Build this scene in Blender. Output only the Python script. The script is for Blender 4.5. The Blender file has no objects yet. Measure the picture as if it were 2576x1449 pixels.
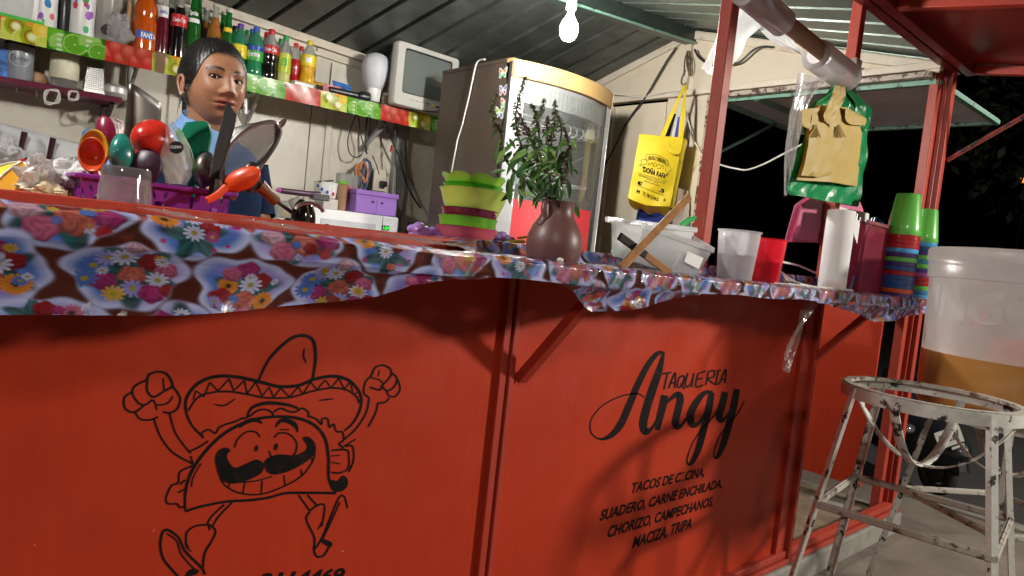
import bpy, math, random
import numpy as np
from mathutils import Vector, Matrix, geometry, noise as mnoise
random.seed(7); rng = np.random.default_rng(7)
R_ = math.radians
sc = bpy.context.scene
COL = sc.collection

# ------------------------------------------------------------------ camera
YAW, PITCH, ROLL = R_(42.0), R_(3.42), R_(6.2)
CAMP = np.array([0, -1.15, 1.10])
_f = np.array([math.sin(YAW)*math.cos(PITCH), math.cos(YAW)*math.cos(PITCH), -math.sin(PITCH)])
_r0 = np.array([math.cos(YAW), -math.sin(YAW), 0]); _d0 = np.cross(_f, _r0)
_r = math.cos(ROLL)*_r0 - math.sin(ROLL)*_d0; _d = np.cross(_f, _r)
FOC = 2700*.644
cam = bpy.data.cameras.new('camera'); cam.lens = 24.3; cam.sensor_width = 36; cam.clip_end = 300; cam.clip_start = .02
co = bpy.data.objects.new('camera', cam); COL.objects.link(co); sc.camera = co
co.matrix_world = Matrix(((_r[0], -_d[0], -_f[0], CAMP[0]), (_r[1], -_d[1], -_f[1], CAMP[1]), (_r[2], -_d[2], -_f[2], CAMP[2]), (0, 0, 0, 1)))
cam.dof.use_dof = False

def ray(px, py): return ((px-1288)*_r + (py-724.5)*_d + FOC*_f)/FOC
def atY(px, py, Y): v = ray(px, py); return Vector(CAMP + v*(Y-CAMP[1])/v[1])
def atX(px, py, X): v = ray(px, py); return Vector(CAMP + v*X/v[0])
def atZ(px, py, Z): v = ray(px, py); return Vector(CAMP + v*(Z-CAMP[2])/v[2])
def mpp(p): return float((np.array(p)-CAMP)@_f)/FOC          # metres per survey pixel at a point
def atD(px, py, z): return Vector(CAMP + ray(px, py)*z)

# ------------------------------------------------------------------ night sky, exposure
w = bpy.data.worlds.new('World'); sc.world = w; w.use_nodes = True
nt = w.node_tree; bg = nt.nodes['Background']
sky = nt.nodes.new('ShaderNodeTexSky'); sky.sky_type = 'NISHITA'; sky.sun_disc = False
sky.sun_elevation = R_(-6); sky.sun_rotation = R_(200)
nt.links.new(sky.outputs[0], bg.inputs[0]); bg.inputs[1].default_value = .05
vs = sc.view_settings; vs.view_transform = 'Standard'; vs.look = 'None'; vs.gamma = 1; vs.use_curve_mapping = False; vs.exposure = 0
BULB = 950; BULB2 = 1250; LAMP = 830; FILL_LAMP = 700
cy = sc.cycles
cy.max_bounces = 10; cy.transparent_max_bounces = 24; cy.sample_clamp_indirect = 4; cy.caustics_reflective = False; cy.caustics_refractive = False

# ------------------------------------------------------------------ materials
_mats = {}
def nodes(name):
    m = bpy.data.materials.new(name); m.use_nodes = True
    return m, m.node_tree, m.node_tree.nodes['Principled BSDF']
def N(t, typ, **k):
    n = t.nodes.new(typ)
    for a, b in k.items(): setattr(n, a, b)
    return n
def noise(t, scale, detail=4, rough=.6, coord='Object'):
    tc = N(t, 'ShaderNodeTexCoord'); n = N(t, 'ShaderNodeTexNoise')
    n.inputs['Scale'].default_value = scale; n.inputs['Detail'].default_value = detail; n.inputs['Roughness'].default_value = rough
    t.links.new(tc.outputs[coord], n.inputs['Vector']); return n
def ramp(t, src, stops):
    r = N(t, 'ShaderNodeValToRGB'); e = r.color_ramp.elements
    while len(e) < len(stops): e.new(.5)
    for x, (p, c) in zip(e, stops): x.position = p; x.color = (*c, 1) if len(c) == 3 else c
    t.links.new(src, r.inputs[0]); return r
def mat(name, col, rough=.5, metal=0, var=.12, scale=9, bump=0, bscale=70, trans=0, emis=0, coat=0, sub=0, ecol=None, spec=.5, dirt=None, dirts=3):
    if name in _mats: return _mats[name]
    m, t, b = nodes(name)
    n = noise(t, scale)
    lo = tuple(c*(1-var) for c in col); hi = tuple(min(1, c*(1+var)) for c in col)
    r = ramp(t, n.outputs[0], [(.3, lo), (.7, hi)])
    out = r.outputs[0]
    if dirt:
        n3 = noise(t, dirts, 8, .7); r3 = ramp(t, n3.outputs[0], [(.52, (0, 0, 0)), (.72, (1, 1, 1))])
        mx = N(t, 'ShaderNodeMix', data_type='RGBA'); t.links.new(r3.outputs[0], mx.inputs[0]); t.links.new(out, mx.inputs[6]); mx.inputs[7].default_value = (*dirt, 1)
        out = mx.outputs[2]
    t.links.new(out, b.inputs['Base Color'])
    b.inputs['Roughness'].default_value = rough; b.inputs['Metallic'].default_value = metal
    b.inputs['Transmission Weight'].default_value = trans; b.inputs['Coat Weight'].default_value = coat
    b.inputs['Specular IOR Level'].default_value = spec
    if sub: b.inputs['Subsurface Weight'].default_value = sub; b.inputs['Subsurface Radius'].default_value = (.01, .005, .003)
    if emis: b.inputs['Emission Color'].default_value = (*(ecol or col), 1); b.inputs['Emission Strength'].default_value = emis
    if bump:
        n2 = noise(t, bscale, 6); bp = N(t, 'ShaderNodeBump'); bp.inputs['Strength'].default_value = bump; bp.inputs['Distance'].default_value = .004
        t.links.new(n2.outputs[0], bp.inputs['Height']); t.links.new(bp.outputs[0], b.inputs['Normal'])
    _mats[name] = m; return m
def attr_mat(name, rough=.5, coat=0, sub=0, bump=0, bscale=80, var=.1, spec=.5):
    if name in _mats: return _mats[name]
    m, t, b = nodes(name)
    a = N(t, 'ShaderNodeAttribute', attribute_name='col'); n = noise(t, 40)
    mx = N(t, 'ShaderNodeMix', data_type='RGBA', blend_type='MULTIPLY'); mx.inputs[0].default_value = 1
    r = ramp(t, n.outputs[0], [(.3, (1-var,)*3), (.7, (1, 1, 1))])
    t.links.new(a.outputs[0], mx.inputs[6]); t.links.new(r.outputs[0], mx.inputs[7]); t.links.new(mx.outputs[2], b.inputs['Base Color'])
    b.inputs['Roughness'].default_value = rough; b.inputs['Coat Weight'].default_value = coat; b.inputs['Specular IOR Level'].default_value = spec
    if sub: b.inputs['Subsurface Weight'].default_value = sub; b.inputs['Subsurface Radius'].default_value = (.008, .004, .002); b.inputs['Subsurface Scale'].default_value = .5
    if bump:
        n2 = noise(t, bscale, 6); bp = N(t, 'ShaderNodeBump'); bp.inputs['Strength'].default_value = bump; bp.inputs['Distance'].default_value = .003
        t.links.new(n2.outputs[0], bp.inputs['Height']); t.links.new(bp.outputs[0], b.inputs['Normal'])
    _mats[name] = m; return m
def film(name, col=(1, 1, 1), clear=.75, rough=.08, haze=.3, gl=1.0, bump=.3, bscale=30, tlf=.55):
    """thin plastic: transparent + milky translucent body + fresnel gloss"""
    if name in _mats: return _mats[name]
    m, t, b = nodes(name); t.nodes.remove(b); out = t.nodes['Material Output']
    tr = N(t, 'ShaderNodeBsdfTransparent'); tr.inputs[0].default_value = (*[c**.35 for c in col], 1)
    df = N(t, 'ShaderNodeBsdfDiffuse'); df.inputs[0].default_value = (*col, 1)
    tl = N(t, 'ShaderNodeBsdfTranslucent'); tl.inputs[0].default_value = (*col, 1)
    ml = N(t, 'ShaderNodeMixShader'); ml.inputs[0].default_value = tlf; t.links.new(df.outputs[0], ml.inputs[1]); t.links.new(tl.outputs[0], ml.inputs[2])
    n = noise(t, 12); r = ramp(t, n.outputs[0], [(.3, (clear-haze*.25,)*3), (.7, (min(1, clear+haze*.15),)*3)])
    mb = N(t, 'ShaderNodeMixShader'); t.links.new(r.outputs[0], mb.inputs[0]); t.links.new(ml.outputs[0], mb.inputs[1]); t.links.new(tr.outputs[0], mb.inputs[2])
    gs = N(t, 'ShaderNodeBsdfGlossy'); gs.inputs['Roughness'].default_value = rough
    fr = N(t, 'ShaderNodeFresnel'); fr.inputs[0].default_value = 1.45
    mu = N(t, 'ShaderNodeMath', operation='MULTIPLY'); t.links.new(fr.outputs[0], mu.inputs[0]); mu.inputs[1].default_value = gl*.8
    mn = N(t, 'ShaderNodeMath', operation='MINIMUM'); t.links.new(mu.outputs[0], mn.inputs[0]); mn.inputs[1].default_value = .3; mu = mn
    if bump:
        n2 = noise(t, bscale, 5); bp = N(t, 'ShaderNodeBump'); bp.inputs['Strength'].default_value = bump; bp.inputs['Distance'].default_value = .006
        t.links.new(n2.outputs[0], bp.inputs['Height']); t.links.new(bp.outputs[0], gs.inputs['Normal'])
    mf = N(t, 'ShaderNodeMixShader'); t.links.new(mu.outputs[0], mf.inputs[0]); t.links.new(mb.outputs[0], mf.inputs[1]); t.links.new(gs.outputs[0], mf.inputs[2])
    t.links.new(mf.outputs[0], out.inputs[0]); _mats[name] = m; return m
def emit(name, col, s):
    if name in _mats: return _mats[name]
    m, t, b = nodes(name); b.inputs['Base Color'].default_value = (*col, 1); b.inputs['Emission Color'].default_value = (*col, 1); b.inputs['Emission Strength'].default_value = s
    _mats[name] = m; return m
def chipped(name, paint, under, scale=14, lo=.50, hi=.56, rough=.45, drips=False):
    if name in _mats: return _mats[name]
    m, t, b = nodes(name)
    n = noise(t, scale, 8, .65); n2 = noise(t, 60, 5)
    k = ramp(t, n.outputs[0], [(lo, (0, 0, 0)), (hi, (1, 1, 1))])
    pr = ramp(t, n2.outputs[0], [(.3, tuple(c*.8 for c in paint)), (.7, paint)])
    ur = ramp(t, n2.outputs[0], [(.3, tuple(c*.45 for c in under)), (.7, under)])
    mx = N(t, 'ShaderNodeMix', data_type='RGBA'); t.links.new(k.outputs[0], mx.inputs[0]); t.links.new(pr.outputs[0], mx.inputs[6]); t.links.new(ur.outputs[0], mx.inputs[7])
    t.links.new(mx.outputs[2], b.inputs['Base Color']); b.inputs['Roughness'].default_value = rough
    bp = N(t, 'ShaderNodeBump', invert=True); bp.inputs['Strength'].default_value = .5; bp.inputs['Distance'].default_value = .002
    t.links.new(k.outputs[0], bp.inputs['Height']); t.links.new(bp.outputs[0], b.inputs['Normal'])
    _mats[name] = m; return m

# ------------------------------------------------------------------ mesh building
def catmull(P, n=6, closed=False):
    P = [np.array(p, float) for p in P]; out = []; L = len(P)
    rngi = range(L if closed else L-1)
    for i in rngi:
        if closed: a, b, c, d = P[i-1], P[i], P[(i+1) % L], P[(i+2) % L]
        else: a, b, c, d = P[max(i-1, 0)], P[i], P[i+1], P[min(i+2, L-1)]
        for k in range(n):
            s = k/n
            out.append(.5*((2*b)+(-a+c)*s+(2*a-5*b+4*c-d)*s*s+(-a+3*b-3*c+d)*s**3))
    if not closed: out.append(P[-1])
    return out
class MB:
    def __init__(s): s.v = []; s.f = []; s.m = []; s.c = []
    def add(s, V, F, m=0):
        o = len(s.v); s.v += [tuple(map(float, p)) for p in V]; s.f += [tuple(i+o for i in f) for f in F]; s.m += [m]*len(F); return s
    def bx(s, x0, x1, y0, y1, z0, z1, m=0, X=None):
        V = [(x, y, z) for x in (x0, x1) for y in (y0, y1) for z in (z0, z1)]
        if X is not None: V = [X @ Vector(p) for p in V]
        return s.add(V, [(0, 1, 3, 2), (4, 6, 7, 5), (0, 4, 5, 1), (2, 3, 7, 6), (0, 2, 6, 4), (1, 5, 7, 3)], m)
    def bar(s, p0, p1, w, h, up=(0, 0, 1), m=0):
        p0 = Vector(p0); p1 = Vector(p1); t = (p1-p0).normalized(); a = t.cross(Vector(up))
        if a.length < 1e-4: a = t.cross(Vector((1, 0, 0)))
        a.normalize(); b = a.cross(t)
        V = [q+a*i*w/2+b*j*h/2 for q in (p0, p1) for i, j in ((-1, -1), (1, -1), (1, 1), (-1, 1))]
        return s.add(V, [(3, 2, 1, 0), (4, 5, 6, 7), (0, 1, 5, 4), (1, 2, 6, 5), (2, 3, 7, 6), (3, 0, 4, 7)], m)
    def tube(s, P, r, n=8, cap=True, m=0, closed=False):
        P = [Vector(p) for p in P]; L = len(P); rr = r if hasattr(r, '__len__') else [r]*L
        V = []; pa = None
        for i in range(L):
            if closed: t = P[(i+1) % L]-P[i-1]
            else: t = P[min(i+1, L-1)]-P[max(i-1, 0)]
            t.normalize() if t.length > 0 else None
            if pa is None:
                a = t.cross(Vector((0, 0, 1)))
                if a.length < .1: a = t.cross(Vector((1, 0, 0)))
            else: a = pa-t*pa.dot(t)
            a.normalize(); pa = a; b = t.cross(a)
            for k in range(n):
                q = 2*math.pi*k/n; V.append(P[i]+(a*math.cos(q)+b*math.sin(q))*rr[i])
        F = []
        for i in range(L if closed else L-1):
            for k in range(n):
                j = (i+1) % L
                F.append((i*n+k, i*n+(k+1) % n, j*n+(k+1) % n, j*n+k))
        if cap and not closed: F.append(tuple(range(n))[::-1]); F.append(tuple(range((L-1)*n, L*n)))
        return s.add(V, F, m)
    def lathe(s, prof, n=28, X=None, capb=True, capt=True, m=0, sx=1, sy=1, wob=None):
        V = []
        for i, (r, z) in enumerate(prof):
            for k in range(n):
                q = 2*math.pi*k/n; rr = r*(wob(q, z) if wob else 1)
                p = Vector((rr*math.cos(q)*sx, rr*math.sin(q)*sy, z)); V.append(X @ p if X is not None else p)
        L = len(prof); F = [(i*n+k, i*n+(k+1) % n, (i+1)*n+(k+1) % n, (i+1)*n+k) for i in range(L-1) for k in range(n)]
        if capb and prof[0][0] > 0: F.append(tuple(range(n))[::-1])
        if capt and prof[-1][0] > 0: F.append(tuple(range((L-1)*n, L*n)))
        return s.add(V, F, m)
    def ball(s, c, r, n=16, k=10, sx=1, sy=1, sz=1, X=None, m=0):
        X2 = Matrix.Translation(Vector(c)) @ (X if X is not None else Matrix.Identity(4)) @ Matrix.Diagonal((sx, sy, sz, 1))
        return s.lathe([(max(1e-4, r*math.sin(math.pi*i/k)), -r*math.cos(math.pi*i/k)) for i in range(k+1)], n, X2, False, False, m)
    def grid(s, nu, nv, fn, cu=False, m=0):
        V = [fn(i/(nu if cu else nu-1), j/(nv-1)) for j in range(nv) for i in range(nu)]
        F = [(j*nu+i, j*nu+(i+1) % nu, (j+1)*nu+(i+1) % nu, (j+1)*nu+i) for j in range(nv-1) for i in range(nu if cu else nu-1)]
        return s.add(V, F, m)
    def sheet(s, P, th, nrm, m=0):
        """closed polygon (3D points) extruded by th along nrm"""
        P = [Vector(p) for p in P]; nrm = Vector(nrm)*th; L = len(P)
        tri = geometry.tessellate_polygon([P])
        V = P+[p+nrm for p in P]
        F = [tuple(t) for t in tri]+[tuple(i+L for i in reversed(t)) for t in tri]+[(i, (i+1) % L, (i+1) % L+L, i+L) for i in range(L)]
        return s.add(V, F, m)
    def flat(s, P, m=0):
        P = [Vector(p) for p in P]; return s.add(P, [tuple(t) for t in geometry.tessellate_polygon([P])], m)
    def xf(s, X):
        s.v = [tuple(X @ Vector(p)) for p in s.v]; return s
def T(*p): return Matrix.Translation(Vector(p[0] if len(p) == 1 else p))
def RX(a): return Matrix.Rotation(R_(a), 4, 'X')
def RY(a): return Matrix.Rotation(R_(a), 4, 'Y')
def RZ(a): return Matrix.Rotation(R_(a), 4, 'Z')
def SC(x, y, z): return Matrix.Diagonal((x, y, z, 1))
def frame(o, z, x=None):
    """matrix with local z along z, local x near x"""
    z = Vector(z).normalized(); x = Vector(x if x is not None else (1, 0, 0)); y = z.cross(x)
    if y.length < 1e-4: y = z.cross(Vector((0, 1, 0)))
    y.normalize(); x = y.cross(z); o = Vector(o)
    return Matrix(((x.x, y.x, z.x, o.x), (x.y, y.y, z.y, o.y), (x.z, y.z, z.z, o.z), (0, 0, 0, 1)))
def build(name, mb, ms, parent=None, smooth=38, bevel=0, label=None, kind=None, colors=None, world=True):
    me = bpy.data.meshes.new(name)
    V = mb.v
    if parent is not None and world:
        off = parent['_o'] if '_o' in parent.keys() else (0, 0, 0)
        V = [(p[0]-off[0], p[1]-off[1], p[2]-off[2]) for p in V]
    me.from_pydata(V, [], mb.f); 
    ms = ms if isinstance(ms, (list, tuple)) else [ms]
    for q in ms: me.materials.append(q)
    if len(ms) > 1: me.polygons.foreach_set('material_index', mb.m)
    if colors is not None:
        a = me.color_attributes.new('col', 'FLOAT_COLOR', 'POINT'); c = np.ones((len(V), 4), np.float32); c[:, :colors.shape[1]] = colors
        a.data.foreach_set('color', c.ravel())
    if smooth:
        me.polygons.foreach_set('use_smooth', [True]*len(me.polygons)); me.set_sharp_from_angle(angle=R_(smooth))
    me.validate()
    o = bpy.data.objects.new(name, me); COL.objects.link(o)
    if parent is not None:
        o.parent = parent
        if world and '_o' in parent.keys(): o['_o'] = list(parent['_o'])
    if bevel:
        b = o.modifiers.new('bevel', 'BEVEL'); b.width = bevel; b.segments = 2; b.limit_method = 'ANGLE'; b.angle_limit = R_(40)
    if label: o['label'] = label
    if kind: o['kind'] = kind
    return o
def tag(o, label, cat, group=None):
    o['label'] = label; o['category'] = cat
    if group: o['group'] = group
    return o
def thing(name, label, cat, loc=(0, 0, 0), group=None, rot=None):
    o = bpy.data.objects.new(name, None); COL.objects.link(o); o.location = loc; o['_o'] = [float(q) for q in loc]
    o.empty_display_size = .05
    if rot: o.rotation_euler = rot
    return tag(o, label, cat, group)
def dup(root, loc, rot=None, label=None, group=None, scale=None, mats=None):
    r = root.copy(); COL.objects.link(r); r.location = loc
    if rot: r.rotation_euler = rot
    if scale: r.scale = scale
    if label: r['label'] = label
    if group: r['group'] = group
    for ch in list(root.children):
        c = ch.copy(); COL.objects.link(c); c.parent = r
        if mats and ch.name.split('.')[0] in mats:
            c.data = ch.data.copy(); c.data.materials[0] = mats[ch.name.split('.')[0]]
        for g in ch.children:
            e = g.copy(); COL.objects.link(e); e.parent = c
            if mats and g.name.split('.')[0] in mats:
                e.data = g.data.copy(); e.data.materials[0] = mats[g.name.split('.')[0]]
    return r
def text2d(body, size=1, shear=0, offset=0, sp=1):
    c = bpy.data.curves.new('t', 'FONT'); c.body = body; c.size = size; c.shear = shear; c.offset = offset; c.space_character = sp; c.resolution_u = 3
    o = bpy.data.objects.new('t', c); COL.objects.link(o); bpy.context.view_layer.update()
    me = bpy.data.meshes.new_from_object(o.evaluated_get(bpy.context.evaluated_depsgraph_get()))
    V = [tuple(v.co) for v in me.vertices]; F = [tuple(p.vertices) for p in me.polygons]
    bpy.data.objects.remove(o); bpy.data.curves.remove(c); bpy.data.meshes.remove(me)
    return np.array(V), F
def text_fit(mb, body, fn, w, h, shear=0, offset=0, m=0):
    """lay text in the box 0..w x 0..h (cap height), fn(u,v) -> 3D"""
    V, F = text2d(body, 1, shear, offset)
    if len(V) == 0: return
    x0, x1 = V[:, 0].min(), V[:, 0].max(); cap = .69
    mb.add([fn((p[0]-x0)/(x1-x0)*w, p[1]/cap*h) for p in V], F, m)
def ribbon(P, W, n=6, closed=False):
    """stroke outline in 2D: returns verts, quads"""
    P = catmull(P, n, closed) if n else [np.array(p, float) for p in P]; L = len(P)
    if hasattr(W, '__len__'):
        ws = np.interp(np.linspace(0, 1, L), np.linspace(0, 1, len(W)), W)
    else: ws = np.full(L, float(W))
    V = []; 
    for i in range(L):
        t = (P[(i+1) % L]-P[i-1]) if closed else P[min(i+1, L-1)]-P[max(i-1, 0)]
        t = t/(np.linalg.norm(t)+1e-9); q = np.array([-t[1], t[0]])*ws[i]/2
        V += [P[i]+q, P[i]-q]
    F = [(2*i, 2*i+1, (2*i+3) % (2*L), (2*i+2) % (2*L)) for i in range(L if closed else L-1)]
    return V, F
# ================================================================== SETTING
RED = mat('red_paint', (.43, .042, .022), .42, var=.1, scale=5, bump=.05, bscale=300, dirt=(.36, .06, .04), dirts=2)
REDP = mat('red_panel_paint', (.50, .041, .013), .40, var=.07, scale=2.2, bump=.03, bscale=160, dirt=(.43, .038, .016), dirts=1.6, spec=.3)
def scuff(m):
    # fine scratches, pale flecks and long faint drips in the sheet metal paint
    t = m.node_tree; b = t.nodes['Principled BSDF']; src = b.inputs['Base Color'].links[0].from_socket
    tc = N(t, 'ShaderNodeTexCoord'); mp = N(t, 'ShaderNodeMapping'); mp.inputs['Scale'].default_value = (30, 30, 1.2); nz = N(t, 'ShaderNodeTexNoise'); nz.inputs['Scale'].default_value = 2.2; nz.inputs['Detail'].default_value = 5
    t.links.new(tc.outputs['Object'], mp.inputs[0]); t.links.new(mp.outputs[0], nz.inputs['Vector']); r1 = ramp(t, nz.outputs[0], [(.42, (.80, .80, .82)), (.62, (1.06, 1.06, 1.06))])
    m1 = N(t, 'ShaderNodeMix', data_type='RGBA', blend_type='MULTIPLY'); m1.inputs[0].default_value = .18; t.links.new(src, m1.inputs[6]); t.links.new(r1.outputs[0], m1.inputs[7])
    n2 = noise(t, 75, 2, .5); r2 = ramp(t, n2.outputs[0], [(.745, (0, 0, 0)), (.775, (1, 1, 1))]); m2 = N(t, 'ShaderNodeMix', data_type='RGBA'); t.links.new(r2.outputs[0], m2.inputs[0]); t.links.new(m1.outputs[2], m2.inputs[6]); m2.inputs[7].default_value = (.50, .20, .16, 1)
    t.links.new(m2.outputs[2], b.inputs['Base Color'])
    n3 = noise(t, 9, 6); r3 = ramp(t, n3.outputs[0], [(.35, (.34,)*3), (.7, (.52,)*3)]); t.links.new(r3.outputs[0], b.inputs['Roughness'])
    n4 = noise(t, 2.4, 2); bp = N(t, 'ShaderNodeBump'); bp.inputs['Strength'].default_value = .35; bp.inputs['Distance'].default_value = .012; t.links.new(n4.outputs[0], bp.inputs['Height']); t.links.new(bp.outputs[0], b.inputs['Normal'])
scuff(REDP)
REDW = chipped('worn_red_paint', (.44, .058, .034), (.38, .13, .08), 22, .60, .74, .42)
REDD = mat('dark_red_paint', (.20, .018, .022), .35, var=.15, scale=8)
CREAM = mat('cream_wall_paint', (.66, .58, .455), .28, var=.05, scale=2.5, bump=.06, bscale=25, dirt=(.52, .44, .33), dirts=2.2)
WALLW = mat('back_wall_paint', (.64, .60, .51), .36, var=.05, scale=2, bump=.04, bscale=18, dirt=(.46, .41, .33), dirts=1.6)
TRIM = mat('cream_trim', (.66, .59, .48), .35, var=.08, scale=12, dirt=(.34, .27, .2), dirts=6)
GREENB = mat('dark_green_steel', (.028, .042, .036), .38, var=.25, scale=15)
MINT = chipped('mint_paint', (.22, .42, .33), (.05, .055, .05), 30, .57, .63, .35)
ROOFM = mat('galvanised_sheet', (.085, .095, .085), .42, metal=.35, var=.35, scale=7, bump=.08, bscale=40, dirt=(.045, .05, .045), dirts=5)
ROOF_LIT = mat('galvanised_sheet_lit', (.14, .18, .155), .40, metal=.55, var=.25, scale=7, bump=.06, bscale=40, dirt=(.12, .13, .12), dirts=5)  # paler copy of the sheet, bulb light on the front slope put into colour
CONC = mat('concrete', (.20, .17, .14), .85, var=.25, scale=6, bump=.5, bscale=60, dirt=(.11, .09, .075), dirts=3)
KERB = mat('kerb_concrete', (.27, .25, .225), .85, var=.2, scale=14, bump=.5, bscale=90, dirt=(.15, .13, .11), dirts=7)
ASPH = mat('asphalt', (.055, .052, .052), .8, var=.3, scale=60, bump=.6, bscale=160)
FLOORM = mat('dirty_floor', (.21, .16, .11), .8, var=.35, scale=9, bump=.4, bscale=40, dirt=(.06, .045, .03), dirts=7)
def struct(name, mb, m, **k): return build(name, mb, m, kind='structure', **k)
# ground: pavement slab round the stall, a pale kerb line, the street beyond
mb = MB(); mb.grid(60, 60, lambda u, v: (-6+10.3*u, -7+10.5*v, -.06+.006*math.sin(u*37+v*11)*math.sin(v*29)))
struct('pavement', mb, CONC)
mb = MB().bx(4.3, 4.42, -7, 3.5, -.25, -.045); struct('kerb', mb, KERB, bevel=.012)
mb = MB().bx(4.424, 120, -60, 60, -.35, -.16); struct('road', mb, ASPH)
mb = MB().bx(-60, 4.29, -60, -7.0, -.35, -.064).bx(-60, -6.0, -7.0, 60, -.35, -.064).bx(-6, 4.29, 3.5, 60, -.35, -.064); struct('ground', mb, CONC)

stall = thing('taco_stall', 'red painted steel taco stall with open counter and corrugated roof', 'food stall', (1.8, .0, -.06))
P_ = lambda n, mb, m, **k: build(n, mb, m, stall, **k)
# kerb under the stall, floor inside
P_('plinth', MB().bx(-1.0, 3.68, -.045, 2.75, -.09, .028), KERB, bevel=.01)
P_('floor', MB().grid(30, 20, lambda u, v: (-1.0+4.62*u, .02+2.66*v, .034+.01*math.sin(u*31)*math.sin(v*23))), FLOORM)
# front panels
XS, X2L, X2R = 1.035, 2.46, 2.56
panel1 = P_('front_panel', MB().bx(-1.0, XS-.02, -.0, .012, .03, 1.062), REDP, label='red front panel with the painted taco figure')
panel2 = P_('front_panel', MB().bx(XS+.02, X2L, -.0, .012, .03, 1.062), REDP, label='red front panel with the stall name and menu')
mb = MB().bx(XS-.02, XS+.0, -.014, .03, .03, 1.062).bx(XS+.004, XS+.02, -.02, .03, .03, 1.062); P_('post', mb, RED, bevel=.002)
mb = MB().bx(X2L+.002, X2L+.036, -.016, .03, .03, 1.062).bx(X2L+.04, X2L+.075, -.012, .03, .03, 1.062).bx(X2L+.078, X2L+.1, -.03, .03, .03, 1.062); P_('post', mb, RED, bevel=.002)
# sill rails along the ground
P_('sill_rail', MB().bx(-1.0, 3.66, -.034, .02, .03, .05).bx(-1.0, 3.66, -.022, .015, .052, .078), REDW, bevel=.004)
# corner post of three sections
CX = 3.60
mb = MB().bx(CX, CX+.045, -.02, .03, .03, 2.12).bx(CX-.06, CX-.012, .02, .06, .03, 2.12).bx(CX-.012, CX, .0, .03, .03, 2.12)
P_('corner_post', mb, REDW, bevel=.003)
# counter wall top ledge, inner counter
P_('counter_ledge', MB().bx(-1.0, 2.62, .004, .03, 1.064, 1.103), REDW, bevel=.003)
P_('inner_counter', MB().bx(-1.0, 2.62, .033, .46, 1.07, 1.094), REDW, bevel=.002)
# outer shelf on braces
fz = [(0, 513), (341, 545.6), (644, 584), (793, 598), (949, 614), (1042, 627), (1300, 653), (1438, 667), (1932, 715), (2283, 750)]
fzp = [atY(x, y, -.235) for x, y in fz]; fzX = np.array([p.x for p in fzp]); fzZ = np.array([p.z for p in fzp])
ztop_ = lambda X: float(np.interp(X, fzX, fzZ))
print('shelf front', [(round(a, 2), round(b, 3)) for a, b in zip(fzX, fzZ)])
shelf_mb = MB(); xs_ = [-1.0]+list(np.linspace(.0, 3.42, 30))
shelf_mb.add([(x, y, (ztop_(x)-.004 if y < -.1 else max(ztop_(x), 1.0755 if x < .9 else 1.068))-d) for x in xs_ for y, d in ((-.229, .026), (-.229, .0), (.001, .0), (.001, .026))], [(4*i+k, 4*i+(k+1) % 4, 4*i+4+(k+1) % 4, 4*i+4+k) for i in range(len(xs_)-1) for k in range(4)]+[(0, 3, 2, 1), tuple(4*(len(xs_)-1)+k for k in range(4))])
P_('counter_shelf', shelf_mb, REDW, bevel=.003)
print('awning', pe_ if False else '')
for X in (1.08, 2.556):
    P_('brace', MB().bar((X, -.012, .80), (X, -.212, 1.03), .028, .022), RED, bevel=.002)
# uprights that carry the roof
P_('post', MB().bx(1.765, 1.805, .0, .04, 1.096, 2.2), REDW, bevel=.003)
P_('post', MB().bx(2.605, 2.645, .0, .04, 1.096, 2.2), REDW, bevel=.003)
# back wall with seams and eave angle
YB, XE = 2.68, 3.50
za, zb = atY(500, 0, YB), atY(985, 165, YB)
ze = lambda X: za.z+(zb.z-za.z)*(X-za.x)/(zb.x-za.x)
ra, rb = atY(1440, 4, 1.3), atX(1740, 112, XE)
zr = lambda X: ra.z+(rb.z-ra.z)*(X-ra.x)/(rb.x-ra.x)+.085
mb = MB(); X0 = -1.0
for k in range(5):
    x0 = -1.0+k*.92; x1 = min(x0+.915, XE+.05)
    P_('wall_panel', MB().bx(x0, x1, YB, YB+.02, .03, ze((x0+x1)/2)+.02), WALLW, bevel=.003)
P_('wall_frame', MB().bar((-1.0, YB-.02, ze(-1.0)-.018), (XE, YB-.02, ze(XE)-.018), .035, .045).bar((-1.0, YB-.01, ze(-1)-.075), (XE, YB-.01, ze(XE)-.075), .02, .02), TRIM, bevel=.003)
for X in (.16, 1.02, 1.87):
    P_('wall_stud', MB().bx(X-.02, X+.02, YB-.014, YB-.001, .03, ze(X)-.1), WALLW, bevel=.003)
P_('wall_stud', MB().bx(2.31, 2.40, YB-.05, YB-.001, .03, ze(2.3)-.1), mat('grey_steel', (.26, .26, .25), .45, var=.15), bevel=.003)
# end wall (right): door, gable, window opening, red lower panel
yw0, yw1, zw0, zw1, yr = .03, 1.215, 1.10, 2.105, 1.377
ztop = lambda y: (2.14+(zr(XE)-2.14)*y/yr) if y < yr else zr(XE)+(ze(XE)-zr(XE))*(y-yr)/(YB-yr)
mb = MB()
mb.sheet([(XE, .0, zw1), (XE, YB, zw1), (XE, YB, ztop(YB)), (XE, yr, ztop(yr)), (XE, .0, ztop(0))], .02, (1, 0, 0))
P_('gable_panel', mb, CREAM)
P_('end_wall_panel', MB().bx(XE, XE+.02, yw1, 1.50, .03, zw1-.003), CREAM)
P_('end_wall_panel', MB().bx(XE, XE+.02, 1.96, YB, .03, zw1-.003), CREAM)
door = P_('door', MB().bx(XE-.006, XE+.02, 1.503, 1.93, .06, zw1-.02), CREAM, bevel=.003)
build('door_frame', MB().bx(XE-.02, XE-.003, 1.935, 1.958, .06, zw1-.003).bx(XE-.03, XE-.003, 1.90, 1.925, .06, zw1-.025), TRIM, door, bevel=.003)
mb = MB()
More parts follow.
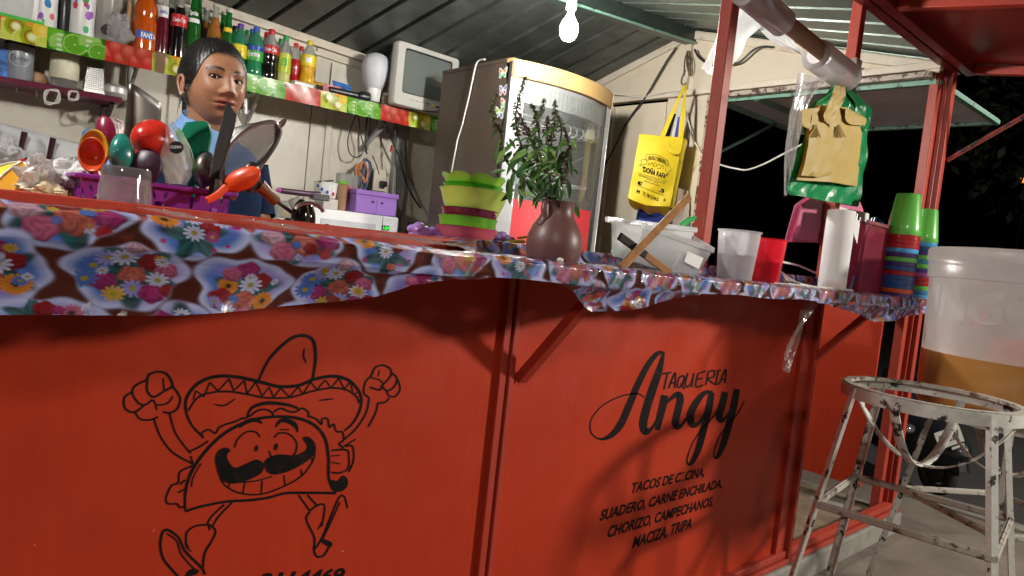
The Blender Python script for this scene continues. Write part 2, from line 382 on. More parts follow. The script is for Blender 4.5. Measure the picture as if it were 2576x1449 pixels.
for z in (1.35, 1.85): mb.tube([(XE-.026, 1.93, z-.04), (XE-.026, 1.93, z+.04)], .007, 8)
build('hinge', mb, TRIM, door)
build('handle', MB().tube(catmull([(XE-.008, 1.90, 1.50), (XE-.03, 1.90, 1.50), (XE-.03, 1.90, 1.58), (XE-.008, 1.90, 1.58)], 4), .004, 8), TRIM, door)
P_('wall_frame', MB().bx(XE-.03, XE-.001, .0, YB, zw1-.0, zw1+.035).bar((XE-.012, 0, ztop(0)-.03), (XE-.012, yr, ztop(yr)-.03), .02, .045).bar((XE-.012, yr, ztop(yr)-.03), (XE-.012, YB, ztop(YB)-.03), .02, .045).bx(XE-.025, XE-.001, 1.36, 1.40, zw1+.036, ztop(yr)-.05), TRIM, bevel=.003)
P_('lower_panel', MB().bx(XE, XE+.015, .10, YB, .13, zw0), REDP, label='red lower panel of the end wall beside the open doorway', bevel=.002)
P_('window_frame', MB().bx(XE-.012, XE+.03, yw1-.03, yw1-.002, zw0, zw1-.004).bx(XE-.02, XE+.03, yw0, yw1-.032, zw1-.03, zw1-.004), chipped('window_frame_paint', (.50, .44, .36), (.10, .05, .03), 26, .5, .56, .5), bevel=.002)
P_('window_frame', MB().bx(XE-.03, XE-.014, yw1-.05, yw1-.034, zw0, zw1-.004), GREENB)
P_('window_sill', MB().bx(XE-.02, XE+.04, yw0, yw1, zw0-.03, zw0), TRIM)
# roof: ridge beam + sheets with hollow ribs
mb = MB().bar((-1.0, 1.3, zr(-1.0)-.045), (XE, yr, zr(XE)-.045), .06, .085); P_('ridge_beam', mb, GREENB, bevel=.003)
P_('lit_beam_flange', MB().bar((-1.0, 1.262, zr(-1)-.084), (XE, yr-.038, zr(XE)-.084), .012, .01), MINT)  # mint strip: bulb light along the beam's lower edge put into the colour
def roof_sheet(x0, x1, back):
    mb = MB(); prof = []; p = .19; n = int(round((x1-x0)/p))
    for k in range(n):
        a = x0+k*p
        prof += [(a, 0), (a+p-.034, 0), (a+p-.026, .024), (a+p-.008, .024)]
    prof += [(x1, 0)]
    def pt(X, dz, y):
        zz = (ze(X)+(zr(X)-ze(X))*(YB-y)/(YB-1.33)) if back else (2.145+(zr(X)-2.145)*(y+.03)/(1.36))
        return (X, y, zz+dz)
    ys = np.linspace(YB+.05, 1.33, 8) if back else np.linspace(-.06, 1.33, 8)
    mb.add([pt(X, dz, y) for y in ys for X, dz in prof], [(j*len(prof)+i, j*len(prof)+i+1, (j+1)*len(prof)+i+1, (j+1)*len(prof)+i) for j in range(len(ys)-1) for i in range(len(prof)-1)])
    return mb
for k in range(6):
    x0 = -1.0+k*.76
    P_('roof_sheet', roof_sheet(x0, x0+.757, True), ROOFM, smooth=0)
    P_('roof_sheet', roof_sheet(x0, x0+.757, False), ROOF_LIT, smooth=0)
# rail under the front eave, awning flap held open above the counter
P_('front_rail', MB().bx(-1.0, 3.66, -.03, .012, 2.118, 2.15), REDD, bevel=.003)
aw = thing('awning_flap', 'dark red sheet metal awning flap raised over the counter', 'awning', (1.9, -.04, 2.15))
pe = atX(2576, 185, 3.70); sl = (pe.z-2.14)/(pe.y+.035)
print('awning slope', sl, pe)
za_ = lambda y: 2.14+sl*(y+.035)
mb = MB(); mb.add([(x, y, za_(y)+.03) for y in (-.04, -1.15) for x in (-.8, 3.70)]+[(x, y, za_(y)+.034) for y in (-.04, -1.15) for x in (-.8, 3.70)], [(0, 1, 3, 2), (4, 6, 7, 5), (0, 4, 5, 1), (1, 5, 7, 3), (3, 7, 6, 2), (2, 6, 4, 0)])
build('sheet', mb, mat('awning_red', (.26, .022, .018), .3, var=.15, scale=4, dirt=(.18, .02, .02), dirts=2), aw)
mb = MB().bar((-.8, -.06, za_(-.06)+.005), (3.70, -.06, za_(-.06)+.005), .04, .048).bar((-.8, -1.13, za_(-1.13)+.005), (3.70, -1.13, za_(-1.13)+.005), .04, .048)
build('frame_rail', mb, REDD, aw, bevel=.003)
for X in (.4, 1.55, 2.72, 3.68):
    build('frame_rib', MB().bar((X, -.082, za_(-.08)+.005), (X, -1.11, za_(-1.11)+.005), .04, .04), RED, aw, bevel=.003)
pa, pb = atY(2360, 400, .0), atX(2576, 283, 3.68)
st = tag(build('stay_rod', MB().tube([(3.655, -.022, pa.z), (3.70, -.35, pb.z+.03), (3.72, -.9, pb.z+.33)], .011, 8), chipped('rusty_red_rod', (.35, .06, .045), (.07, .05, .045), 30, .5, .56)), 'rusty red stay rod slanting up from the corner post', 'rod')
# window shutter propped outwards
sh = thing('window_shutter', 'pale shutter with mint frame propped open outside the end window', 'shutter', (XE+.06, .6, 2.1))
fa, fb = atY(2509, 303, .03), atY(1984, 309, 1.16)
h0, h1 = Vector((XE+.05, .03, 2.075)), Vector((XE+.05, 1.18, 2.085)); fb = Vector((fa.x, 1.18, fa.z)); f0 = fa
mb = MB().sheet([h0, h1, fb, f0], .012, (0, 0, 1)); build('panel', mb, mat('shutter_grey', (.72, .70, .76), .45, var=.06, scale=4, dirt=(.6, .58, .62), dirts=3), sh)
for a, b in ((h0, h1), (f0, fb), (h0, f0), (h1, fb), ((h0+h1)*.5+Vector((0, .33, 0)), (f0+fb)*.5+Vector((0, .33, 0)))):
    build('frame_bar', MB().bar(a-Vector((0, 0, .012)), b-Vector((0, 0, .012)), .03, .022), MINT, sh)
build('prop_bar', MB().bar((XE+.02, 1.15, 1.75), h1*.35+fb*.65-Vector((0, .02, .02)), .02, .012), GREENB, sh)
# ================================================================== LAMPS
def bulb(loc, label, strength, r=.033, name='light_bulb'):
    t = thing(name, label, 'light bulb', loc)
    mb = MB().lathe([(max(.0003, q[0]), q[1]) for q in catmull([(.0003, -.064), (.015, -.061), (r*.82, -.047), (r, -.022), (r*.98, -.004), (r*.78, .017), (.019, .034), (.015, .045)], 5)], 36, T(loc))
    build('globe', mb, emit('bulb_glow_%d' % strength, (1, .965, .90), strength), t)
    build('base', MB().lathe([(.014, .045), (.0155, .05), (.0155, .07), (.013, .078)], 16, T(loc)), mat('bulb_base', (.7, .7, .68), .3, .9), t)
    build('socket', MB().lathe([(.02, .066), (.022, .07), (.022, .115), (.012, .125)], 16, T(loc)), mat('ivory_socket', (.55, .48, .38), .4), t)
    return t
pb_ = atY(1432, 65, .98)
bulb((pb_.x, pb_.y, pb_.z), 'lit white bulb in an ivory socket hanging from the ridge beam', BULB, .038)
build('wire', MB().tube([(pb_.x, pb_.y, pb_.z+.12), (pb_.x+.03, pb_.y+.05, pb_.z+.19), (pb_.x+.10, 1.28, zr(pb_.x)-.10)], .004, 6), mat('black_cable', (.02, .02, .02), .5), bpy.data.objects['light_bulb'])
bulb((-.38, .42, 2.06), 'lit white bulb hanging over the left end of the stall', BULB2)
lp = thing('pole_lamp', 'tall street lamp lighting the front of the stall', 'street lamp', (4.6, -3.5, -.06))
build('pole', MB().tube([(4.6, -3.5, -.06), (4.6, -3.5, 2.2)], .03, 10), mat('lamp_pole', (.1, .1, .1), .5), lp)
l_ = bpy.data.lights.new('lamp', 'POINT'); l_.energy = LAMP; l_.shadow_soft_size = .2; l_.color = (1, .93, .83)
lo_ = bpy.data.objects.new('lamp', l_); COL.objects.link(lo_); lo_.location = (0, 0, 2.48); lo_.parent = lp
build('shade', MB().lathe([(.03, 2.20), (.06, 2.23), (.10, 2.25)], 16, T(4.6, -3.5, 0)), mat('lamp_pole', (.1, .1, .1)), lp)
lp2 = thing('pole_lamp', 'unseen fill lamp on a pole behind the viewer on the left', 'street lamp', (-4.5, -6.5, -.06))  # unseen lamp, added to fill the stall front with soft light
build('pole', MB().tube([(-4.5, -6.5, -.06), (-4.5, -6.5, 4.5)], .04, 10), mat('lamp_pole', (.1, .1, .1), .5), lp2)
l2_ = bpy.data.lights.new('lamp', 'POINT'); l2_.energy = FILL_LAMP; l2_.shadow_soft_size = .5; l2_.color = (1, .92, .82)
lo2_ = bpy.data.objects.new('lamp', l2_); COL.objects.link(lo2_); lo2_.location = (0, 0, 5.1); lo2_.parent = lp2
# the far orange street lamp glimpsed past the corner
p = atD(2583, 455, 26)
sl_ = thing('far_street_lamp', 'small orange street lamp glowing far off in the dark at the right', 'street lamp', (p.x, p.y, -.16))
build('lantern', MB().lathe([(.02, -.16), (.16, -.1), (.22, .12), (.05, .2)], 12, T(p)), emit('sodium_glow', (1, .22, .01), 2.6), sl_)
build('pole', MB().tube([(p.x, p.y, -.16), (p.x, p.y, p.z-.17)], .05, 8), mat('lamp_pole', (.1, .1, .1)), sl_)
# ================================================================== PAINTED ART ON THE PANELS (flat print, a hair proud)
INK = mat('black_vinyl_print', (.006, .0055, .006), .6, var=.3, scale=20, spec=.15, dirt=(.05, .014, .012), dirts=45)
def onp(cx, cy, mapf, e=.0008):
    D = mapf(cx, cy); p = atY(D[0], D[1], -e); return (p.x, -e, p.z)
tacD = lambda x, y: (257.6+.4445*x, 805+.4445*y)
angD = lambda x, y: (1416.8+.42229*x, 837.2+.42229*y)
def strokes(mapf, L, e=.0008, wk=1):
    mb = MB()
    for k, (P, W) in enumerate(L):
        V, F = ribbon(P, [q*wk for q in W] if hasattr(W, '__len__') else W*wk, 7); mb.add([onp(v[0], v[1], mapf, e+.00003*(k % 9)) for v in V], F)
    return mb
def fills(mapf, L, mb, e=.0012):
    for P in L: mb.flat([onp(p[0], p[1], mapf, e) for p in catmull(P, 5, True)])
    return mb
th, tn = [6, 12, 12, 6], [4, 7, 7, 4]
S = []
# hat
S += [([(885, 340), (950, 215), (1060, 110), (1140, 88), (1195, 120), (1207, 220), (1190, 335)], [8, 13, 14, 14, 11])]
S += [([(575, 665), (510, 600), (475, 520), (478, 440), (540, 360), (640, 320), (760, 322), (885, 348), (1000, 376), (1110, 370), (1200, 335), (1310, 318), (1400, 345), (1460, 420), (1460, 500), (1420, 580), (1370, 628)], [8, 14, 14, 14, 8])]
S += [([(487, 512), (540, 440), (620, 410), (720, 405), (820, 420), (930, 440), (1060, 438), (1180, 405), (1290, 385), (1380, 395), (1440, 435), (1452, 470)], 8)]
zz = [(515, 450), (530, 400), (575, 435), (610, 352), (655, 402), (720, 333), (745, 400), (805, 342), (820, 418), (870, 350), (905, 430), (945, 380), (970, 437), (1010, 385), (1060, 435), (1110, 378), (1135, 420), (1180, 350), (1215, 395), (1262, 338), (1295, 385), (1340, 330), (1370, 390), (1405, 350), (1420, 420), (1448, 410)]
S += [([a, b], 6) for a, b in zip(zz, zz[1:])]
S += [([(635, 476), (690, 484), (752, 446)], tn), ([(1228, 455), (1308, 446)], tn), ([(1145, 160), (1140, 205), (1156, 244)], tn)]
# arms, fists
S += [([(292, 560), (330, 660), (400, 750), (515, 815)], 8), ([(380, 525), (410, 630), (455, 700), (500, 755)], 8)]
S += [([(1510, 440), (1495, 520), (1440, 610), (1370, 676)], 8), ([(1560, 470), (1545, 530), (1505, 604)], 8)]
S += [([(255, 350), (265, 310), (320, 292), (370, 310), (398, 370), (355, 400), (290, 435), (255, 400), (255, 350)], 9), ([(250, 340), (190, 370), (170, 410), (200, 465), (240, 480), (285, 450)], 9), ([(165, 410), (125, 440), (130, 500), (180, 522), (235, 485)], 9), ([(395, 370), (440, 440), (425, 500), (385, 525), (345, 520)], 9), ([(290, 450), (310, 480), (370, 470), (400, 430)], 7), ([(185, 522), (215, 560), (270, 565), (315, 548)], 8), ([(345, 330), (350, 395)], 6), ([(300, 475), (310, 510)], 6)]
S += [([(1520, 320), (1545, 270), (1590, 256), (1632, 280), (1630, 320), (1585, 370), (1570, 395), (1515, 380)], 8), ([(1632, 295), (1668, 330), (1650, 380), (1610, 400), (1585, 375)], 8), ([(1672, 335), (1685, 390), (1660, 430), (1625, 430), (1610, 405)], 8), ([(1520, 320), (1490, 350), (1480, 410), (1510, 440)], 8), ([(1625, 440), (1600, 465), (1560, 470)], 8), ([(1520, 325), (1570, 340), (1590, 360)], 6), ([(1570, 285), (1560, 320)], 5)]
# taco shell
S += [([(470, 1082), (470, 980), (500, 870), (570, 760), (680, 650), (820, 575), (960, 548), (1100, 555), (1200, 595), (1260, 670), (1280, 780), (1283, 900), (1320, 978)], [8, 13, 13, 13, 12, 13, 13, 12, 9])]
S += [([(470, 1082), (560, 1055), (700, 1028), (830, 1020), (940, 1005), (1040, 980), (1180, 978), (1325, 980)], 11)]
S += [([(505, 945), (515, 890), (560, 810)], 5), ([(820, 545), (850, 495), (930, 470), (1040, 478), (1110, 500)], [8, 16, 9])]
S += [([(800, 560), (840, 540), (880, 512), (930, 508), (965, 530), (960, 550)], 8), ([(970, 520), (1010, 500), (1050, 515), (1090, 520), (1130, 500), (1165, 520), (1165, 550)], 8), ([(570, 670), (565, 640), (600, 620), (640, 640), (660, 610), (700, 590), (750, 575), (800, 552)], 8), ([(1170, 545), (1210, 560), (1240, 590), (1245, 560), (1275, 560), (1285, 605), (1310, 590), (1325, 630), (1360, 635), (1365, 680), (1340, 700), (1365, 725)], 8)]
S += [([(490, 745), (545, 720), (600, 685)], 8), ([(515, 820), (500, 770)], 8), ([(510, 825), (440, 860), (430, 920), (390, 940), (360, 1010), (375, 1040), (420, 1040), (440, 1060), (465, 1055)], 8), ([(470, 905), (440, 930)], 8), ([(465, 960), (430, 975)], 8)]
S += [([(1295, 738), (1380, 735), (1395, 770), (1390, 840), (1340, 865), (1295, 862)], 8), ([(1295, 770), (1345, 765)], 5), ([(1295, 805), (1345, 815)], 5), ([(1375, 715), (1415, 715), (1422, 790), (1395, 860)], 8), ([(1365, 715), (1435, 675)], 6)]
# face
S += [([(748, 720), (770, 670), (820, 632), (870, 635), (893, 662)], 7), ([(973, 665), (1000, 640), (1055, 645), (1098, 690), (1095, 745), (1070, 775)], 7), ([(945, 740), (955, 775)], 6), ([(1005, 620), (1060, 622)], 5)]
S += [([(775, 610), (820, 575), (870, 565), (905, 585)], [6, 18, 18, 6]), ([(980, 605), (1010, 570), (1060, 575), (1095, 600), (1105, 635)], [6, 18, 22, 6])]
S += [([(665, 890), (700, 940), (780, 980), (900, 985), (1030, 940), (1130, 880), (1190, 800), (1205, 740)], 7)]
S += [([a, b], 6) for a, b in (((722, 925), (712, 950)), ((808, 918), (796, 978)), ((905, 908), (900, 982)), ((1028, 878), (1035, 935)), ((1125, 845), (1130, 878)), ((1185, 780), (1190, 800)))]
S += [([(690, 912), (780, 918), (870, 910), (960, 885)], 6)]
# legs
S += [([(690, 1045), (620, 1110), (590, 1160)], 8), ([(735, 1032), (660, 1110), (625, 1165)], 8), ([(1110, 990), (1160, 1060), (1175, 1080)], 8), ([(1160, 990), (1215, 1050)], 8)]
S += [([(590, 1160), (530, 1165), (480, 1200), (475, 1260), (490, 1290)], 8), ([(600, 1155), (640, 1190), (625, 1240), (580, 1320), (570, 1400)], 9), ([(600, 1160), (610, 1190)], 7), ([(340, 1200), (370, 1188), (430, 1230), (470, 1310), (560, 1400), (580, 1440)], 11), ([(340, 1200), (328, 1270), (345, 1350), (400, 1420), (430, 1450)], 11), ([(365, 1208), (420, 1250), (450, 1330), (530, 1420)], 7), ([(470, 1260), (480, 1290), (505, 1310)], 6)]
S += [([(1175, 1080), (1215, 1050), (1255, 1045), (1255, 1100), (1240, 1170)], 8), ([(1175, 1085), (1155, 1130), (1200, 1230), (1198, 1300), (1215, 1338), (1255, 1330), (1290, 1270)], 9), ([(1200, 1300), (1240, 1240), (1290, 1120), (1340, 1005), (1370, 1002), (1388, 1065)], 8), ([(1240, 1255), (1300, 1130), (1345, 1030)], 7), ([(1220, 1185), (1245, 1140)], 5)]
mbT = strokes(tacD, S, wk=1.35)
fills(tacD, [[(640, 800), (650, 750), (690, 722), (725, 735), (705, 765), (715, 800), (750, 835), (810, 815), (870, 790), (910, 810), (910, 850), (880, 880), (800, 915), (720, 925), (665, 890)],
             [(915, 815), (940, 780), (1000, 760), (1080, 765), (1140, 745), (1160, 715), (1135, 668), (1170, 662), (1205, 700), (1205, 745), (1170, 790), (1090, 840), (1000, 872), (940, 865)],
             [(862, 730), (868, 712), (882, 712), (880, 735), (868, 745)], [(972, 725), (978, 702), (994, 702), (990, 728), (980, 738)],
             [(1285, 905), (1330, 910), (1360, 880), (1388, 900), (1385, 945), (1345, 972), (1300, 960)], [(1250, 1240), (1300, 1260), (1290, 1285), (1245, 1262)], [(500, 1410), (545, 1415), (530, 1440), (470, 1450)]], mbT)
build('painted_taco_figure', mbT, INK, panel1)
# digits under the figure
mb = MB(); q0, q1 = atY(744, 1472, -.0008), atY(866, 1462, -.0008)
text_fit(mb, '2114469', lambda u, v: (q0.x-.075+u, -.0012, q0.z+(q1.z-q0.z)*(u-.075)/(q1.x-q0.x)+v), (q1.x-q0.x)+.075, .026, .25, .035)
build('phone_number', mb, INK, panel1)
# script name
A = []
A += [([(605, 122), (560, 125), (500, 200), (440, 320), (390, 440), (340, 550), (280, 615), (215, 632), (165, 590), (170, 510), (240, 430), (340, 380), (440, 362), (485, 385)], [14, 26, 32, 36, 40, 40, 28, 10, 8, 7, 7, 8, 8, 7])]
A += [([(598, 128), (570, 230), (535, 330), (500, 440), (478, 530), (482, 580), (500, 588), (535, 560), (565, 500)], [14, 40, 46, 46, 46, 42, 34, 14, 8])]
A += [([(605, 372), (595, 430), (575, 510), (562, 580)], [40, 42, 40, 28]), ([(572, 520), (610, 430), (650, 385), (685, 368), (698, 395), (685, 460), (668, 530), (680, 560), (710, 545), (745, 490)], [8, 10, 22, 36, 40, 40, 40, 34, 14, 8])]
A += [([(890, 352), (840, 360), (790, 420), (758, 490), (770, 545), (805, 540), (850, 470), (880, 390)], [12, 26, 38, 42, 38, 20, 10, 8]), ([(885, 355), (870, 440), (840, 560), (810, 680), (775, 760), (750, 785), (738, 755), (770, 660), (830, 570), (890, 505), (925, 450)], [30, 40, 40, 36, 26, 14, 8, 7, 7, 8, 8])]
A += [([(965, 352), (950, 420), (930, 490), (940, 520), (965, 510), (1000, 450)], [34, 40, 40, 34, 14, 8]), ([(1035, 335), (1020, 420), (990, 540), (955, 660), (925, 730), (905, 745), (900, 715), (925, 630), (980, 550), (1040, 480), (1080, 405)], [34, 40, 38, 36, 24, 12, 8, 7, 7, 8, 7])]
build('painted_name', strokes(angD, A, wk=1.08), INK, panel2)
B = []
def let(L, w=9): B.extend([(P, w) for P in L])
let([[(592, 245), (645, 236)], [(622, 240), (600, 338)]]); let([[(628, 330), (668, 238), (664, 330)], [(640, 300), (668, 296)]])
let([[(712, 255), (690, 270), (680, 310), (690, 325), (710, 310), (722, 265), (712, 255)], [(700, 300), (722, 335)]]); let([[(742, 240), (728, 305), (738, 322), (762, 300), (780, 240)], [(778, 245), (765, 325)]])
let([[(805, 240), (790, 318), (835, 312)], [(808, 242), (850, 228)], [(798, 278), (830, 270)]]); let([[(865, 230), (850, 312)], [(866, 232), (900, 226), (896, 262), (862, 275), (905, 308)]])
let([[(925, 225), (908, 308)], [(915, 228), (940, 222)], [(902, 308), (925, 305)]]); let([[(930, 305), (968, 220), (965, 300)], [(942, 280), (968, 275)]])
mb = strokes(angD, [(P, w) for P, w in B], wk=1.2); build('painted_word', mb, INK, panel2)
def menu(body, a, b, cap):
    p0 = atY(*angD(*a), -.0008); p1 = atY(*angD(*b), -.0008); pc = atY(*angD(a[0], a[1]-cap), -.0008); h = pc.z-p0.z
    mb = MB(); L = p1.x-p0.x
    text_fit(mb, body, lambda u, v: (p0.x+u, -.0009, p0.z+(p1.z-p0.z)*u/L+v), L, h*1.08, .22, .034)
    return build('menu_line', mb, INK, panel2)
menu('TACOS DE C  CINA,', (405, 955), (840, 852), 52)
menu('SUADERO, CARNE ENCHILADA,', (215, 1120), (945, 918), 54)
menu('CHORIZO, CAMPECHANOS,', (262, 1220), (890, 1028), 56)
menu('MACIZA, TRIPA', (410, 1284), (762, 1162), 58)
fr = MB()
for cx, cy in ((712, 836), (716, 878), (706, 880), (722, 832)): fr.flat([onp(cx+dx, cy+dy, angD) for dx, dy in ((-5, -3), (5, -4), (4, 4), (-4, 3))])
build('worn_letter', fr, INK, panel2)
# ================================================================== FLOWERED VINYL CLOTH
def sstep(a, b, x): t = np.clip((x-a)/(b-a), 0, 1); return t*t*(3-2*t)
hemD = [(-60, 805), (0, 800), (150, 801), (300, 799), (450, 794), (600, 785), (750, 775), (850, 764), (950, 745), (1030, 716), (1120, 706), (1290, 703), (1400, 712), (1450, 733), (1490, 775), (1510, 788), (1560, 783), (1650, 768), (1740, 745), (1800, 732), (1900, 740), (1985, 755), (2060, 762), (2130, 780), (2180, 800), (2220, 812), (2280, 800), (2330, 785)]
hx = [atY(x, y, -.232) for x, y in hemD]
hX = np.array([p.x for p in hx]); hZ = np.array([p.z for p in hx])
us = np.concatenate([np.arange(-.12, 1.3, .0021), np.arange(1.3, 3.43, .0045)]); NV = 190
def cloth_profile(X):
    k = float(sstep(.72, .95, X)); hz = float(np.interp(X, hX, hZ)); n1 = math.sin(X*13.1)+.6*math.sin(X*29.7+1)
    zt0 = ztop_(X); zb0 = zt0-.036
    hz = min(hz, zb0+.002)
    y0 = -.236-.002*n1; zbk = max(zt0, 1.0755 if X < .9 else 1.068)+.003
    P = [((-.205)*(1-k)+.20*k, (zt0+.004)*(1-k)+1.108*k), (-.208*(1-k)+.001*k, (zt0+.004)*(1-k)+1.1075*k), (-.210*(1-k)-.010*k, (zt0+.004)*(1-k)+(zbk+.002)*k), (-.212*(1-k)-.12*k, zt0+.0035+.001*n1), (-.224, zt0+.003), (y0, zt0-.004), (y0-.001, zb0+.002*math.sin(X*17))]
    L = zb0-hz
    if L > .004:
        for j in range(1, 6):
            s = j/5; P.append((y0+.022*math.sin(s*2.2)*(1+.3*n1)*min(1, L/.06)-.012*s*s*math.sin(X*21+2), zb0-L*s))
    return np.array(P)
cv = np.zeros((NV, len(us), 3)); cvv = np.zeros((NV, len(us)))
for i, X in enumerate(us):
    P = cloth_profile(X); d = np.concatenate([[0], np.cumsum(np.hypot(*np.diff(P, axis=0).T))]); s = np.linspace(0, d[-1], NV)
    cv[:, i, 0] = X; cv[:, i, 1] = np.interp(s, d, P[:, 0]); cv[:, i, 2] = np.interp(s, d, P[:, 1]); cvv[:, i] = s-d[4]
wr = .0011*np.sin(cv[..., 0]*61+cvv*40)*np.sin(cvv*55+cv[..., 0]*23)+.0007*np.sin(cv[..., 0]*150+cvv*90)
cv[..., 1] -= np.where(cvv > .012, wr*1.6, 0); cv[..., 2] += np.where(cvv < 0, np.abs(wr)*.7, 0)
U = cv[..., 0]; Vv = cvv
rgba = np.zeros(U.shape+(4,), np.float32); rgba[..., :3] = (.23, .12, .09)
def over(sel, c, a):
    rgba[sel] = rgba[sel]*(1-a[..., None])+np.concatenate([np.broadcast_to(c, a.shape+(3,)), np.ones(a.shape+(1,))], -1)*a[..., None]
C_ = dict(red=(.40, .008, .016), mag=(.50, .03, .20), pink=(.72, .16, .30), salmon=(.74, .17, .11), pale=(.80, .48, .55), org=(.86, .30, .015), white=(.74, .78, .98), yel=(.80, .50, .04), blue=(.10, .22, .66), lil=(.42, .40, .82))
kinds = [
 [('leaf', .0, -.35, .55, ''), ('leaf', -.35, .45, .35, ''), ('ger', -.52, .12, .34, 'org'), ('dai', -.02, .30, .26, 'white'), ('rose', .28, .02, .26, 'red'), ('dai', .52, .34, .27, 'white'), ('ger', .25, .52, .24, 'pink'), ('rose', -.15, .62, .22, 'red'), ('dai', -.02, -.22, .25, 'white'), ('petal', .78, .22, .16, 'mag'), ('petal', -.55, -.55, .08, 'mag'), ('petal', .35, -.62, .07, 'mag'), ('petal', .6, -.45, .06, 'mag')],
 [('leaf', .1, .0, .75, ''), ('dai', -.55, .2, .32, 'blue'), ('dai', -.35, .45, .28, 'lil'), ('dai', -.1, .5, .3, 'white'), ('rose', .35, .42, .30, 'red'), ('rose', .62, .2, .26, 'pink'), ('rose', .08, -.05, .30, 'salmon'), ('dai', .5, -.1, .26, 'white'), ('rose', -.35, -.28, .27, 'mag'), ('dai', -.65, -.2, .3, 'blue'), ('dai', .12, -.42, .27, 'lil'), ('rose', .42, -.5, .28, 'mag'), ('dai', -.18, -.6, .25, 'yel'), ('rose', .7, -.35, .2, 'red'), ('rose', .05, .85, .25, 'pale')],
 [('leaf', .0, .0, .8, ''), ('rose', -.5, .45, .36, 'mag'), ('rose', .0, .35, .36, 'red'), ('rose', .45, .3, .28, 'yel'), ('rose', -.55, -.05, .32, 'pale'), ('rose', .1, -.25, .40, 'salmon'), ('rose', .62, -.1, .34, 'mag'), ('rose', -.35, -.5, .34, 'pink'), ('dai', .35, .62, .22, 'blue'), ('petal', .55, -.5, .2, 'red'), ('dai', -.1, .72, .2, 'white')],
 [('leaf', .1, -.1, .6, ''), ('rose', .05, .55, .3, 'mag'), ('rose', .35, .2, .28, 'red'), ('ger', -.3, .05, .26, 'org'), ('dai', .15, .1, .3, 'white'), ('rose', -.4, -.35, .34, 'red'), ('rose', .05, -.38, .32, 'salmon'), ('ger', .45, -.42, .3, 'org'), ('rose', .02, -.75, .22, 'pink'), ('dai', -.3, -.68, .24, 'white'), ('rose', -.25, .4, .24, 'pink')]]
a_ = atY(330, 690, -.236); u0 = a_.x; col0 = int(np.argmin(abs(us-u0))); v0 = float(np.interp(-a_.z, -cv[NV//2:, col0, 2], cvv[NV//2:, col0]))
DU, DV, HW, HH = .139, .077, .070, .049
kk = 0
q_ = random.Random(12)
for r in range(-8, 5):
    for c in range(-6, 30):
        cu = u0+(c+.5*(r % 2))*DU; cvx = v0+r*DV; ph = (r*3+c*7) % 11
        kind = kinds[(r+2*c+1) % 4]
        i0, i1 = np.searchsorted(us, (cu-.085, cu+.085))
        if i1 <= i0: continue
        A = (U[:, i0:i1]-cu)/HW; Bq = -(Vv[:, i0:i1]-cvx)/HH
        q = np.hypot(A, Bq); thq = np.arctan2(Bq, A)
        Rq = .93+.10*np.sin(3*thq+ph)+.06*np.sin(5*thq+2*ph)+.03*np.sin(9*thq+ph); tq = q/Rq
        sel = (slice(None), slice(i0, i1)); al = 1-sstep(.93, 1.06, tq)
        edge = sstep(.66, .95, tq)*(1-.25*sstep(.93, 1.02, tq)); side = sstep(-.6, .6, A*math.cos(ph)+Bq*math.sin(ph))
        base = np.stack([(.06+.32*side), (.22+.10*side), (.66+.06*side)], -1)*(1-edge[..., None])+np.array([.62, .70, .98])*edge[..., None]
        rgba[sel] = rgba[sel]*(1-al[..., None])+np.concatenate([base, np.ones(al.shape+(1,))], -1)*al[..., None]
        ex_ = [('rose' if q_.random() < .55 else 'dai', q_.uniform(-.72, .72), q_.uniform(-.72, .72), q_.uniform(.10, .18), q_.choice(('red', 'mag', 'pink', 'white', 'lil', 'blue', 'salmon', 'yel'))) for _ in range(5)]
        for typ, fx, fy, fr_, cn in [(a0, b0*.97, c0*.95, d0*(.95 if a0 != 'leaf' else 1), e0) for a0, b0, c0, d0, e0 in kind]+[q for q in ex_ if q[1]**2+q[2]**2 < .5]:
            dx, dy = (A-fx)*1.15, (Bq-fy); rr = np.hypot(dx, dy)/fr_; tt = np.arctan2(dy, dx)+ph
            if rr.min() > 1.2: continue
            if typ == 'leaf':
                m = (1-sstep(.75, 1.0, rr*(1+.35*np.sin(tt*5))))*al; over(sel, np.array((.012, .10, .085))*(1+.5*np.sin(tt*9)[..., None]), m*.95); continue
            cc = np.array(C_[cn])
            if typ == 'rose':
                m = (1-sstep(.82, 1, rr*(1+.08*np.sin(5*tt))))*al; sh = .78+.22*np.sin(rr*11+tt*2+2*np.sin(tt*3+ph))*(1-rr*.3)+.12*np.sin(dx*90+ph)*np.sin(dy*75)+.22*dy/fr_-.25*rr*rr
                over(sel, cc*np.clip(sh, .3, 1.3)[..., None], m)
            elif typ == 'dai':
                pet = np.abs(np.cos(tt*5.5)); m = (1-sstep(.55+.45*pet-.12, .55+.45*pet, rr))*al
                over(sel, cc*(.75+.3*pet*rr)[..., None], m); m2 = (1-sstep(.2, .3, rr))*al; over(sel, np.array((.42, .36, .03)), m2)
            elif typ == 'ger':
                pet = np.abs(np.cos(tt*8)); m = (1-sstep(.78+.22*pet-.1, .78+.22*pet, rr))*al
                over(sel, cc*(np.clip(.55+.6*rr, .5, 1.1)*(.85+.15*pet))[..., None], m); m2 = (1-sstep(.2, .28, rr))*al; over(sel, np.array((.03, .02, .01)), m2)
            else:
                m = (1-sstep(.7, 1, rr))*al; over(sel, cc, m)
m_, t_, b_ = nodes('flowered_clear_vinyl'); out_ = t_.nodes['Material Output']
a1 = N(t_, 'ShaderNodeAttribute', attribute_name='col'); t_.links.new(a1.outputs[0], b_.inputs['Base Color']); b_.inputs['Roughness'].default_value = .45; b_.inputs['Specular IOR Level'].default_value = .3
tr = N(t_, 'ShaderNodeBsdfTransparent'); tr.inputs[0].default_value = (.78, .72, .70, 1)
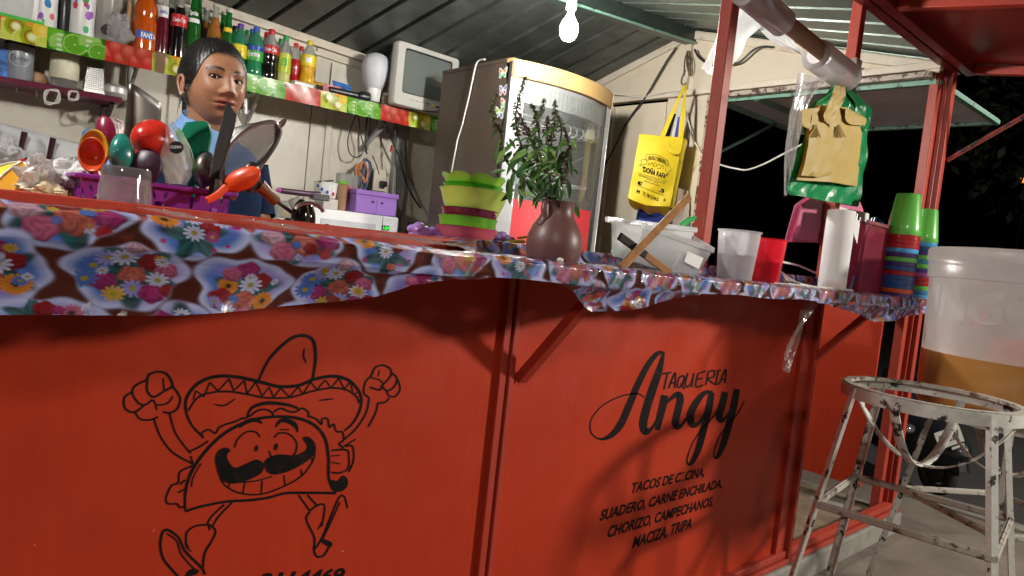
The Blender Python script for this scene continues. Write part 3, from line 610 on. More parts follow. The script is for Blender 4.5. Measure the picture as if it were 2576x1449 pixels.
fd = N(t_, 'ShaderNodeBsdfDiffuse'); fd.inputs[0].default_value = (.20, .11, .09, 1)
mf = N(t_, 'ShaderNodeMixShader'); mf.inputs[0].default_value = .88; t_.links.new(fd.outputs[0], mf.inputs[1]); t_.links.new(tr.outputs[0], mf.inputs[2])
mp = N(t_, 'ShaderNodeMixShader'); t_.links.new(a1.outputs['Alpha'], mp.inputs[0]); t_.links.new(mf.outputs[0], mp.inputs[1]); t_.links.new(b_.outputs[0], mp.inputs[2])
gs = N(t_, 'ShaderNodeBsdfGlossy'); gs.inputs['Roughness'].default_value = .09; fr2 = N(t_, 'ShaderNodeFresnel'); fr2.inputs[0].default_value = 1.42
nn = noise(t_, 55, 5); bp = N(t_, 'ShaderNodeBump'); bp.inputs['Strength'].default_value = .35; bp.inputs['Distance'].default_value = .003; t_.links.new(nn.outputs[0], bp.inputs['Height']); t_.links.new(bp.outputs[0], gs.inputs['Normal'])
mu = N(t_, 'ShaderNodeMath', operation='MULTIPLY'); mu.inputs[1].default_value = .75; t_.links.new(fr2.outputs[0], mu.inputs[0])
mg = N(t_, 'ShaderNodeMixShader'); t_.links.new(mu.outputs[0], mg.inputs[0]); t_.links.new(mp.outputs[0], mg.inputs[1]); t_.links.new(gs.outputs[0], mg.inputs[2]); t_.links.new(mg.outputs[0], out_.inputs[0])
nU = len(us); me = bpy.data.meshes.new('tablecloth'); nq = (nU-1)*(NV-1)
me.vertices.add(NV*nU); me.vertices.foreach_set('co', cv.reshape(-1))
jj, ii = np.meshgrid(np.arange(NV-1), np.arange(nU-1), indexing='ij'); q0 = jj*nU+ii
F = np.stack([q0, q0+nU, q0+nU+1, q0+1], -1).reshape(-1)
me.loops.add(nq*4); me.loops.foreach_set('vertex_index', F.astype(np.int32)); me.polygons.add(nq); me.polygons.foreach_set('loop_start', np.arange(0, nq*4, 4, dtype=np.int32))
me.update(); me.validate(); me.polygons.foreach_set('use_smooth', np.ones(nq, bool)); me.materials.append(m_)
rgba[..., :3] *= np.array((.58, .56, .66), np.float32)
ca = me.color_attributes.new('col', 'FLOAT_COLOR', 'POINT'); ca.data.foreach_set('color', rgba.reshape(-1))
oc = bpy.data.objects.new('tablecloth', me); COL.objects.link(oc); tag(oc, 'clear vinyl tablecloth printed with flower bouquets draped over the counter', 'tablecloth')
# torn strip of clear film hanging by the doorway, crumpled corner at the end
FILM = film('clear_film', (.8, .78, .76), .8, .12, .2)
pts = [atY(x, y, -.19) for x, y in ((2050, 755), (2030, 790), (1998, 850), (1985, 900), (1978, 935))]
mb = MB(); P = catmull(pts, 6); L = len(P)
mb.grid(7, L, lambda u, v: Vector(P[int(round(v*(L-1)))])+Vector(((u-.5)*(.07*(1-v)**2+.02), .012*math.sin(u*6+v*9), .004*math.sin(u*9))))
tag(build('film_strip', mb, FILM), 'torn strip of clear film dangling under the counter by the doorway', 'plastic strip')

# crinkled clear tape holding the cloth on the ledge
for k, (x0, y0, x1, y1, lab) in enumerate(((345, 512, 440, 548, 'crinkled clear tape on the counter front near the glass tumbler'), (600, 548, 690, 588, 'crinkled clear tape on the counter front below the dark lids'), (936, 586, 1040, 622, 'shiny folded clear film at the end of the bare ledge'))):
    a, b = atY(x0, y0, -.02), atY(x1, y1-20, -.02); mb = MB()
    mb.grid(26, 12, lambda u, v: Vector((a.x+(b.x-a.x)*u+.004*mnoise.noise(Vector((u*5, v*7, k))), -.012-.20*v+.006*mnoise.noise(Vector((u*9, v*4, k+5))), max(1.0835, ztop_(a.x+(b.x-a.x)*u))+.006*(1-v)+.006+.007*abs(mnoise.noise(Vector((u*9+k, v*12, 3))))))) 
    tag(build('clear_tape', mb, film('crinkled_tape', (.85, .78, .76), .86, .07, .1, 2.2, .8, 90), smooth=25), lab, 'tape')
# ================================================================== UPPER SHELF ON THE BACK WALL
YS = 2.40
s0, s1 = atY(0, 39, YS), atY(1129, 302, YS); sB = atY(560, 226.7, YS)
szt = lambda X: s0.z+(s1.z-s0.z)*(X-s0.x)/(s1.x-s0.x)
SH = .090
def fruit_cols(U, Vn):
    """printed fruit border: U metres along, Vn 0..1 up -> rgb"""
    c = np.zeros(U.shape+(3,)); PER = .56; u = np.mod(U, PER)/PER; h = Vn; asp = PER/SH
    def put(m, col): 
        m = np.clip(m, 0, 1)[..., None]; c[:] = c*(1-m)+np.array(col)*m
    c[:] = (.20, .48, .02)
    red = (u < .34); put(red*1.0, (.52, .02, .02))
    for (cx, cy, r, sh) in ((.03, .35, .5, 0), (.09, .72, .48, 1), (.12, .2, .45, 2), (.18, .6, .5, 3), (.23, .25, .45, 1), (.28, .7, .5, 2), (.325, .3, .42, 0)):
        d = np.hypot((u-cx)*asp, (h-cy))/r; m = (1-sstep(.85, 1, d))*red
        put(m, (.62-.05*sh, .035+.012*sh, .03)); put((1-sstep(.0, .75, np.hypot((u-cx)*asp+.12, (h-cy)-.15)/r))*red*.55, (.85, .28, .22)); put(m*sstep(.8, .95, d)*.7, (.20, .0, .01))
    kw = (u >= .34) & (u < .62); put(kw*1.0, (.50, .58, .03)); put(kw*(h > .84)*1., (.85, .35, .02))
    for (cx, cy, r, typ) in ((.37, .45, .5, 'l'), (.43, .68, .46, 'k'), (.47, .2, .4, 'l'), (.53, .35, .50, 'k'), (.59, .75, .4, 'y'), (.60, .2, .35, 'l')):
        d = np.hypot((u-cx)*asp, (h-cy))/r; tt = np.arctan2(h-cy, (u-cx)*asp); m = (1-sstep(.92, 1, d))*kw
        if typ == 'k':
            put(m, (.38, .46, .01)); put(m*(1-sstep(.6, .68, d)), (.30, .12, .02)); put(m*(1-sstep(.42, .58, d+.05*np.sin(tt*14))), (.62, .6, .1)); put(m*(1-sstep(.28, .36, d)), (.85, .85, .6))
        elif typ == 'l': put(m, (.62, .70, .12)); put(m*sstep(.8, .9, d), (.75, .78, .3)); put(m*(1-sstep(.05, .1, np.abs(np.sin(tt*4))))*.6, (.8, .85, .5))
        else: put(m, (.86, .60, .02)); put(m*(1-sstep(.2, .7, d))*.5, (.95, .85, .4))
    lm = u >= .62
    put(lm*1., (.04, .20, .01))
    for (cx, cy, r, typ) in ((.66, .75, .45, 'p'), (.71, .35, .5, 'w'), (.80, .45, .56, 's'), (.90, .7, .5, 'w'), (.96, .3, .5, 's')):
        d = np.hypot((u-cx)*asp, (h-cy))/r; tt = np.arctan2(h-cy, (u-cx)*asp); m = (1-sstep(.93, 1, d))*lm
        if typ == 's':
            put(m, (.10, .42, .01)); put(m*(1-sstep(.84, .88, d)), (.50, .72, .25)); put(m*(1-sstep(.76, .80, d)), (.14, .42, .02)); put(m*(1-sstep(.76, .8, d))*(1-sstep(.05, .2, np.abs(np.sin(tt*5))))*.7, (.4, .62, .15)); put(m*(1-sstep(.06, .12, d)), (.5, .7, .3))
        elif typ == 'w': put(m, (.36, .62, .16)); put(m*(h < cy-.2), (.10, .5, .01)); put(m*(1-sstep(.08, .16, np.abs((u-cx)*asp+.05)))*(np.sin(h*26) > 0)*.8, (.75, .85, .65))
        else: put(m, (.16, .50, .02))
    return c
FRUIT = attr_mat('fruit_print', .28, coat=.4, var=.05)
def fruit_strip(x0, x1, par, ph=0):
    n = int((x1-x0)/.0028); h = 34
    u = np.linspace(x0, x1, n); v = np.linspace(0, 1, h); UU, VV = np.meshgrid(u, v)
    cols = fruit_cols(UU+ph, VV).reshape(-1, 3)**1.15*.85
    mb = MB(); wv = lambda X, t: .003*math.sin(X*14)+.002*math.sin(X*33+t*3)
    mb.grid(n, h, lambda a, b: (x0+(x1-x0)*a, YS-.003+wv(x0+(x1-x0)*a, b)-.008*(1-b)**2, szt(x0+(x1-x0)*a)-SH*(1-b)))
    return build('fruit_border', mb, FRUIT, par, colors=cols)
BOARD = mat('white_board', (.62, .60, .56), .5, var=.08)
xe_ = atY(457, 146, YS).x; xr_ = atY(618, 187, YS).x
for x0, x1, lab, ph in ((-.45, xe_, 'left wall shelf edged with fruit print, loaded with bottles and packs', .465), (xr_-.10, s1.x, 'right wall shelf edged with fruit print, holding small bottles and the television', .20)):
    t = thing('wall_shelf', lab, 'shelf', ((x0+x1)/2, YB-.02, szt((x0+x1)/2)), 'fruit edged shelves on the back wall')
    mb = MB(); mb.add([(x, y, szt(x)-.001-d) for d in (.018, 0) for x in (x0+.002, x1-.002) for y in (YS+.014, YB-.03)], [(0, 1, 3, 2), (4, 6, 7, 5), (0, 4, 5, 1), (2, 3, 7, 6), (0, 2, 6, 4), (1, 5, 7, 3)])
    build('board', mb, BOARD, t); fruit_strip(x0, x1, t, ph)
    for xb in ((x0+.75, x1-.12) if x0 < 0 else (x0+.22, x0+.95)):
        if x0 < 0 and xb > .55: xb = x1-.16
        build('bracket', MB().bar((xb, YB-.03, szt(xb)-.20), (xb, YS+.05, szt(xb)-.02), .012, .022).bar((xb, YB-.025, szt(xb)-.24), (xb, YB-.025, szt(xb)-.03), .03, .008), mat('grey_steel', (.26, .26, .25), .45), t)
# dark tape round the left fruit border
tp = atY(402, 150, YS)
build('tape', MB().bx(tp.x-.02, tp.x+.018, YS-.018, YS-.013, szt(tp.x)-SH-.003, szt(tp.x)+.002, X=None), mat('brown_tape', (.20, .12, .07), .3), bpy.data.objects['wall_shelf'])

# ------------------------------------------------------------------ bottles
def liquid(n, c, r=.12): return mat(n, c, r, var=.12, scale=30, coat=.6)
CLEARN = film('bottle_neck_clear', (.72, .74, .72), .55, .06, .1, 1.2, 0)
PETP = [(.80, 0), (.96, .015), (1, .04), (1, .16), (.93, .22), (.88, .30), (.93, .36), (1, .42), (1.0, .56), (.96, .62)]
PETN = [(.96, .62), (.84, .72), (.62, .80), (.42, .86), (.34, .895), (.34, .93)]
GLP = [(.86, 0), (.98, .01), (1, .04), (1, .30), (.98, .44), (.90, .54), (.74, .62), (.58, .70), (.46, .78)]
GLN = [(.46, .78), (.40, .86), (.37, .92), (.40, .94), (.40, .965), (.34, .97)]
BIGP = [(.86, 0), (.98, .01), (1, .04), (1, .30), (.99, .40), (.96, .47), (.80, .52), (.82, .56), (.88, .62), (.84, .70), (.70, .78), (.52, .85)]
BIGN = [(.52, .85), (.4, .9), (.34, .93), (.34, .95)]
def wrap_label(rad, z0, z1, n=32, a0=0, a1=360, e=.0006):
    mb = MB(); mb.grid(n, 3, lambda u, v: ((rad+e)*math.cos(R_(a0+(a1-a0)*u)), (rad+e)*math.sin(R_(a0+(a1-a0)*u)), z0+(z1-z0)*v)); return mb
def wrap_text(body, rad, zc, h, ang, w, shear=0, off=.02, e=.0016):
    mb = MB(); text_fit(mb, body, lambda u, v: ((rad+e)*math.cos(R_(ang)+(u-w/2)/rad), (rad+e)*math.sin(R_(ang)+(u-w/2)/rad), zc-h/2+v), w, h, shear, off); return mb
def bottle(xD, topD, wD, kind, liq, cap, label, Y=2.47, neck=None, bands=(), words=(), grp='soft drink bottles on the upper shelf', dz=0):
    yb = 39+.233*xD; p = atY(xD, yb, YS); X = atY(xD, yb-4, Y).x; Z = szt(X)+dz; s = mpp((X, Y, Z)); H = (yb-topD)*s*1.03; Rr = wD*s/2
    # keep the apparent top where the photograph shows it when the bottle stands further back
    top = atY(xD+8, topD, Y).z; H = top-Z
    t = thing('bottle', label, 'bottle', (X, Y, Z), grp)
    pr, pn = {'pet': (PETP, PETN), 'glass': (GLP, GLN), 'big': (BIGP, BIGN)}[kind]
    B = lambda n, mb, m, par=t: build(n, mb, m, par, world=False)
    B('body', MB().lathe([(r*Rr, z*H) for r, z in pr], 24, None, True, True), liq)
    B('neck', MB().lathe([(r*Rr, z*H) for r, z in pn], 20, None, False, True), neck or CLEARN)
    if kind == 'glass': B('cap', MB().lathe([(.44*Rr, .955*H), (.46*Rr, .965*H), (.44*Rr, .99*H), (.36*Rr, H)], 20, wob=lambda q, z: 1+.03*math.sin(q*20)), cap)
    else: B('cap', MB().lathe([(.40*Rr, .90*H), (.42*Rr, .905*H), (.41*Rr, .99*H), (.37*Rr, H)], 20, wob=lambda q, z: 1+.02*math.sin(q*20)), cap)
    view = math.degrees(math.atan2(-1.15-Y, -X))
    for (z0, z1, m, rf, a) in bands:
        lb = B('label', wrap_label(Rr*rf, z0*H, z1*H, 36, view-a, view+a), m)
    for (txt, zc, h, w, m, rf, sh, da) in words:
        B('print', wrap_text(txt, Rr*rf, zc*H, h*H, view+da, w*Rr*2, sh, .03), m)
    return t
WH = mat('white_plastic', (.78, .78, .76), .35, var=.04); REDC = mat('red_cap', (.55, .02, .02), .3); GRC = mat('green_cap', (.03, .30, .08), .3); BLC = mat('blue_cap', (.05, .12, .55), .3)
PUR = mat('purple_cap', (.12, .04, .35), .3); YELC = mat('yellow_cap', (.75, .60, .02), .3); STEEL = mat('bottle_crown', (.62, .58, .5), .35, .5); DKC = mat('dark_cap', (.02, .02, .05), .35); ORC = mat('orange_cap', (.8, .2, .04), .3)
cola = liquid('cola', (.006, .004, .004)); orange = liquid('orange_soda', (.52, .085, .006)); dred = liquid('red_soda', (.11, .006, .016)); green = liquid('green_glass', (.012, .10, .012)); amber = liquid('amber_soda', (.34, .13, .025)); pgreen = liquid('green_pet', (.02, .22, .09)); lemon = liquid('lemon_soda', (.55, .58, .18)); redp = liquid('red_pet', (.38, .008, .012)); yel = liquid('yellow_soda', (.68, .36, .01)); clr = liquid('pale_soda', (.5, .55, .45))
GN = film('green_neck', (.02, .30, .05), .35, .06, .1, 1.2, 0); PGN = film('green_pet_neck', (.12, .5, .33), .35, .06, .1, 1.2, 0)
LR = mat('red_label', (.58, .012, .018), .35, var=.05); LY = mat('yellow_label', (.80, .62, .01), .35, var=.08); LG = mat('green_label', (.05, .42, .05), .35, var=.2); LB = mat('blue_label', (.03, .08, .42), .35, var=.1); LW = mat('white_label', (.78, .78, .76), .4, var=.04); LYG = mat('lime_label', (.55, .66, .04), .35, var=.2)
TW = mat('white_print', (.82, .82, .82), .4, var=.02)
bottle(361, -30, 62, 'big', orange, ORC, 'largest orange soda bottle with raised round emblem', 2.50, words=[('FANTA', .245, .07, .55, TW, 1.0, 0, 18)], bands=[(.19, .31, mat('blue_emblem', (.05, .10, .40), .4), 1.002, 36)])
bottle(405, -14, 31, 'glass', dred, STEEL, 'dark red glass soda bottle with white neck label', 2.47, bands=[(.62, .80, LW, .76, 60)], words=[('FANTA', .70, .05, .55, LB, .78, 0, 0)])
bottle(424, -16, 40, 'glass', cola, STEEL, 'dark cola glass bottle behind the red labelled one', 2.57)
bottle(445, -22, 42, 'glass', cola, STEEL, 'dark cola glass bottle with white script on a red label', 2.46, bands=[(.46, .64, LR, .98, 62)], words=[('Coca-Cola', .555, .055, .72, TW, .99, .3, 0), ('COLA', .77, .03, .3, TW, .52, .2, 0)])
bottle(479, -18, 40, 'glass', green, STEEL, 'tall green glass bottle with white lettering at the neck', 2.47, neck=GN, bands=[(.56, .62, LW, .9, 50)], words=[('Sprite', .70, .06, .5, TW, .72, .2, 0)])
bottle(489, -14, 38, 'glass', green, STEEL, 'green glass bottle hidden behind the tall green one', 2.58, neck=GN)
bottle(533, 9, 36, 'glass', amber, STEEL, 'amber glass bottle with clear neck in front of its pair', 2.47, words=[('CI', .62, .05, .3, LR, .75, 0, 30)])
bottle(511, 19, 34, 'glass', amber, STEEL, 'amber glass bottle with clear neck standing behind its pair', 2.57)
bottle(566, 24, 36, 'glass', green, STEEL, 'green glass bottle with small yellow label above the head', 2.47, neck=GN, bands=[(.62, .69, LY, .76, 40), (.22, .36, LY, 1, 60)])
bottle(553, 30, 32, 'glass', green, STEEL, 'dark green glass bottle behind the yellow labelled one', 2.58, neck=GN)
bottle(597, 60, 38, 'pet', pgreen, PUR, 'green plastic bottle with purple cap and yellow label', 2.46, neck=PGN, bands=[(.30, .56, LY, 1.0, 180)])
bottle(584, 66, 34, 'pet', pgreen, DKC, 'green plastic bottle with dark cap behind the purple capped one', 2.56, neck=PGN)
bottle(616, 76, 34, 'pet', clr, GRC, 'pale plastic bottle with green cap in the back row', 2.58)
bottle(637, 68, 41, 'pet', pgreen, BLC, 'green plastic bottle with bright blue cap and green label', 2.46, neck=PGN, bands=[(.30, .50, LG, 1.0, 180), (.50, .60, LB, 1.0, 180)], words=[('Sprite', .43, .10, .8, TW, 1.01, .2, -10)])
bottle(628, 74, 36, 'pet', pgreen, BLC, 'green plastic bottle with blue cap half hidden in the back row', 2.57, neck=PGN)
bottle(675, 74, 39, 'pet', cola, REDC, 'plastic cola bottle with red cap and red label', 2.46, bands=[(.50, .66, LR, 1.0, 180)], words=[('Coca-Cola', .58, .07, .82, TW, 1.01, .3, 0)])
bottle(664, 82, 36, 'pet', cola, REDC, 'plastic cola bottle with red cap half hidden in the back row', 2.57)
bottle(711, 90, 34, 'pet', lemon, GRC, 'clear lemon soda bottle with green cap and lime label', 2.46, bands=[(.22, .60, LYG, 1.0, 180)], words=[('8', .42, .16, .4, LG, 1.01, 0, 0)])
bottle(699, 98, 30, 'pet', clr, GRC, 'pale soda bottle with green cap behind the lime label', 2.57)
bottle(737, 109, 29, 'pet', redp, REDC, 'small red soda bottle between lemon and yellow bottles', 2.49)
bottle(751, 117, 28, 'pet', redp, REDC, 'small red soda bottle tucked behind the yellow one', 2.58)
bottle(771, 103, 38, 'pet', yel, YELC, 'yellow soda bottle with yellow cap standing on a white box', 2.46, bands=[(.42, .66, LY, 1.0, 180), (.48, .60, LW, 1.003, 22)], dz=.02)
# ------------------------------------------------------------------ other things on the upper shelf
def onshelf(xD, Y): X = atY(xD, 39+.233*xD-3, Y).x; return Vector((X, Y, szt(X)))
def boxthing(name, label, cat, p, sx, sy, sz, m, rz=0, bev=.003, extra=None, group=None):
    t = thing(name, label, cat, p, group, (0, 0, R_(rz))); build('body', MB().bx(-sx/2, sx/2, -sy/2, sy/2, 0, sz), m, t, bevel=bev, world=False); return t
p = onshelf(758, 2.44); t = boxthing('white_box', 'flat white box under the yellow soda bottle', 'box', p, .11, .07, .018, WH, 4)
build('lid', MB().bx(-.057, .057, -.037, .037, .0185, .021), WH, t, world=False, bevel=.001)
pk = [mat('packet_yellow', (.75, .45, .03), .35, var=.4, scale=25), mat('packet_blue', (.05, .18, .5), .35, var=.6, scale=25), mat('packet_pink', (.65, .25, .3), .35, var=.6, scale=30), mat('packet_orange', (.7, .22, .08), .35, var=.5, scale=30)]
def packet(loc, w, h, tx, rz, m, label):
    mb = MB(); mb.grid(9, 9, lambda u, v: ((u-.5)*w, .012*math.sin(u*math.pi)*math.sin(v*math.pi)+.002*math.sin(u*23)*math.sin(v*17), (v)*h)); mb.grid(9, 9, lambda u, v: ((.5-u)*w, -.012*math.sin(u*math.pi)*math.sin(v*math.pi), v*h))
    o = thing('food_packet', label, 'packet', loc, 'packets lying on the upper shelf', (R_(tx), 0, R_(rz))); build('pouch', mb, m, o, world=False)
    build('seal', MB().bx(-w/2, w/2, -.0015, .0015, h, h+.008), m, o, world=False)
packet(onshelf(815, 2.50)+Vector((0, 0, .045)), .11, .035, -60, 5, pk[0], 'yellow food packet on top of the pile beside the yellow bottle')
packet(onshelf(840, 2.46), .11, .06, -30, -8, pk[2], 'pink and white food packet at the front of the pile')
packet(onshelf(866, 2.50)+Vector((0, 0, .01)), .12, .085, -25, 6, pk[1], 'blue and white food packet leaning on the pile')
packet(onshelf(862, 2.46), .11, .025, -50, 3, pk[3], 'orange food packet under the blue one')
p = onshelf(878, 2.45); q = onshelf(915, 2.43)
t = thing('flashlight', 'black flashlight lying in front of the packets', 'flashlight', p+Vector((0, 0, .03)))
build('barrel', MB().tube([p+Vector((-.11, .02, .026)), p+Vector((.05, 0, .026))], [.018, .019], 14), mat('black_plastic', (.012, .012, .013), .35), t)
build('head', MB().tube([p+Vector((.05, 0, .026)), p+Vector((.075, 0, .028)), p+Vector((.12, 0, .03))], [.019, .03, .032], 16), mat('black_plastic', (.012, .012, .013), .35), t)
p = onshelf(938, 2.50)
t = thing('led_lamp', 'big unlit white dome lamp resting on the shelf beside the television', 'lamp', p)
build('dome', MB().lathe([(.001, .30), (.03, .298), (.058, .285), (.076, .255), (.082, .215), (.078, .17), (.066, .13), (.05, .10)][::-1], 32, T(p)), mat('frosted_dome', (.62, .63, .68), .4, var=.03, sub=.2), t)
build('base', MB().lathe([(.036, .02), (.04, .03), (.043, .095), (.05, .10)], 24, T(p)), WH, t)
build('foot', MB().lathe([(.05, 0), (.052, .018), (.036, .022)], 20, T(p)), mat('black_plastic', (.012, .012, .013), .35), t)
p = onshelf(972, 2.44); t = thing('spice_jar', 'small squat glass jar of brown spice by the television', 'jar', p)
build('glass', MB().lathe([(.024, 0), (.028, .004), (.03, .05), (.024, .062)], 20, T(p)), mat('brown_spice', (.22, .14, .09), .15, var=.3, scale=60, coat=.8), t); build('lid', MB().lathe([(.026, .0625), (.026, .075), (.02, .078)], 20, T(p)), mat('jar_lid', (.5, .45, .4), .4), t)
# television
YT = 2.33
c0, c1, c2, c3 = [atY(x, y, YT) for x, y in ((997.4, 105), (1157.5, 140.5), (1145, 295), (992, 266.7))]
tvw = (c1.x+c2.x-c0.x-c3.x)/2; tvx = (c3.x+c0.x)/2; zb_, zt_ = (c3.z+c2.z)/2, (c0.z+c1.z)/2; H = zt_-zb_
tv = thing('television', 'old grey tube television standing at the right end of the shelf', 'television', (tvx+tvw/2, YT+.1, zb_))
GRT = mat('tv_grey', (.52, .51, .47), .45, var=.05, scale=6, bump=.03, bscale=400); DKG = mat('tv_dark_grey', (.16, .16, .155), .5, var=.1)
tz = lambda x, z: z+ (s1.z-s0.z)/(s1.x-s0.x)*(x-tvx)*.6
def rr(x0, x1, z0, z1, y, r=.02, n=5):
    P = []
    for cx, cz, a in ((x1-r, z1-r, 0), (x0+r, z1-r, 90), (x0+r, z0+r, 180), (x1-r, z0+r, 270)):
        P += [(cx+r*math.cos(R_(a+90*k/n)), y, cz+r*math.sin(R_(a+90*k/n))) for k in range(n+1)]
    return P
def loft(rings, cap0=True, cap1=True):
    mb = MB(); n = len(rings[0]); V = [p for r in rings for p in r]
    F = [(i*n+k, i*n+(k+1) % n, (i+1)*n+(k+1) % n, (i+1)*n+k) for i in range(len(rings)-1) for k in range(n)]
    if cap0: F.append(tuple(range(n)))
    if cap1: F.append(tuple(range((len(rings)-1)*n, len(rings)*n))[::-1])
    return mb.add(V, F)
x0, x1 = tvx, tvx+tvw; sx0, sx1, sz0, sz1 = x0+.065*tvw/.44, x1-.055*tvw/.44, zb_+H*.235, zt_-H*.105
build('front_bezel', loft([rr(x0, x1, zb_, zt_, YT+.055, .02), rr(x0, x1, zb_, zt_, YT+.012, .02), rr(x0+.008, x1-.008, zb_+.006, zt_-.006, YT, .018), rr(sx0-.012, sx1+.012, sz0-.01, sz1+.01, YT+.001, .016), rr(sx0, sx1, sz0, sz1, YT+.016, .014)], True, False), GRT, tv)
build('cabinet', loft([rr(x0+.004, x1-.004, zb_+.004, zt_-.004, YT+.056, .02), rr(x0+.03, x1-.03, zb_+.01, zt_-.03, YT+.12, .03), rr(x0+.09, x1-.09, zb_+.02, zt_-.10, YT+.30, .03)], True, True), DKG, tv)
mb = MB(); mb.grid(16, 14, lambda u, v: (sx0+(sx1-sx0)*u, YT+.0155-.014*(1-(2*u-1)**2)*(1-(2*v-1)**2), sz0+(sz1-sz0)*v)); build('screen', mb, mat('tv_glass', (.15, .17, .155), .12, var=.05, coat=.5), tv)
build('screen_mask', loft([rr(sx0-.006, sx1+.006, sz0-.006, sz1+.006, YT+.006, .014), rr(sx0, sx1, sz0, sz1, YT+.0145, .013)], False, False), mat('black_plastic', (.012, .012, .013), .35), tv)
for k in range(7):
    x = x0+tvw*(.27+.045*k); build('button', MB().lathe([(.0085 if k == 0 else .0055, 0), (.0085 if k == 0 else .0055, .006), (.003, .007)], 14, T(x, YT+.001, zb_+H*.135) @ RX(90)), DKG if k > 5 else GRT, tv)
for k in range(2):
    x = x0+tvw*(.62+.07*k); build('av_socket', MB().lathe([(.006, 0), (.006, .012), (.003, .014)], 12, T(x, YT+.001, zb_+H*.12) @ RX(90)), [LY, DKC][k], tv)
for dx in (.69, .75):
    build('cable', MB().tube(catmull([(x0+tvw*(dx-.03), YT-.012, zb_+H*.12), (x0+tvw*dx, YT-.05, zb_+H*.08), (x0+tvw*(dx-.1), YT-.03, zb_+H*.02), (x0+tvw*(dx-.32), YT-.02, zb_-.005), (x0+tvw*(dx-.45), YT+.03, zb_-.004)], 6), .0025, 6), mat('black_cable', (.02, .02, .02), .5), tv)
mb = MB(); text_fit(mb, 'DAEWOO', lambda u, v: (x0+tvw*.5+u, YT-.0006, zb_+H*.19+v), .06, .008); build('maker_name', mb, mat('grey_print', (.35, .35, .34), .4), tv)
# packs at the left end of the shelf
def sleeve(xD, w, topD, Y, m, name, label, cat, spots):
    p = onshelf(xD, Y); s = mpp(p); r = w*s/2; h = atY(xD+6, topD, Y).z-p.z
    t = thing(name, label, cat, p); build('sleeve', MB().lathe([(r*.9, 0), (r, .006), (r*1.0, h*.5), (r*.98, h)], 26, T(p), wob=lambda q, z: 1+.015*math.sin(5*q+z*40)), m, t)
    view = math.atan2(-1.15-Y, -p.x)
    for k in range(spots):
        a = view+random.uniform(-.9, .9); z = random.uniform(.05, .95)*h; rr_ = random.uniform(.006, .014)*r/.05
        mb = MB(); mb.flat([T(p) @ Vector(((r*1.018+.001)*math.cos(a+math.cos(q)*rr_/r), (r*1.018+.001)*math.sin(a+math.cos(q)*rr_/r), z+math.sin(q)*rr_*1.5)) for q in np.linspace(0, 2*math.pi, 9)[:-1]])
        build('printed_spot', mb, mat('print_%d' % (k % 4), [(.30, .08, .45), (.6, .04, .05), (.05, .25, .6), (.05, .4, .15)][k % 4], .4), t)
    return t
sleeve(112, 52, -80, 2.49, WH, 'cup_sleeve', 'white sleeve of foam cups with coloured specks, left of the black can', 'pack', 12)
sleeve(206, 54, -80, 2.48, WH, 'cup_sleeve', 'white sleeve of foam cups with coloured specks, right of the black can', 'pack', 12)
sleeve(162, 32, -80, 2.52, mat('can_print', (.03, .03, .035), .3, var=.3, scale=14), 'spray_can', 'tall black can with red and yellow print between white sleeves', 'can', 0)
p = onshelf(168, 2.455)
for k, (dx, z, c) in enumerate(((0, .16, 1), (-.012, .19, 2), (.012, .20, 0), (.006, .12, 2))):
    pass
p = onshelf(40, 2.50); s = mpp(p)
t = thing('tissue_pack', 'shiny clear wrapped pack of white paper at the left end of the shelf', 'pack', p)
build('bundle', MB().bx(p.x-.11, p.x+.085, p.y-.05, p.y+.09, p.z+.002, p.z+.35), WH, t, bevel=.03)
mb = MB().lathe([(.10, .0), (.135, .03), (.14, .2), (.13, .36)], 40, T(p+Vector((-.012, .02, 0))) @ SC(.9, .62, 1), wob=lambda q, z: 1+.03*math.sin(9*q+z*30)); build('wrapper', mb, film('pack_wrap', (.9, .92, .92), .62, .1, .2, 1.5, .6, 20), t)
build('green_band', MB().bx(p.x-.117, p.x+.09, p.y-.078, p.y-.074, p.z-.01, p.z+.018), LG, t)
p = onshelf(262, 2.50)
t = thing('film_roll', 'roll of plastic film standing on the shelf beside the wooden stick', 'roll', p)
build('film', MB().lathe([(.045, .0), (.048, .004), (.047, .38)], 26, T(p)), film('milky_film', (.75, .75, .72), .35, .2, .2), t)
build('tube_end', MB().tube([p+Vector((.0, -.055, .055)), p+Vector((.0, .02, .055))], .024, 20), mat('dark_hole', (.05, .03, .03), .8), t)
build('core', MB().lathe([(.02, 0), (.02, .38)], 16, T(p)), mat('card', (.36, .26, .17), .8), t)
p = onshelf(318, 2.56); tag(build('wooden_stick', MB().tube([p, p+Vector((.012, 0, .5))], .011, 10), mat('pine', (.60, .38, .18), .55, var=.2, scale=20)), 'pale wooden stick upright among the packs on the shelf', 'stick')
p = onshelf(298, 2.44)
def crumple(loc, r, h, m, name, label, cat, seed=0, flare=.3, n=34, amp=.22):
    rn = np.random.default_rng(seed); ph = rn.uniform(0, 6, 12); mb = MB()
    so = Vector((seed*3.7, seed*1.3, seed*.9))
    mb.ball((0, 0, 0), 1, 46, 30)
    V = []
    for p in mb.v:
        p = Vector(p); d = 1+.55*mnoise.noise(p*1.5+so)+.5*(abs(mnoise.noise(p*2.6+so*2))-.2)+.28*(abs(mnoise.noise(p*6+so))-.15)
        k = 1-.45*max(0, p.z)*(1-flare if p.z < .6 else 1-flare*2)
        V.append(Vector(loc)+Vector((p.x*r*d*k*1.15, p.y*r*d*k, max(0, (p.z*.5+.5)*h*(.75+.35*d)))))
    mb.v = [tuple(p) for p in V]
    return tag(build(name, mb, m, smooth=26), label, cat)
crumple(p, .045, .12, film('ice_bag', (.88, .88, .88), .55, .1, .2, 1.5, .6, 60), 'plastic_bag', 'small knotted clear bag beside the big orange bottle', 'plastic bag', 3)
EYX = .0295
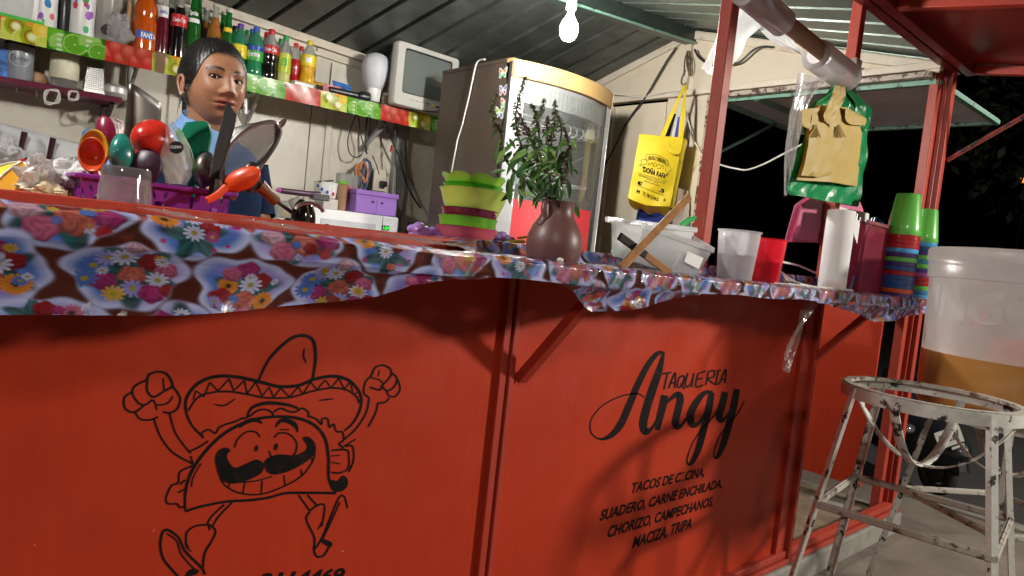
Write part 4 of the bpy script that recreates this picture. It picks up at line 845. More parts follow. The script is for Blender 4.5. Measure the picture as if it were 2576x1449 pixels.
# ================================================================== WOMAN BEHIND THE COUNTER
FACE_RZ = 4.0
hc = atD(539, 212, 1.88)
pr_ = thing('person', 'woman with black hair tied back wearing a light blue polo behind the counter', 'person', (hc.x, hc.y, .03))
HX = T(hc) @ RZ(FACE_RZ) @ RX(-2)
G = lambda x, c, s: math.exp(-((x-c)/s)**2)
rx_, ry_, rz_ = .0735, .094, .112
def head_pt(az, el, feat=True):
    ce, se = math.cos(el), math.sin(el); x = math.sin(az)*ce; y = -math.cos(az)*ce; z = se
    e = .90
    sg = lambda q: math.copysign(abs(q)**e, q)
    X, Y, Z = rx_*sg(x), ry_*sg(y), rz_*sg(z)
    if Z < 0:                                   # jaw narrows, chin forward
        k = (-Z/rz_); X *= 1-.22*k**2.0; Y *= (1-.10*k) if Y < 0 else (1-.45*k)
        Y += -.012*k**2
    if Z > .0 and Y < 0: Y *= 1-.10*(Z/rz_)**2
    if Y > 0: X *= 1.0+.03*math.sin(math.pi*min(1, Y/ry_)); 
    if feat and Y < .02:
        ax = abs(X); d = 0
        d += .0035*G(ax, .026, .016)*G(Z, .022, .010)                      # brow
        d -= .0095*G(ax, EYX, .015)*G(Z, .002, .0115)                     # sockets
        d += .0075*G(ax, .043, .020)*G(Z, -.030, .022)                      # cheeks
        zt = (Z-.012)/(-.050)
        if -.2 < zt < 1.12:
            amp = .0035+.0180*max(0, min(1, zt/.88))**1.5 if zt < .88 else .023*max(0, 1-((zt-.88)/.22))**.8
            d += amp*G(X, 0, .0078+.0062*max(0, min(1, zt)))
        d += .0115*G(ax, .0150, .0075)*G(Z, -.037, .0065)                  # alae
        d -= .003*G(X, 0, .004)*G(Z, -.0485, .004)
        d += .0095*G(Z, -.0562, .0052)*G(X, 0, .021)+.0112*G(Z, -.0690, .0062)*G(X, 0, .0185)
        d -= .0052*G(Z, -.0622, .0020)*G(X, 0, .024)
        d += .0035*G(Z, -.062, .016)*G(X, 0, .024)
        d -= .003*G(Z, -.078, .0045)*G(X, 0, .016); d += .008*G(Z, -.096, .012)*G(X, 0, .018)
        a = abs(ax-EYX)
        if a < .0155:                                                     # eye opening
            hgt = .0046*(1-(a/.0155)**2); zc = .0025+.002*((ax-EYX)/.0155)
            if abs(Z-zc) < hgt: d -= .007*min(1, (1-abs(Z-zc)/hgt)*3)
            d += .0026*G(Z, zc+hgt+.002, .0022)*(1-(a/.0155)**2)+.0014*G(Z, zc-hgt-.002, .0022)*(1-(a/.0155)**2)
        Y -= d; 
    return Vector((X, Y, Z))
def hl(a):
    a = abs(a); return float(np.interp(a, [0, .35, .6, .8, .95, 1.08, 1.25, 1.45, 1.65, 1.9, 2.2, 3.15], [.071, .069, .060, .042, .020, -.004, -.020, -.026, -.040, -.065, -.075, -.075]))
na, ne = 220, 170
azs = [math.pi*2*i/na-math.pi for i in range(na)]; els = [math.asin(max(-1, min(1, -1+2*j/(ne-1)))) for j in range(ne)]
# denser in the face
els = list(np.interp(np.linspace(0, 1, ne), [0, .06, .14, .74, 1], [-math.pi/2, -1.25, -1.02, .55, math.pi/2]))
azs = list(np.interp(np.linspace(0, 1, na+1), [0, .18, .82, 1], [-math.pi, -1.35, 1.35, math.pi]))[:-1]
mb = MB(); V = [head_pt(a, e) for e in els for a in azs]
F = [(j*na+i, j*na+(i+1) % na, (j+1)*na+(i+1) % na, (j+1)*na+i) for j in range(ne-1) for i in range(na)]
skin = np.array((.36, .175, .098)); cols = []
for p in V:
    c = skin.copy(); ax = abs(p.x)
    if p.y < 0:
        m = G(p.z, -.0565, .0042)*(1 if ax < .024-.25*abs(p.z+.062) else 0)+G(p.z, -.0685, .0052)*(1 if ax < .021-.2*abs(p.z+.062) else 0)
        m = min(1, m*1.2); c = c*(1-m)+np.array((.25, .055, .05))*m
        ln = G(p.z, -.0622, .0013)*(1 if ax < .025 else 0); c = c*(1-.85*ln)
        c = c*(1+.10*G(ax, .043, .02)*G(p.z, -.03, .02))*np.array((1, 1-.05*G(ax, .045, .02)*G(p.z, -.03, .02), 1))
        zb2 = .0215+.004*math.sin(min(1, max(0, (ax-.012)/.036))*math.pi)
        b = (G(p.z, zb2, .0042) if .011 < ax < .052 else 0)*min(1, (ax-.009)/.006 if ax > .009 else 0); c = c*(1-.92*min(1, b*1.25))
        a = abs(ax-EYX)
        if a < .0165:
            hgt = .0046*(1-(a/.0165)**2); zc = .0025+.002*((ax-EYX)/.0155)
            lash = min(1, 1.3*G(p.z, zc+hgt+.0004, .0019)); c = c*(1-.95*lash); c = c*(1-.30*G(p.z, .010, .006)); c = c*(1-.4*G(p.z, zc-hgt-.0004, .0010))
    if p.z > -.03 and p.y < .03:
        a_h = math.atan2(p.x, -p.y); dz_ = hl(a_h)-p.z; k_h = max(0, 1-dz_/(.012+.004*math.sin(a_h*90)*math.sin(a_h*37))) if dz_ > 0 else 1; c = c*(1-.88*min(1, k_h)**1.5)
    cols.append(c)
o_ = len(V); mb.v += [tuple(p) for p in V]; mb.f += F; mb.m += [0]*len(F)
# neck, chest, arms and hands belong to the same body mesh
def add_tube(P, r, n=16): mb.tube([Vector(q) for q in P], r, n)
add_tube([(0, .020, -.06), (0, .026, -.10), (0, .034, -.14), (0, .042, -.18), (0, .046, -.22)], [.054, .053, .055, .062, .085], 28)
ARM = {1: [(x, y, z+.05) for x, y, z in [(.128, .06, -.255), (.16, .06, -.36), (.17, .03, -.46), (.12, -.10, -.48), (.03, -.205, -.47)]], -1: [(x, y, z+.05) for x, y, z in [(-.150, .06, -.255), (-.205, .05, -.36), (-.22, .02, -.47), (-.20, -.12, -.46), (-.15, -.26, -.40)]]}
for s, P in ARM.items():
    add_tube(catmull(P, 6), list(np.interp(np.linspace(0, 1, 25), [0, .3, .5, .75, 1], [.048, .045, .039, .036, .026])), 14)
    w_ = Vector(P[-1]); dr = (w_-Vector(P[-2])).normalized(); sd = dr.cross(Vector((0, 0, 1))).normalized()
    add_tube([w_-dr*.01, w_+dr*.035, w_+dr*.075], [.026, .036, .034], 10)
    for k, (o, l) in enumerate(((-.028, .06), (-.010, .07), (.009, .066), (.027, .052))):
        b0 = w_+dr*.07+sd*o; add_tube([b0, b0+dr*l*.45+Vector((0, 0, .004)), b0+dr*l*.78-Vector((0, 0, .008)), b0+dr*l-Vector((0, 0, .022))], [.0095, .009, .008, .0065], 8)
    b0 = w_+dr*.02-sd*.03*s; add_tube([b0, b0+dr*.03-sd*.018*s, b0+dr*.055-sd*.02*s-Vector((0, 0, .01))], [.012, .0105, .008], 8)
cols = np.vstack([np.array(cols), np.tile(skin, (len(mb.v)-o_, 1))])
mb.xf(HX)
SKIN = attr_mat('skin', .46, coat=.05, sub=.12, bump=.10, bscale=260, var=.16, spec=.3)
body = build('body', mb, SKIN, pr_, smooth=70, colors=cols)
for s in (-1, 1):
    mbE = MB().ball((s*EYX, -.0695, .0025), .0125, 24, 16); gl = build('eyeball', mbE.xf(HX), mat('eye_white', (.26, .235, .22), .12, var=.03, coat=.5), body, smooth=80)
    # iris turned toward the viewer
    e0 = HX @ Vector((s*EYX, -.0695, .0025)); dcam = (Vector(CAMP)+Vector((.10, .0, .05))-e0).normalized()
    build('iris', MB().lathe([(.0072, .0100), (.0056, .0116), (.0001, .0127)], 20, frame(e0, dcam), False, False), mat('dark_iris', (.012, .007, .005), .08, coat=1), body, smooth=80)
# ears
HAIR, nh = mat('black_hair', (.012, .010, .010), .34, var=.35, scale=60, bump=.35, bscale=180), 0
for s in (-1, 1):
    mbE = MB(); E = T(s*.0735, .006, -.020) @ RZ(s*-14) @ RX(-10) @ SC(.8, .86, .86)
    rim = [(0, .013*math.cos(q)+.003*math.sin(q*2), EYX*math.sin(q)) for q in np.linspace(0, 2*math.pi, 15)[:-1]]
    mbE.tube([E @ Vector((s*.010, .004+y, z)) for x, y, z in rim], [.0042+.0012*math.sin(q) for q in np.linspace(0, 2*math.pi, 14)], 8, closed=True)
    mbE.ball(E @ Vector((s*.004, .004, -.002)), .011, 14, 10, .5, .95, 2.3, RZ(s*-22)); mbE.ball(E @ Vector((s*.008, .0, -.027)), .0075, 10, 8, .7, 1, 1.1); mbE.ball(E @ Vector((s*.009, -.008, -.004)), .005, 8, 6, .8, .8, 1.8)
    build('ear', mbE.xf(HX), mat('ear_skin', (.34, .16, .095), .45, var=.06, sub=.12), body, smooth=80)
    mbE = MB().ball(E @ Vector((s*.016, -.002, -EYX)), .0052, 12, 8); build('earring', mbE.xf(HX), mat('silver_pearl', (.85, .85, .82), .12, .3), pr_)
# hair: cap drawn back from the hairline, knot and tail
def hl(a):
    a = abs(a); return float(np.interp(a, [0, .35, .6, .8, .95, 1.08, 1.25, 1.45, 1.65, 1.9, 2.2, 3.15], [.071, .069, .060, .042, .020, -.004, -.020, -.026, -.040, -.065, -.075, -.075]))
mbH = MB(); nA, nE = 240, 34
for kpass in (0,):
    VV = []
    for j in range(nE):
        v = j/(nE-1)
        for i in range(nA):
            a = -math.pi+2*math.pi*i/nA; z0 = hl(a); e0 = math.asin(max(-.999, min(.999, math.copysign(abs(z0/rz_)**(1/.9), z0)))); el = e0+(math.pi/2-e0)*v
            p = head_pt(a, el, False); nrm = Vector((p.x/rx_**2, p.y/ry_**2, p.z/rz_**2)).normalized()
            bk_ = sstep(1.3, 2.1, abs(a)); off = .0008+(.0068+.006*float(bk_))*min(1, v*1.7)**.75+(.0005*math.sin(a*46+v*9)+.0004*math.sin(a*97+2))*min(1, v*5)
            if v == 0 and abs(a) < 1.5: off = -.004
            VV.append(p+nrm*off)
    mbH.add(VV, [(j*nA+i, j*nA+(i+1) % nA, (j+1)*nA+(i+1) % nA, (j+1)*nA+i) for j in range(nE-1) for i in range(nA)])
mbH.ball((0, .112, .012), .034, 24, 16, 1.1, .9, 1.15)
mbH.tube(catmull([(0, .12, .0), (0, .14, -.03), (-.004, .13, -.09), (-.012, .115, -.15), (-.01, .11, -.21)], 5), list(np.interp(np.linspace(0, 1, 21), [0, .2, .6, 1], [.02, .030, .026, .008])), 14)
rnd = random.Random(5)
for k in range(34):                                                       # loose strands at temples and nape
    s = rnd.choice((-1, -1, 1)); a = s*rnd.uniform(1.15, 1.9); z = hl(a)+rnd.uniform(-.004, .01)
    p = Vector((rx_*math.sin(a)*1.0, -ry_*math.cos(a), z)); q = p+Vector((s*rnd.uniform(.002, .008), rnd.uniform(-.002, .016), -rnd.uniform(.015, .04)))
    mbH.tube(catmull([p, (p+q)/2+Vector((s*.004, 0, 0)), q], 3), .0005, 4, False)
for k in range(60):                                                       # flyaway hairs over the crown
    a = rnd.uniform(-2.6, 2.6); e = rnd.uniform(.55, 1.4); p = head_pt(a, e, False); n_ = p.normalized(); t_v = Vector((rnd.uniform(-1, 1)*.5, 1, rnd.uniform(-.2, .3))).normalized()
    mbH.tube(catmull([p+n_*.010, p+n_*.0165+t_v*.015, p+n_*.0135+t_v*.034], 3), .0004, 4, False)
bun = Vector((0, .11, .02)).normalized()
for k in range(420):                                                      # combed strands drawn back to the knot
    a = rnd.uniform(-1.55, 1.55); z0 = hl(a)+rnd.uniform(-.001, .055)*(1 if abs(a) < .9 else .6); z0 = min(.108, z0); el = math.asin(max(-.99, min(.99, math.copysign(abs(z0/rz_)**(1/.9), z0)))); d0 = Vector((math.sin(a)*math.cos(el), -math.cos(a)*math.cos(el), math.sin(el)))
    P = []
    for j in range(9):
        q = j/8; dd = d0.slerp(bun, q*.93) if d0.angle(bun) < 3.0 else d0; aa = math.atan2(dd.x, -dd.y); ee = math.asin(max(-1, min(1, dd.z))); p = head_pt(aa, ee, False); bk_ = float(sstep(1.3, 2.1, abs(aa))); P.append(p+p.normalized()*(.0012+.0066*min(1, j/3)+.005*bk_*(1 if j else 0)+rnd.uniform(-.0006, .0012)))
    mbH.tube(P, [.0004]+[.0009]*7+[.0006], 4, False)
build('hair', mbH.xf(HX), HAIR, pr_, smooth=60)
# polo shirt: yoke, body, sleeves, collar
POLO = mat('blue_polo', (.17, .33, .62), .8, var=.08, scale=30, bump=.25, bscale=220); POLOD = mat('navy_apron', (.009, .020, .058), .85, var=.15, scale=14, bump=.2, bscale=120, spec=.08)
def ring(cx, cy, z, a, b, n=40, e=2.4):
    R = []
    for k in range(n):
        q = 2*math.pi*k/n; c, s = math.cos(q), math.sin(q); r = (abs(c)**e+abs(s)**e)**(-1/e); R.append((cx+a*r*c, cy+b*r*s, z))
    return R
TX = T(hc+Vector((-.015, 0, .055))) @ RZ(4)
rings = [ring(0, .035, -.165, .058, .058, e=2), ring(0, .040, -.19, .088, .075), ring(0, .045, -.215, .145, .085), ring(0, .05, -.245, .178, .096), ring(0, .05, -.31, .182, .115), ring(0, .04, -.40, .170, .125), ring(0, .03, -.52, .155, .12), ring(0, .03, -.62, .165, .125), ring(0, .035, -.74, .185, .135)]
sm = [[Vector(p)+Vector((0, .004*math.sin(p[0]*60+p[2]*37), .003*math.sin(p[0]*45))) for p in r] for r in rings]
build('polo_shirt', loft([[TX @ p for p in r] for r in sm], False, False), POLO, pr_, smooth=70)
for s, P in ARM.items():
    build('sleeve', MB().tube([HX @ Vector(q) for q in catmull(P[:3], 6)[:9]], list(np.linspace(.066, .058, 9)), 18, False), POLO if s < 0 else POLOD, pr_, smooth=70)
mb = MB()                                                                 # folded collar
def collar(u, v):
    q = -2.35+4.7*u; rr0 = .061+.020*v+(.004 if v > .5 else 0); z = -.092-.052*v-.02*math.cos(q)*-1*(1-abs(q)/3)*.8
    return HX @ Vector((rr0*math.sin(q)*1.02, .038+rr0*math.cos(q)*1.0-.0, z+.028*math.cos(q)*.6))
mb.grid(40, 6, collar); co_ = build('collar', mb, POLO, pr_, smooth=70); sd_ = co_.modifiers.new('th', 'SOLIDIFY'); sd_.thickness = .004
ar_ = [ring(0, .045, -.30, .188, .124), ring(0, .04, -.36, .184, .13), ring(0, .03, -.46, .17, .132), ring(0, .03, -.56, .168, .13), ring(0, .03, -.66, .182, .136), ring(0, .035, -.80, .205, .15)]
ap = build('apron', loft([[TX @ (Vector(p)+Vector((0, .006*math.sin(p[0]*50+p[2]*20), 0))) for p in r] for r in ar_], False, False), POLOD, pr_, smooth=70)
mb = MB(); mb.tube([TX @ Vector(q) for q in ((.12, -.01, -.34), (.085, .0, -.24), (.066, .03, -.18))], .009, 6).tube([TX @ Vector(q) for q in ((-.12, -.01, -.34), (-.085, .0, -.24), (-.066, .03, -.18))], .009, 6)
build('apron_strap', mb, POLOD, pr_)
mb = MB()
for s in (-1, 1): mb.tube([TX @ Vector((s*.085, .035, z)) for z in (-.72, -.95, -1.2, -1.385)], [.10, .085, .07, .06], 18)
build('trousers', mb, mat('dark_trousers', (.02, .022, .03), .85), pr_, smooth=70)
for s in (-1, 1): build('shoe', MB().ball(TX @ Vector((s*.085, -.02, -1.43)), .05, 14, 10, .9, 2.2, .7), mat('black_shoe', (.01, .01, .01), .5), pr_)
# ================================================================== KITCHEN SIDE
STEELM = mat('brushed_steel', (.34, .33, .32), .34, .9, var=.12, scale=18); STEELD = mat('dark_steel', (.13, .118, .11), .38, .85, var=.2, scale=14); BLK = mat('black_plastic', (.012, .012, .013), .35)
CABLE = mat('black_cable', (.02, .02, .02), .5); CABW = mat('white_cable', (.66, .65, .6), .45)
# ---- small purple shelf at the left
YL = 2.46
l0, l1 = atY(0, 190, YL), atY(309, 246, YL); lz = lambda X: l0.z+(l1.z-l0.z)*(X-l0.x)/(l1.x-l0.x)
PURS = mat('purple_board', (.115, .012, .035), .3, var=.2, scale=12)
t = thing('small_shelf', 'dark purple shelf on brackets under the left fruit edged shelf', 'shelf', (.2, 2.55, lz(.2)))
mb = MB(); xa, xb = -.45, l1.x
mb.add([(x, y, lz(x)-d) for d in (.026, 0) for x in (xa, xb) for y in (YL, YB-.02)], [(0, 1, 3, 2), (4, 6, 7, 5), (0, 4, 5, 1), (2, 3, 7, 6), (0, 2, 6, 4), (1, 5, 7, 3)]); build('board', mb, PURS, t, bevel=.004)
build('bracket', MB().bx(xb-.05, xb-.02, YB-.05, YB-.02, lz(xb)-.16, lz(xb)-.028).bar((xb-.035, YB-.04, lz(xb)-.13), (xb-.035, YL+.03, lz(xb)-.03), .02, .015), mat('dark_bracket', (.03, .012, .016), .5), t)
for dx in (.06, .13, .20): 
    X = l0.x+dx; build('hook', MB().tube(catmull([(X, YL+.03, lz(X)-.027), (X, YL+.03, lz(X)-.05), (X, YL+.01, lz(X)-.06), (X, YL-.005, lz(X)-.045)], 4), .002, 6), STEELM, t)
def loopring(D, r, label):
    p = atY(D[0], D[1], YL-.01); mb = MB()
    for k in range(3): mb.tube([p+Vector((r*math.cos(q)*(1-.1*k), .004*k+.004*math.sin(q), r*math.sin(q+.3*k)*(1+.15*k)+.004*math.sin(3*q+k))) for q in np.linspace(0, 6.28, 20)[:-1]], .0022, 6, closed=True)
    return tag(build('cable_loop', mb, CABW), label, 'cable', 'white cable loops under the purple shelf')
loopring((131, 243), .03, 'larger loop of white cable hanging under the purple shelf'); loopring((185, 240), .02, 'smaller loop of white cable hanging under the purple shelf')
def onl(xD, Y=2.54): X = atY(xD, 190+.181*xD-3, Y).x; return Vector((X, Y, lz(X)))
def ht(xD, yD, Y, z): return atY(xD, yD, Y).z-z
p = onl(5); boxthing('carton', 'blue and white carton at the left end of the purple shelf', 'carton', p, .07, .06, .12, mat('blue_carton', (.04, .16, .5), .4, var=.9, scale=22))
p = onl(46); h = ht(48, 117, 2.54, p.z); s = mpp(p)
t = thing('plastic_jar', 'grey printed translucent jar on the purple shelf', 'jar', p)
build('body', MB().lathe([(.047, .002), (.051, .01), (.053, h*.8), (.052, h)], 28, T(p)), mat('grey_print_jar', (.26, .28, .31), .35, var=.15, scale=20, coat=.2), t); build('rim', MB().lathe([(.054, h), (.055, h+.012), (.048, h+.014)], 28, T(p)), BLK, t)
va = math.degrees(math.atan2(-1.15-2.54, -p.x)); mb = wrap_text('Thinner', .0535, h*.62, .022, va, .066, 0, .01); build('name', mb.xf(T(p)), mat('dark_print', (.05, .05, .06), .4), t)
mb = MB(); mb.tube([T(p) @ Vector((.0538*math.cos(R_(va)+.75*math.cos(q)), .0538*math.sin(R_(va)+.75*math.cos(q)), h*.6+.03*math.sin(q))) for q in np.linspace(0, 6.28, 26)[:-1]], .0008, 4, closed=True); build('emblem_ring', mb, WH, t)
p = onl(106, 2.58); tag(build('potato', MB().ball(p+Vector((-.02, 0, .03)), .035, 16, 10, 1.3, 1, .85).xf(Matrix.Identity(4)), mat('potato_skin', (.50, .30, .17), .7, var=.2, scale=25)), 'pale brown potato lying on the purple shelf behind the cream lidded jar', 'potato')
p = onl(160); h = ht(163, 137, 2.54, p.z)
t = thing('blender_jar', 'small clear jar under a tall cream lid on the purple shelf', 'jar', p)
build('cap', MB().lathe([(.054, h*.27), (.056, h*.29), (.0565, h*.9), (.053, h*.985), (.042, h)], 30, T(p)), mat('cream_plastic', (.74, .70, .52), .45, var=.04), t); build('glass', MB().lathe([(.042, .0), (.049, .01), (.051, h*.27)], 28, T(p)), film('jar_glass', (.8, .8, .78), .6, .05, .1, 1.4, 0), t)
p = onl(238); h = ht(238, 138, 2.54, p.z)
t = thing('box_grater', 'steel box grater standing on the purple shelf', 'grater', p, None, (0, 0, R_(-14)))
mb = MB()
w0, w1, d0, d1 = .042, .030, .038, .022
mb.add([(-w0, -d0, 0), (w0, -d0, 0), (w0, d0, 0), (-w0, d0, 0), (-w1, -d1, h), (w1, -d1, h), (w1, d1, h), (-w1, d1, h)], [(0, 1, 5, 4), (1, 2, 6, 5), (2, 3, 7, 6), (3, 0, 4, 7), (4, 5, 6, 7)]); build('body', mb, STEELM, t, world=False, bevel=.003)
mb = MB()
for j in range(15):
    for i in range(8):
        f = .12+.68*j/14; hw = (w0+(w1-w0)*f)*.8; mb.ball((-hw+2*hw*i/7+(j % 2)*.003, -(d0+(d1-d0)*f)-.0005, f*h), .0026, 6, 4)
for j in range(9):
    for i in range(3):
        f = .15+.65*j/8; hw = (d0+(d1-d0)*f)*.6; mb.ball((-(w0+(w1-w0)*f)-.001, -hw+2*hw*i/2, f*h), .006, 6, 4, 1, 1, .6)
build('teeth', mb, STEELD, t, world=False, kind='stuff')
p = onl(288, 2.53); tag(build('steel_bowl', MB().lathe([(.05, 0), (.062, .02), (.058, .045), (.035, .06), (.001, .063)], 28, T(p)), mat('pale_steel', (.7, .7, .68), .35, .6)), 'small overturned pale metal bowl at the end of the purple shelf', 'bowl')
# ---- paper roll rack
YP = 2.54
t = thing('paper_roll_rack', 'dark maroon wire rack holding a white paper roll on the back wall', 'rack', (.1, YP, 1.3))
a, b = atY(-30, 415, YP-.10), atY(262, 432, YP-.10); MAR = mat('maroon_metal', (.045, .010, .014), .4)
a0, b0 = atY(-30, 388, YP-.09), atY(262, 430, YP-.09)
build('rail', MB().tube([a0, b0], .011, 8), MAR, t)
for (x0_, y0_, x1_, y1_) in ((62, 332, 49, 388), (134, 347, 122, 404), (-8, 318, -20, 376)):
    build('peg', MB().tube([atY(x1_, y1_, YP-.09), atY(x0_, y0_, YP-.11)], [.010, .012], 8), MAR, t)
build('bent_arm', MB().tube(catmull([atY(124, 405, YP-.09), atY(140, 425, YP-.05), atY(175, 432, YP), atY(210, 415, YP+.05)], 4), .011, 8), MAR, t)
r0, r1 = atY(-20, 349, YP), atY(196, 401, YP)
t = thing('paper_roll', 'long white roll of paper lying in the maroon wire rack', 'paper roll', r0); build('roll', MB().lathe([(.074, 0), (.075, .004), (.0745, (r1-r0).length-.02), (.068, (r1-r0).length-.012), (.066, (r1-r0).length)], 32, frame(r0, r1-r0)), mat('paper_white', (.60, .60, .62), .85, var=.04, scale=4, bump=.2, bscale=150), t)
build('core', MB().lathe([(.022, -.001), (.022, (r1-r0).length+.004)], 16, frame(r0, r1-r0)), mat('card', (.36, .26, .17), .8), t)
# ---- back counter with microwave
t = thing('back_counter', 'plain pale work counter along the back wall', 'counter', (1.6, 2.4, .03))
build('worktop', MB().bx(-.4, 2.28, 2.02, YB-.03, .97, 1.0), BOARD, t, bevel=.004); build('carcass', MB().bx(-.38, 2.26, 2.06, YB-.04, .03, .967), mat('pale_cupboard', (.45, .42, .37), .5), t)
YM = 2.24
m0, m1 = atY(786, 524, YM), atY(1004, 546.5, YM); mz = (m0.z+m1.z)/2
mw = thing('microwave_oven', 'white microwave oven with green clock on the back counter', 'microwave', ((m0.x+m1.x)/2, YM+.18, 1.0))
MW = mat('microwave_white', (.70, .71, .73), .3, var=.03)
build('cabinet', MB().bx(m0.x+.003, m1.x-.003, YM+.03, YM+.36, 1.012, mz), MW, mw, bevel=.006); build('front', MB().bx(m0.x, m1.x, YM, YM+.028, 1.006, mz+.002), MW, mw, bevel=.008)
xd = m0.x+(m1.x-m0.x)*.80
build('door_window', MB().bx(m0.x+.05, xd-.04, YM-.003, YM-.0005, 1.05, mz-.05), mat('microwave_window', (.50, .52, .55), .15, coat=.5), mw, bevel=.001); build('door_gap', MB().bx(xd-.001, xd+.001, YM-.0025, YM-.0002, 1.01, mz-.004), BLK, mw)
pc = atY(970, 573, YM); build('clock', MB().bx(pc.x-.022, pc.x+.022, YM-.003, YM-.0003, pc.z-.013, pc.z+.012), BLK, mw)
mb = MB(); text_fit(mb, '1:24', lambda u, v: (pc.x-.017+u, YM-.0036, pc.z-.008+v), .034, .015, 0, .01); build('clock_digits', mb, emit('green_digits', (.03, 1, .05), 2.2), mw)
mb = MB(); pt_ = atY(975, 553, YM); text_fit(mb, 'DAEWOO', lambda u, v: (pt_.x-.02+u, YM-.003, pt_.z-.003+v), .045, .006); build('maker_name', mb, mat('grey_print', (.35, .35, .34), .4), mw)
# purple drawer box on the microwave
b0, b1 = atY(893, 534, YM+.06), atY(995, 543, YM+.06); bt = atY(894, 476, YM+.06)
bx_ = thing('drawer_box', 'lilac box with two little drawers on top of the microwave', 'box', ((b0.x+b1.x)/2, YM+.12, mz+.003))
LIL = mat('lilac_card', (.34, .17, .56), .5, var=.05, scale=10); LILD = mat('lilac_card_drawer', (.36, .185, .585), .5, var=.04)
hb = bt.z-mz
build('case', MB().bx(b0.x, b1.x, YM+.06, YM+.24, mz+.004, mz+hb-.022), LIL, bx_, bevel=.002); build('lid', MB().bx(b0.x-.006, b1.x+.006, YM+.053, YM+.246, mz+hb-.022, mz+hb+.004), LIL, bx_, bevel=.003)
xm = b0.x+(b1.x-b0.x)*.49
for xa_, xb_, hx_ in ((b0.x+.006, xm-.002, .80), (xm+.002, b1.x-.006, .25)):
    d_ = build('drawer', MB().bx(xa_, xb_, YM+.056, YM+.0598, mz+.008, mz+hb*.66), LILD, bx_, bevel=.001)
    cx_ = xa_+(xb_-xa_)*hx_; cz_ = mz+hb*.60
    mb = MB(); mb.flat([(cx_+.011*math.cos(q), YM+.0552, cz_+.011*math.sin(q)) for q in np.linspace(math.pi, 2*math.pi, 9)]); build('finger_hole', mb, BLK, d_)
def cyl(name, label, cat, xD, yb, yt, wD, Y, m, lidm=None, zb=None, taper=1.05, lidh=.012, grp=None):
    p = atY(xD, yb, Y); z = p.z if zb is None else zb; p = Vector((p.x, Y, z)); s = mpp(p); r = wD*s/2; h = atY(xD+2, yt, Y).z-z
    t = thing(name, label, cat, p, grp); build('body', MB().lathe([(r/taper*.96, 0), (r/taper, .004), (r, h-(lidh if lidm else 0))], 26, T(p)), m, t)
    if lidm: build('lid', MB().lathe([(r*1.03, h-lidh), (r*1.05, h-lidh+.002), (r*1.04, h-.002), (r*.95, h)], 26, T(p)), lidm, t)
    return t, p, r, h
CLR = film('clear_plastic', (.82, .84, .82), .62, .1, .2, 1.2, .3)
cb = boxthing('clear_tub', 'low clear plastic tub under the white printed tub', 'tub', Vector((atY(824, 520, 2.38).x, 2.38, mz+.004)), .105, .10, .055, mat('milky_tub', (.50, .46, .43), .4, var=.1))
t, p, r, h = cyl('white_tub', 'white tub with small blue and red prints beside the green lid jar', 'tub', 818, 491, 459, 60, 2.38, WH, None, mz+.062, 1.18)
build('black_pen', MB().bar(p+Vector((-r*.9, -.03, h-.004)), p+Vector((r*.2, -.05, h+.012)), .018, .008), BLK, t)
for k, (da, z, c) in enumerate(((-18, .5, LB), (8, .35, LB), (40, .3, LR), (-40, .7, LB))):
    a = math.atan2(-1.15-2.38, -p.x)+R_(da); mb = MB(); mb.flat([T(p) @ Vector(((r+.001)*math.cos(a+math.cos(q)*.12), (r+.001)*math.sin(a+math.cos(q)*.12), z*h+.010*math.sin(q))) for q in np.linspace(0, 6.28, 9)[:-1]]); build('printed_spot', mb, c, t)
cyl('lidded_jar', 'tall jar of brown sauce with bright green lid', 'jar', 857, 522, 456, 25, 2.34, mat('brown_sauce', (.33, .19, .11), .25, var=.2, coat=.3), mat('lime_lid', (.10, .55, .02), .35), mz+.004)
t, p, r, h = cyl('clear_jug', 'empty clear jug behind the lilac box', 'jug', 872, 470, 439, 56, 2.50, CLR, None, mz+.004, 1.0); 
cyl('pink_bowl', 'pink plastic bowl half hidden behind the lilac box', 'bowl', 873, 478, 469, 30, 2.42, mat('pink_plastic', (.62, .12, .16), .35), None, mz+.05)
bp0 = Vector((atY(740, 521, 2.34).x, 2.34, mz-.07)); boxthing('clear_box', 'clear plastic box of wrapped sweets left of the microwave', 'box', bp0, .24, .16, .085, CLR)
boxthing('small_cupboard', 'pale plastic stand under the clear box left of the microwave', 'stand', Vector((bp0.x+.02, 2.36, 1.001)), .28, .2, mz-.072-1.001, mat('pale_plastic', (.55, .54, .51), .5))
for k, (xd_, yd_, c) in enumerate(((726, 508, 0), (744, 500, 2), (768, 499, 0), (786, 510, 2), (758, 511, 3))):
    q = atY(xd_, yd_, 2.30); o = tag(build('wrapped_sweet', MB().ball((q.x, 2.33, mz-.066+.016+.018*(k % 3)), .017, 10, 8, 1.5, 1, .8), pk[c]), ['small yellow wrapped sweet at the left in the clear box', 'small pink wrapped sweet left of centre in the clear box', 'small yellow wrapped sweet near the brush in the clear box', 'small pink wrapped sweet at the right in the clear box', 'small orange wrapped sweet low in the clear box'][k], 'sweet')
pA, pB = atY(718, 481, 2.25), atY(826, 490, 2.25)
t = thing('hair_brush', 'dark purple handled brush lying across the clear box', 'brush', pA); build('handle', MB().tube(catmull([pA+Vector((-.03, 0, .0)), pA, pA*.5+pB*.5+Vector((0, 0, -.004)), pB*.8+pA*.2], 5), list(np.interp(np.linspace(0, 1, 16), [0, .15, .6, 1], [.010, .014, .016, .013])), 10), mat('dark_purple', (.06, .012, .045), .4), t)
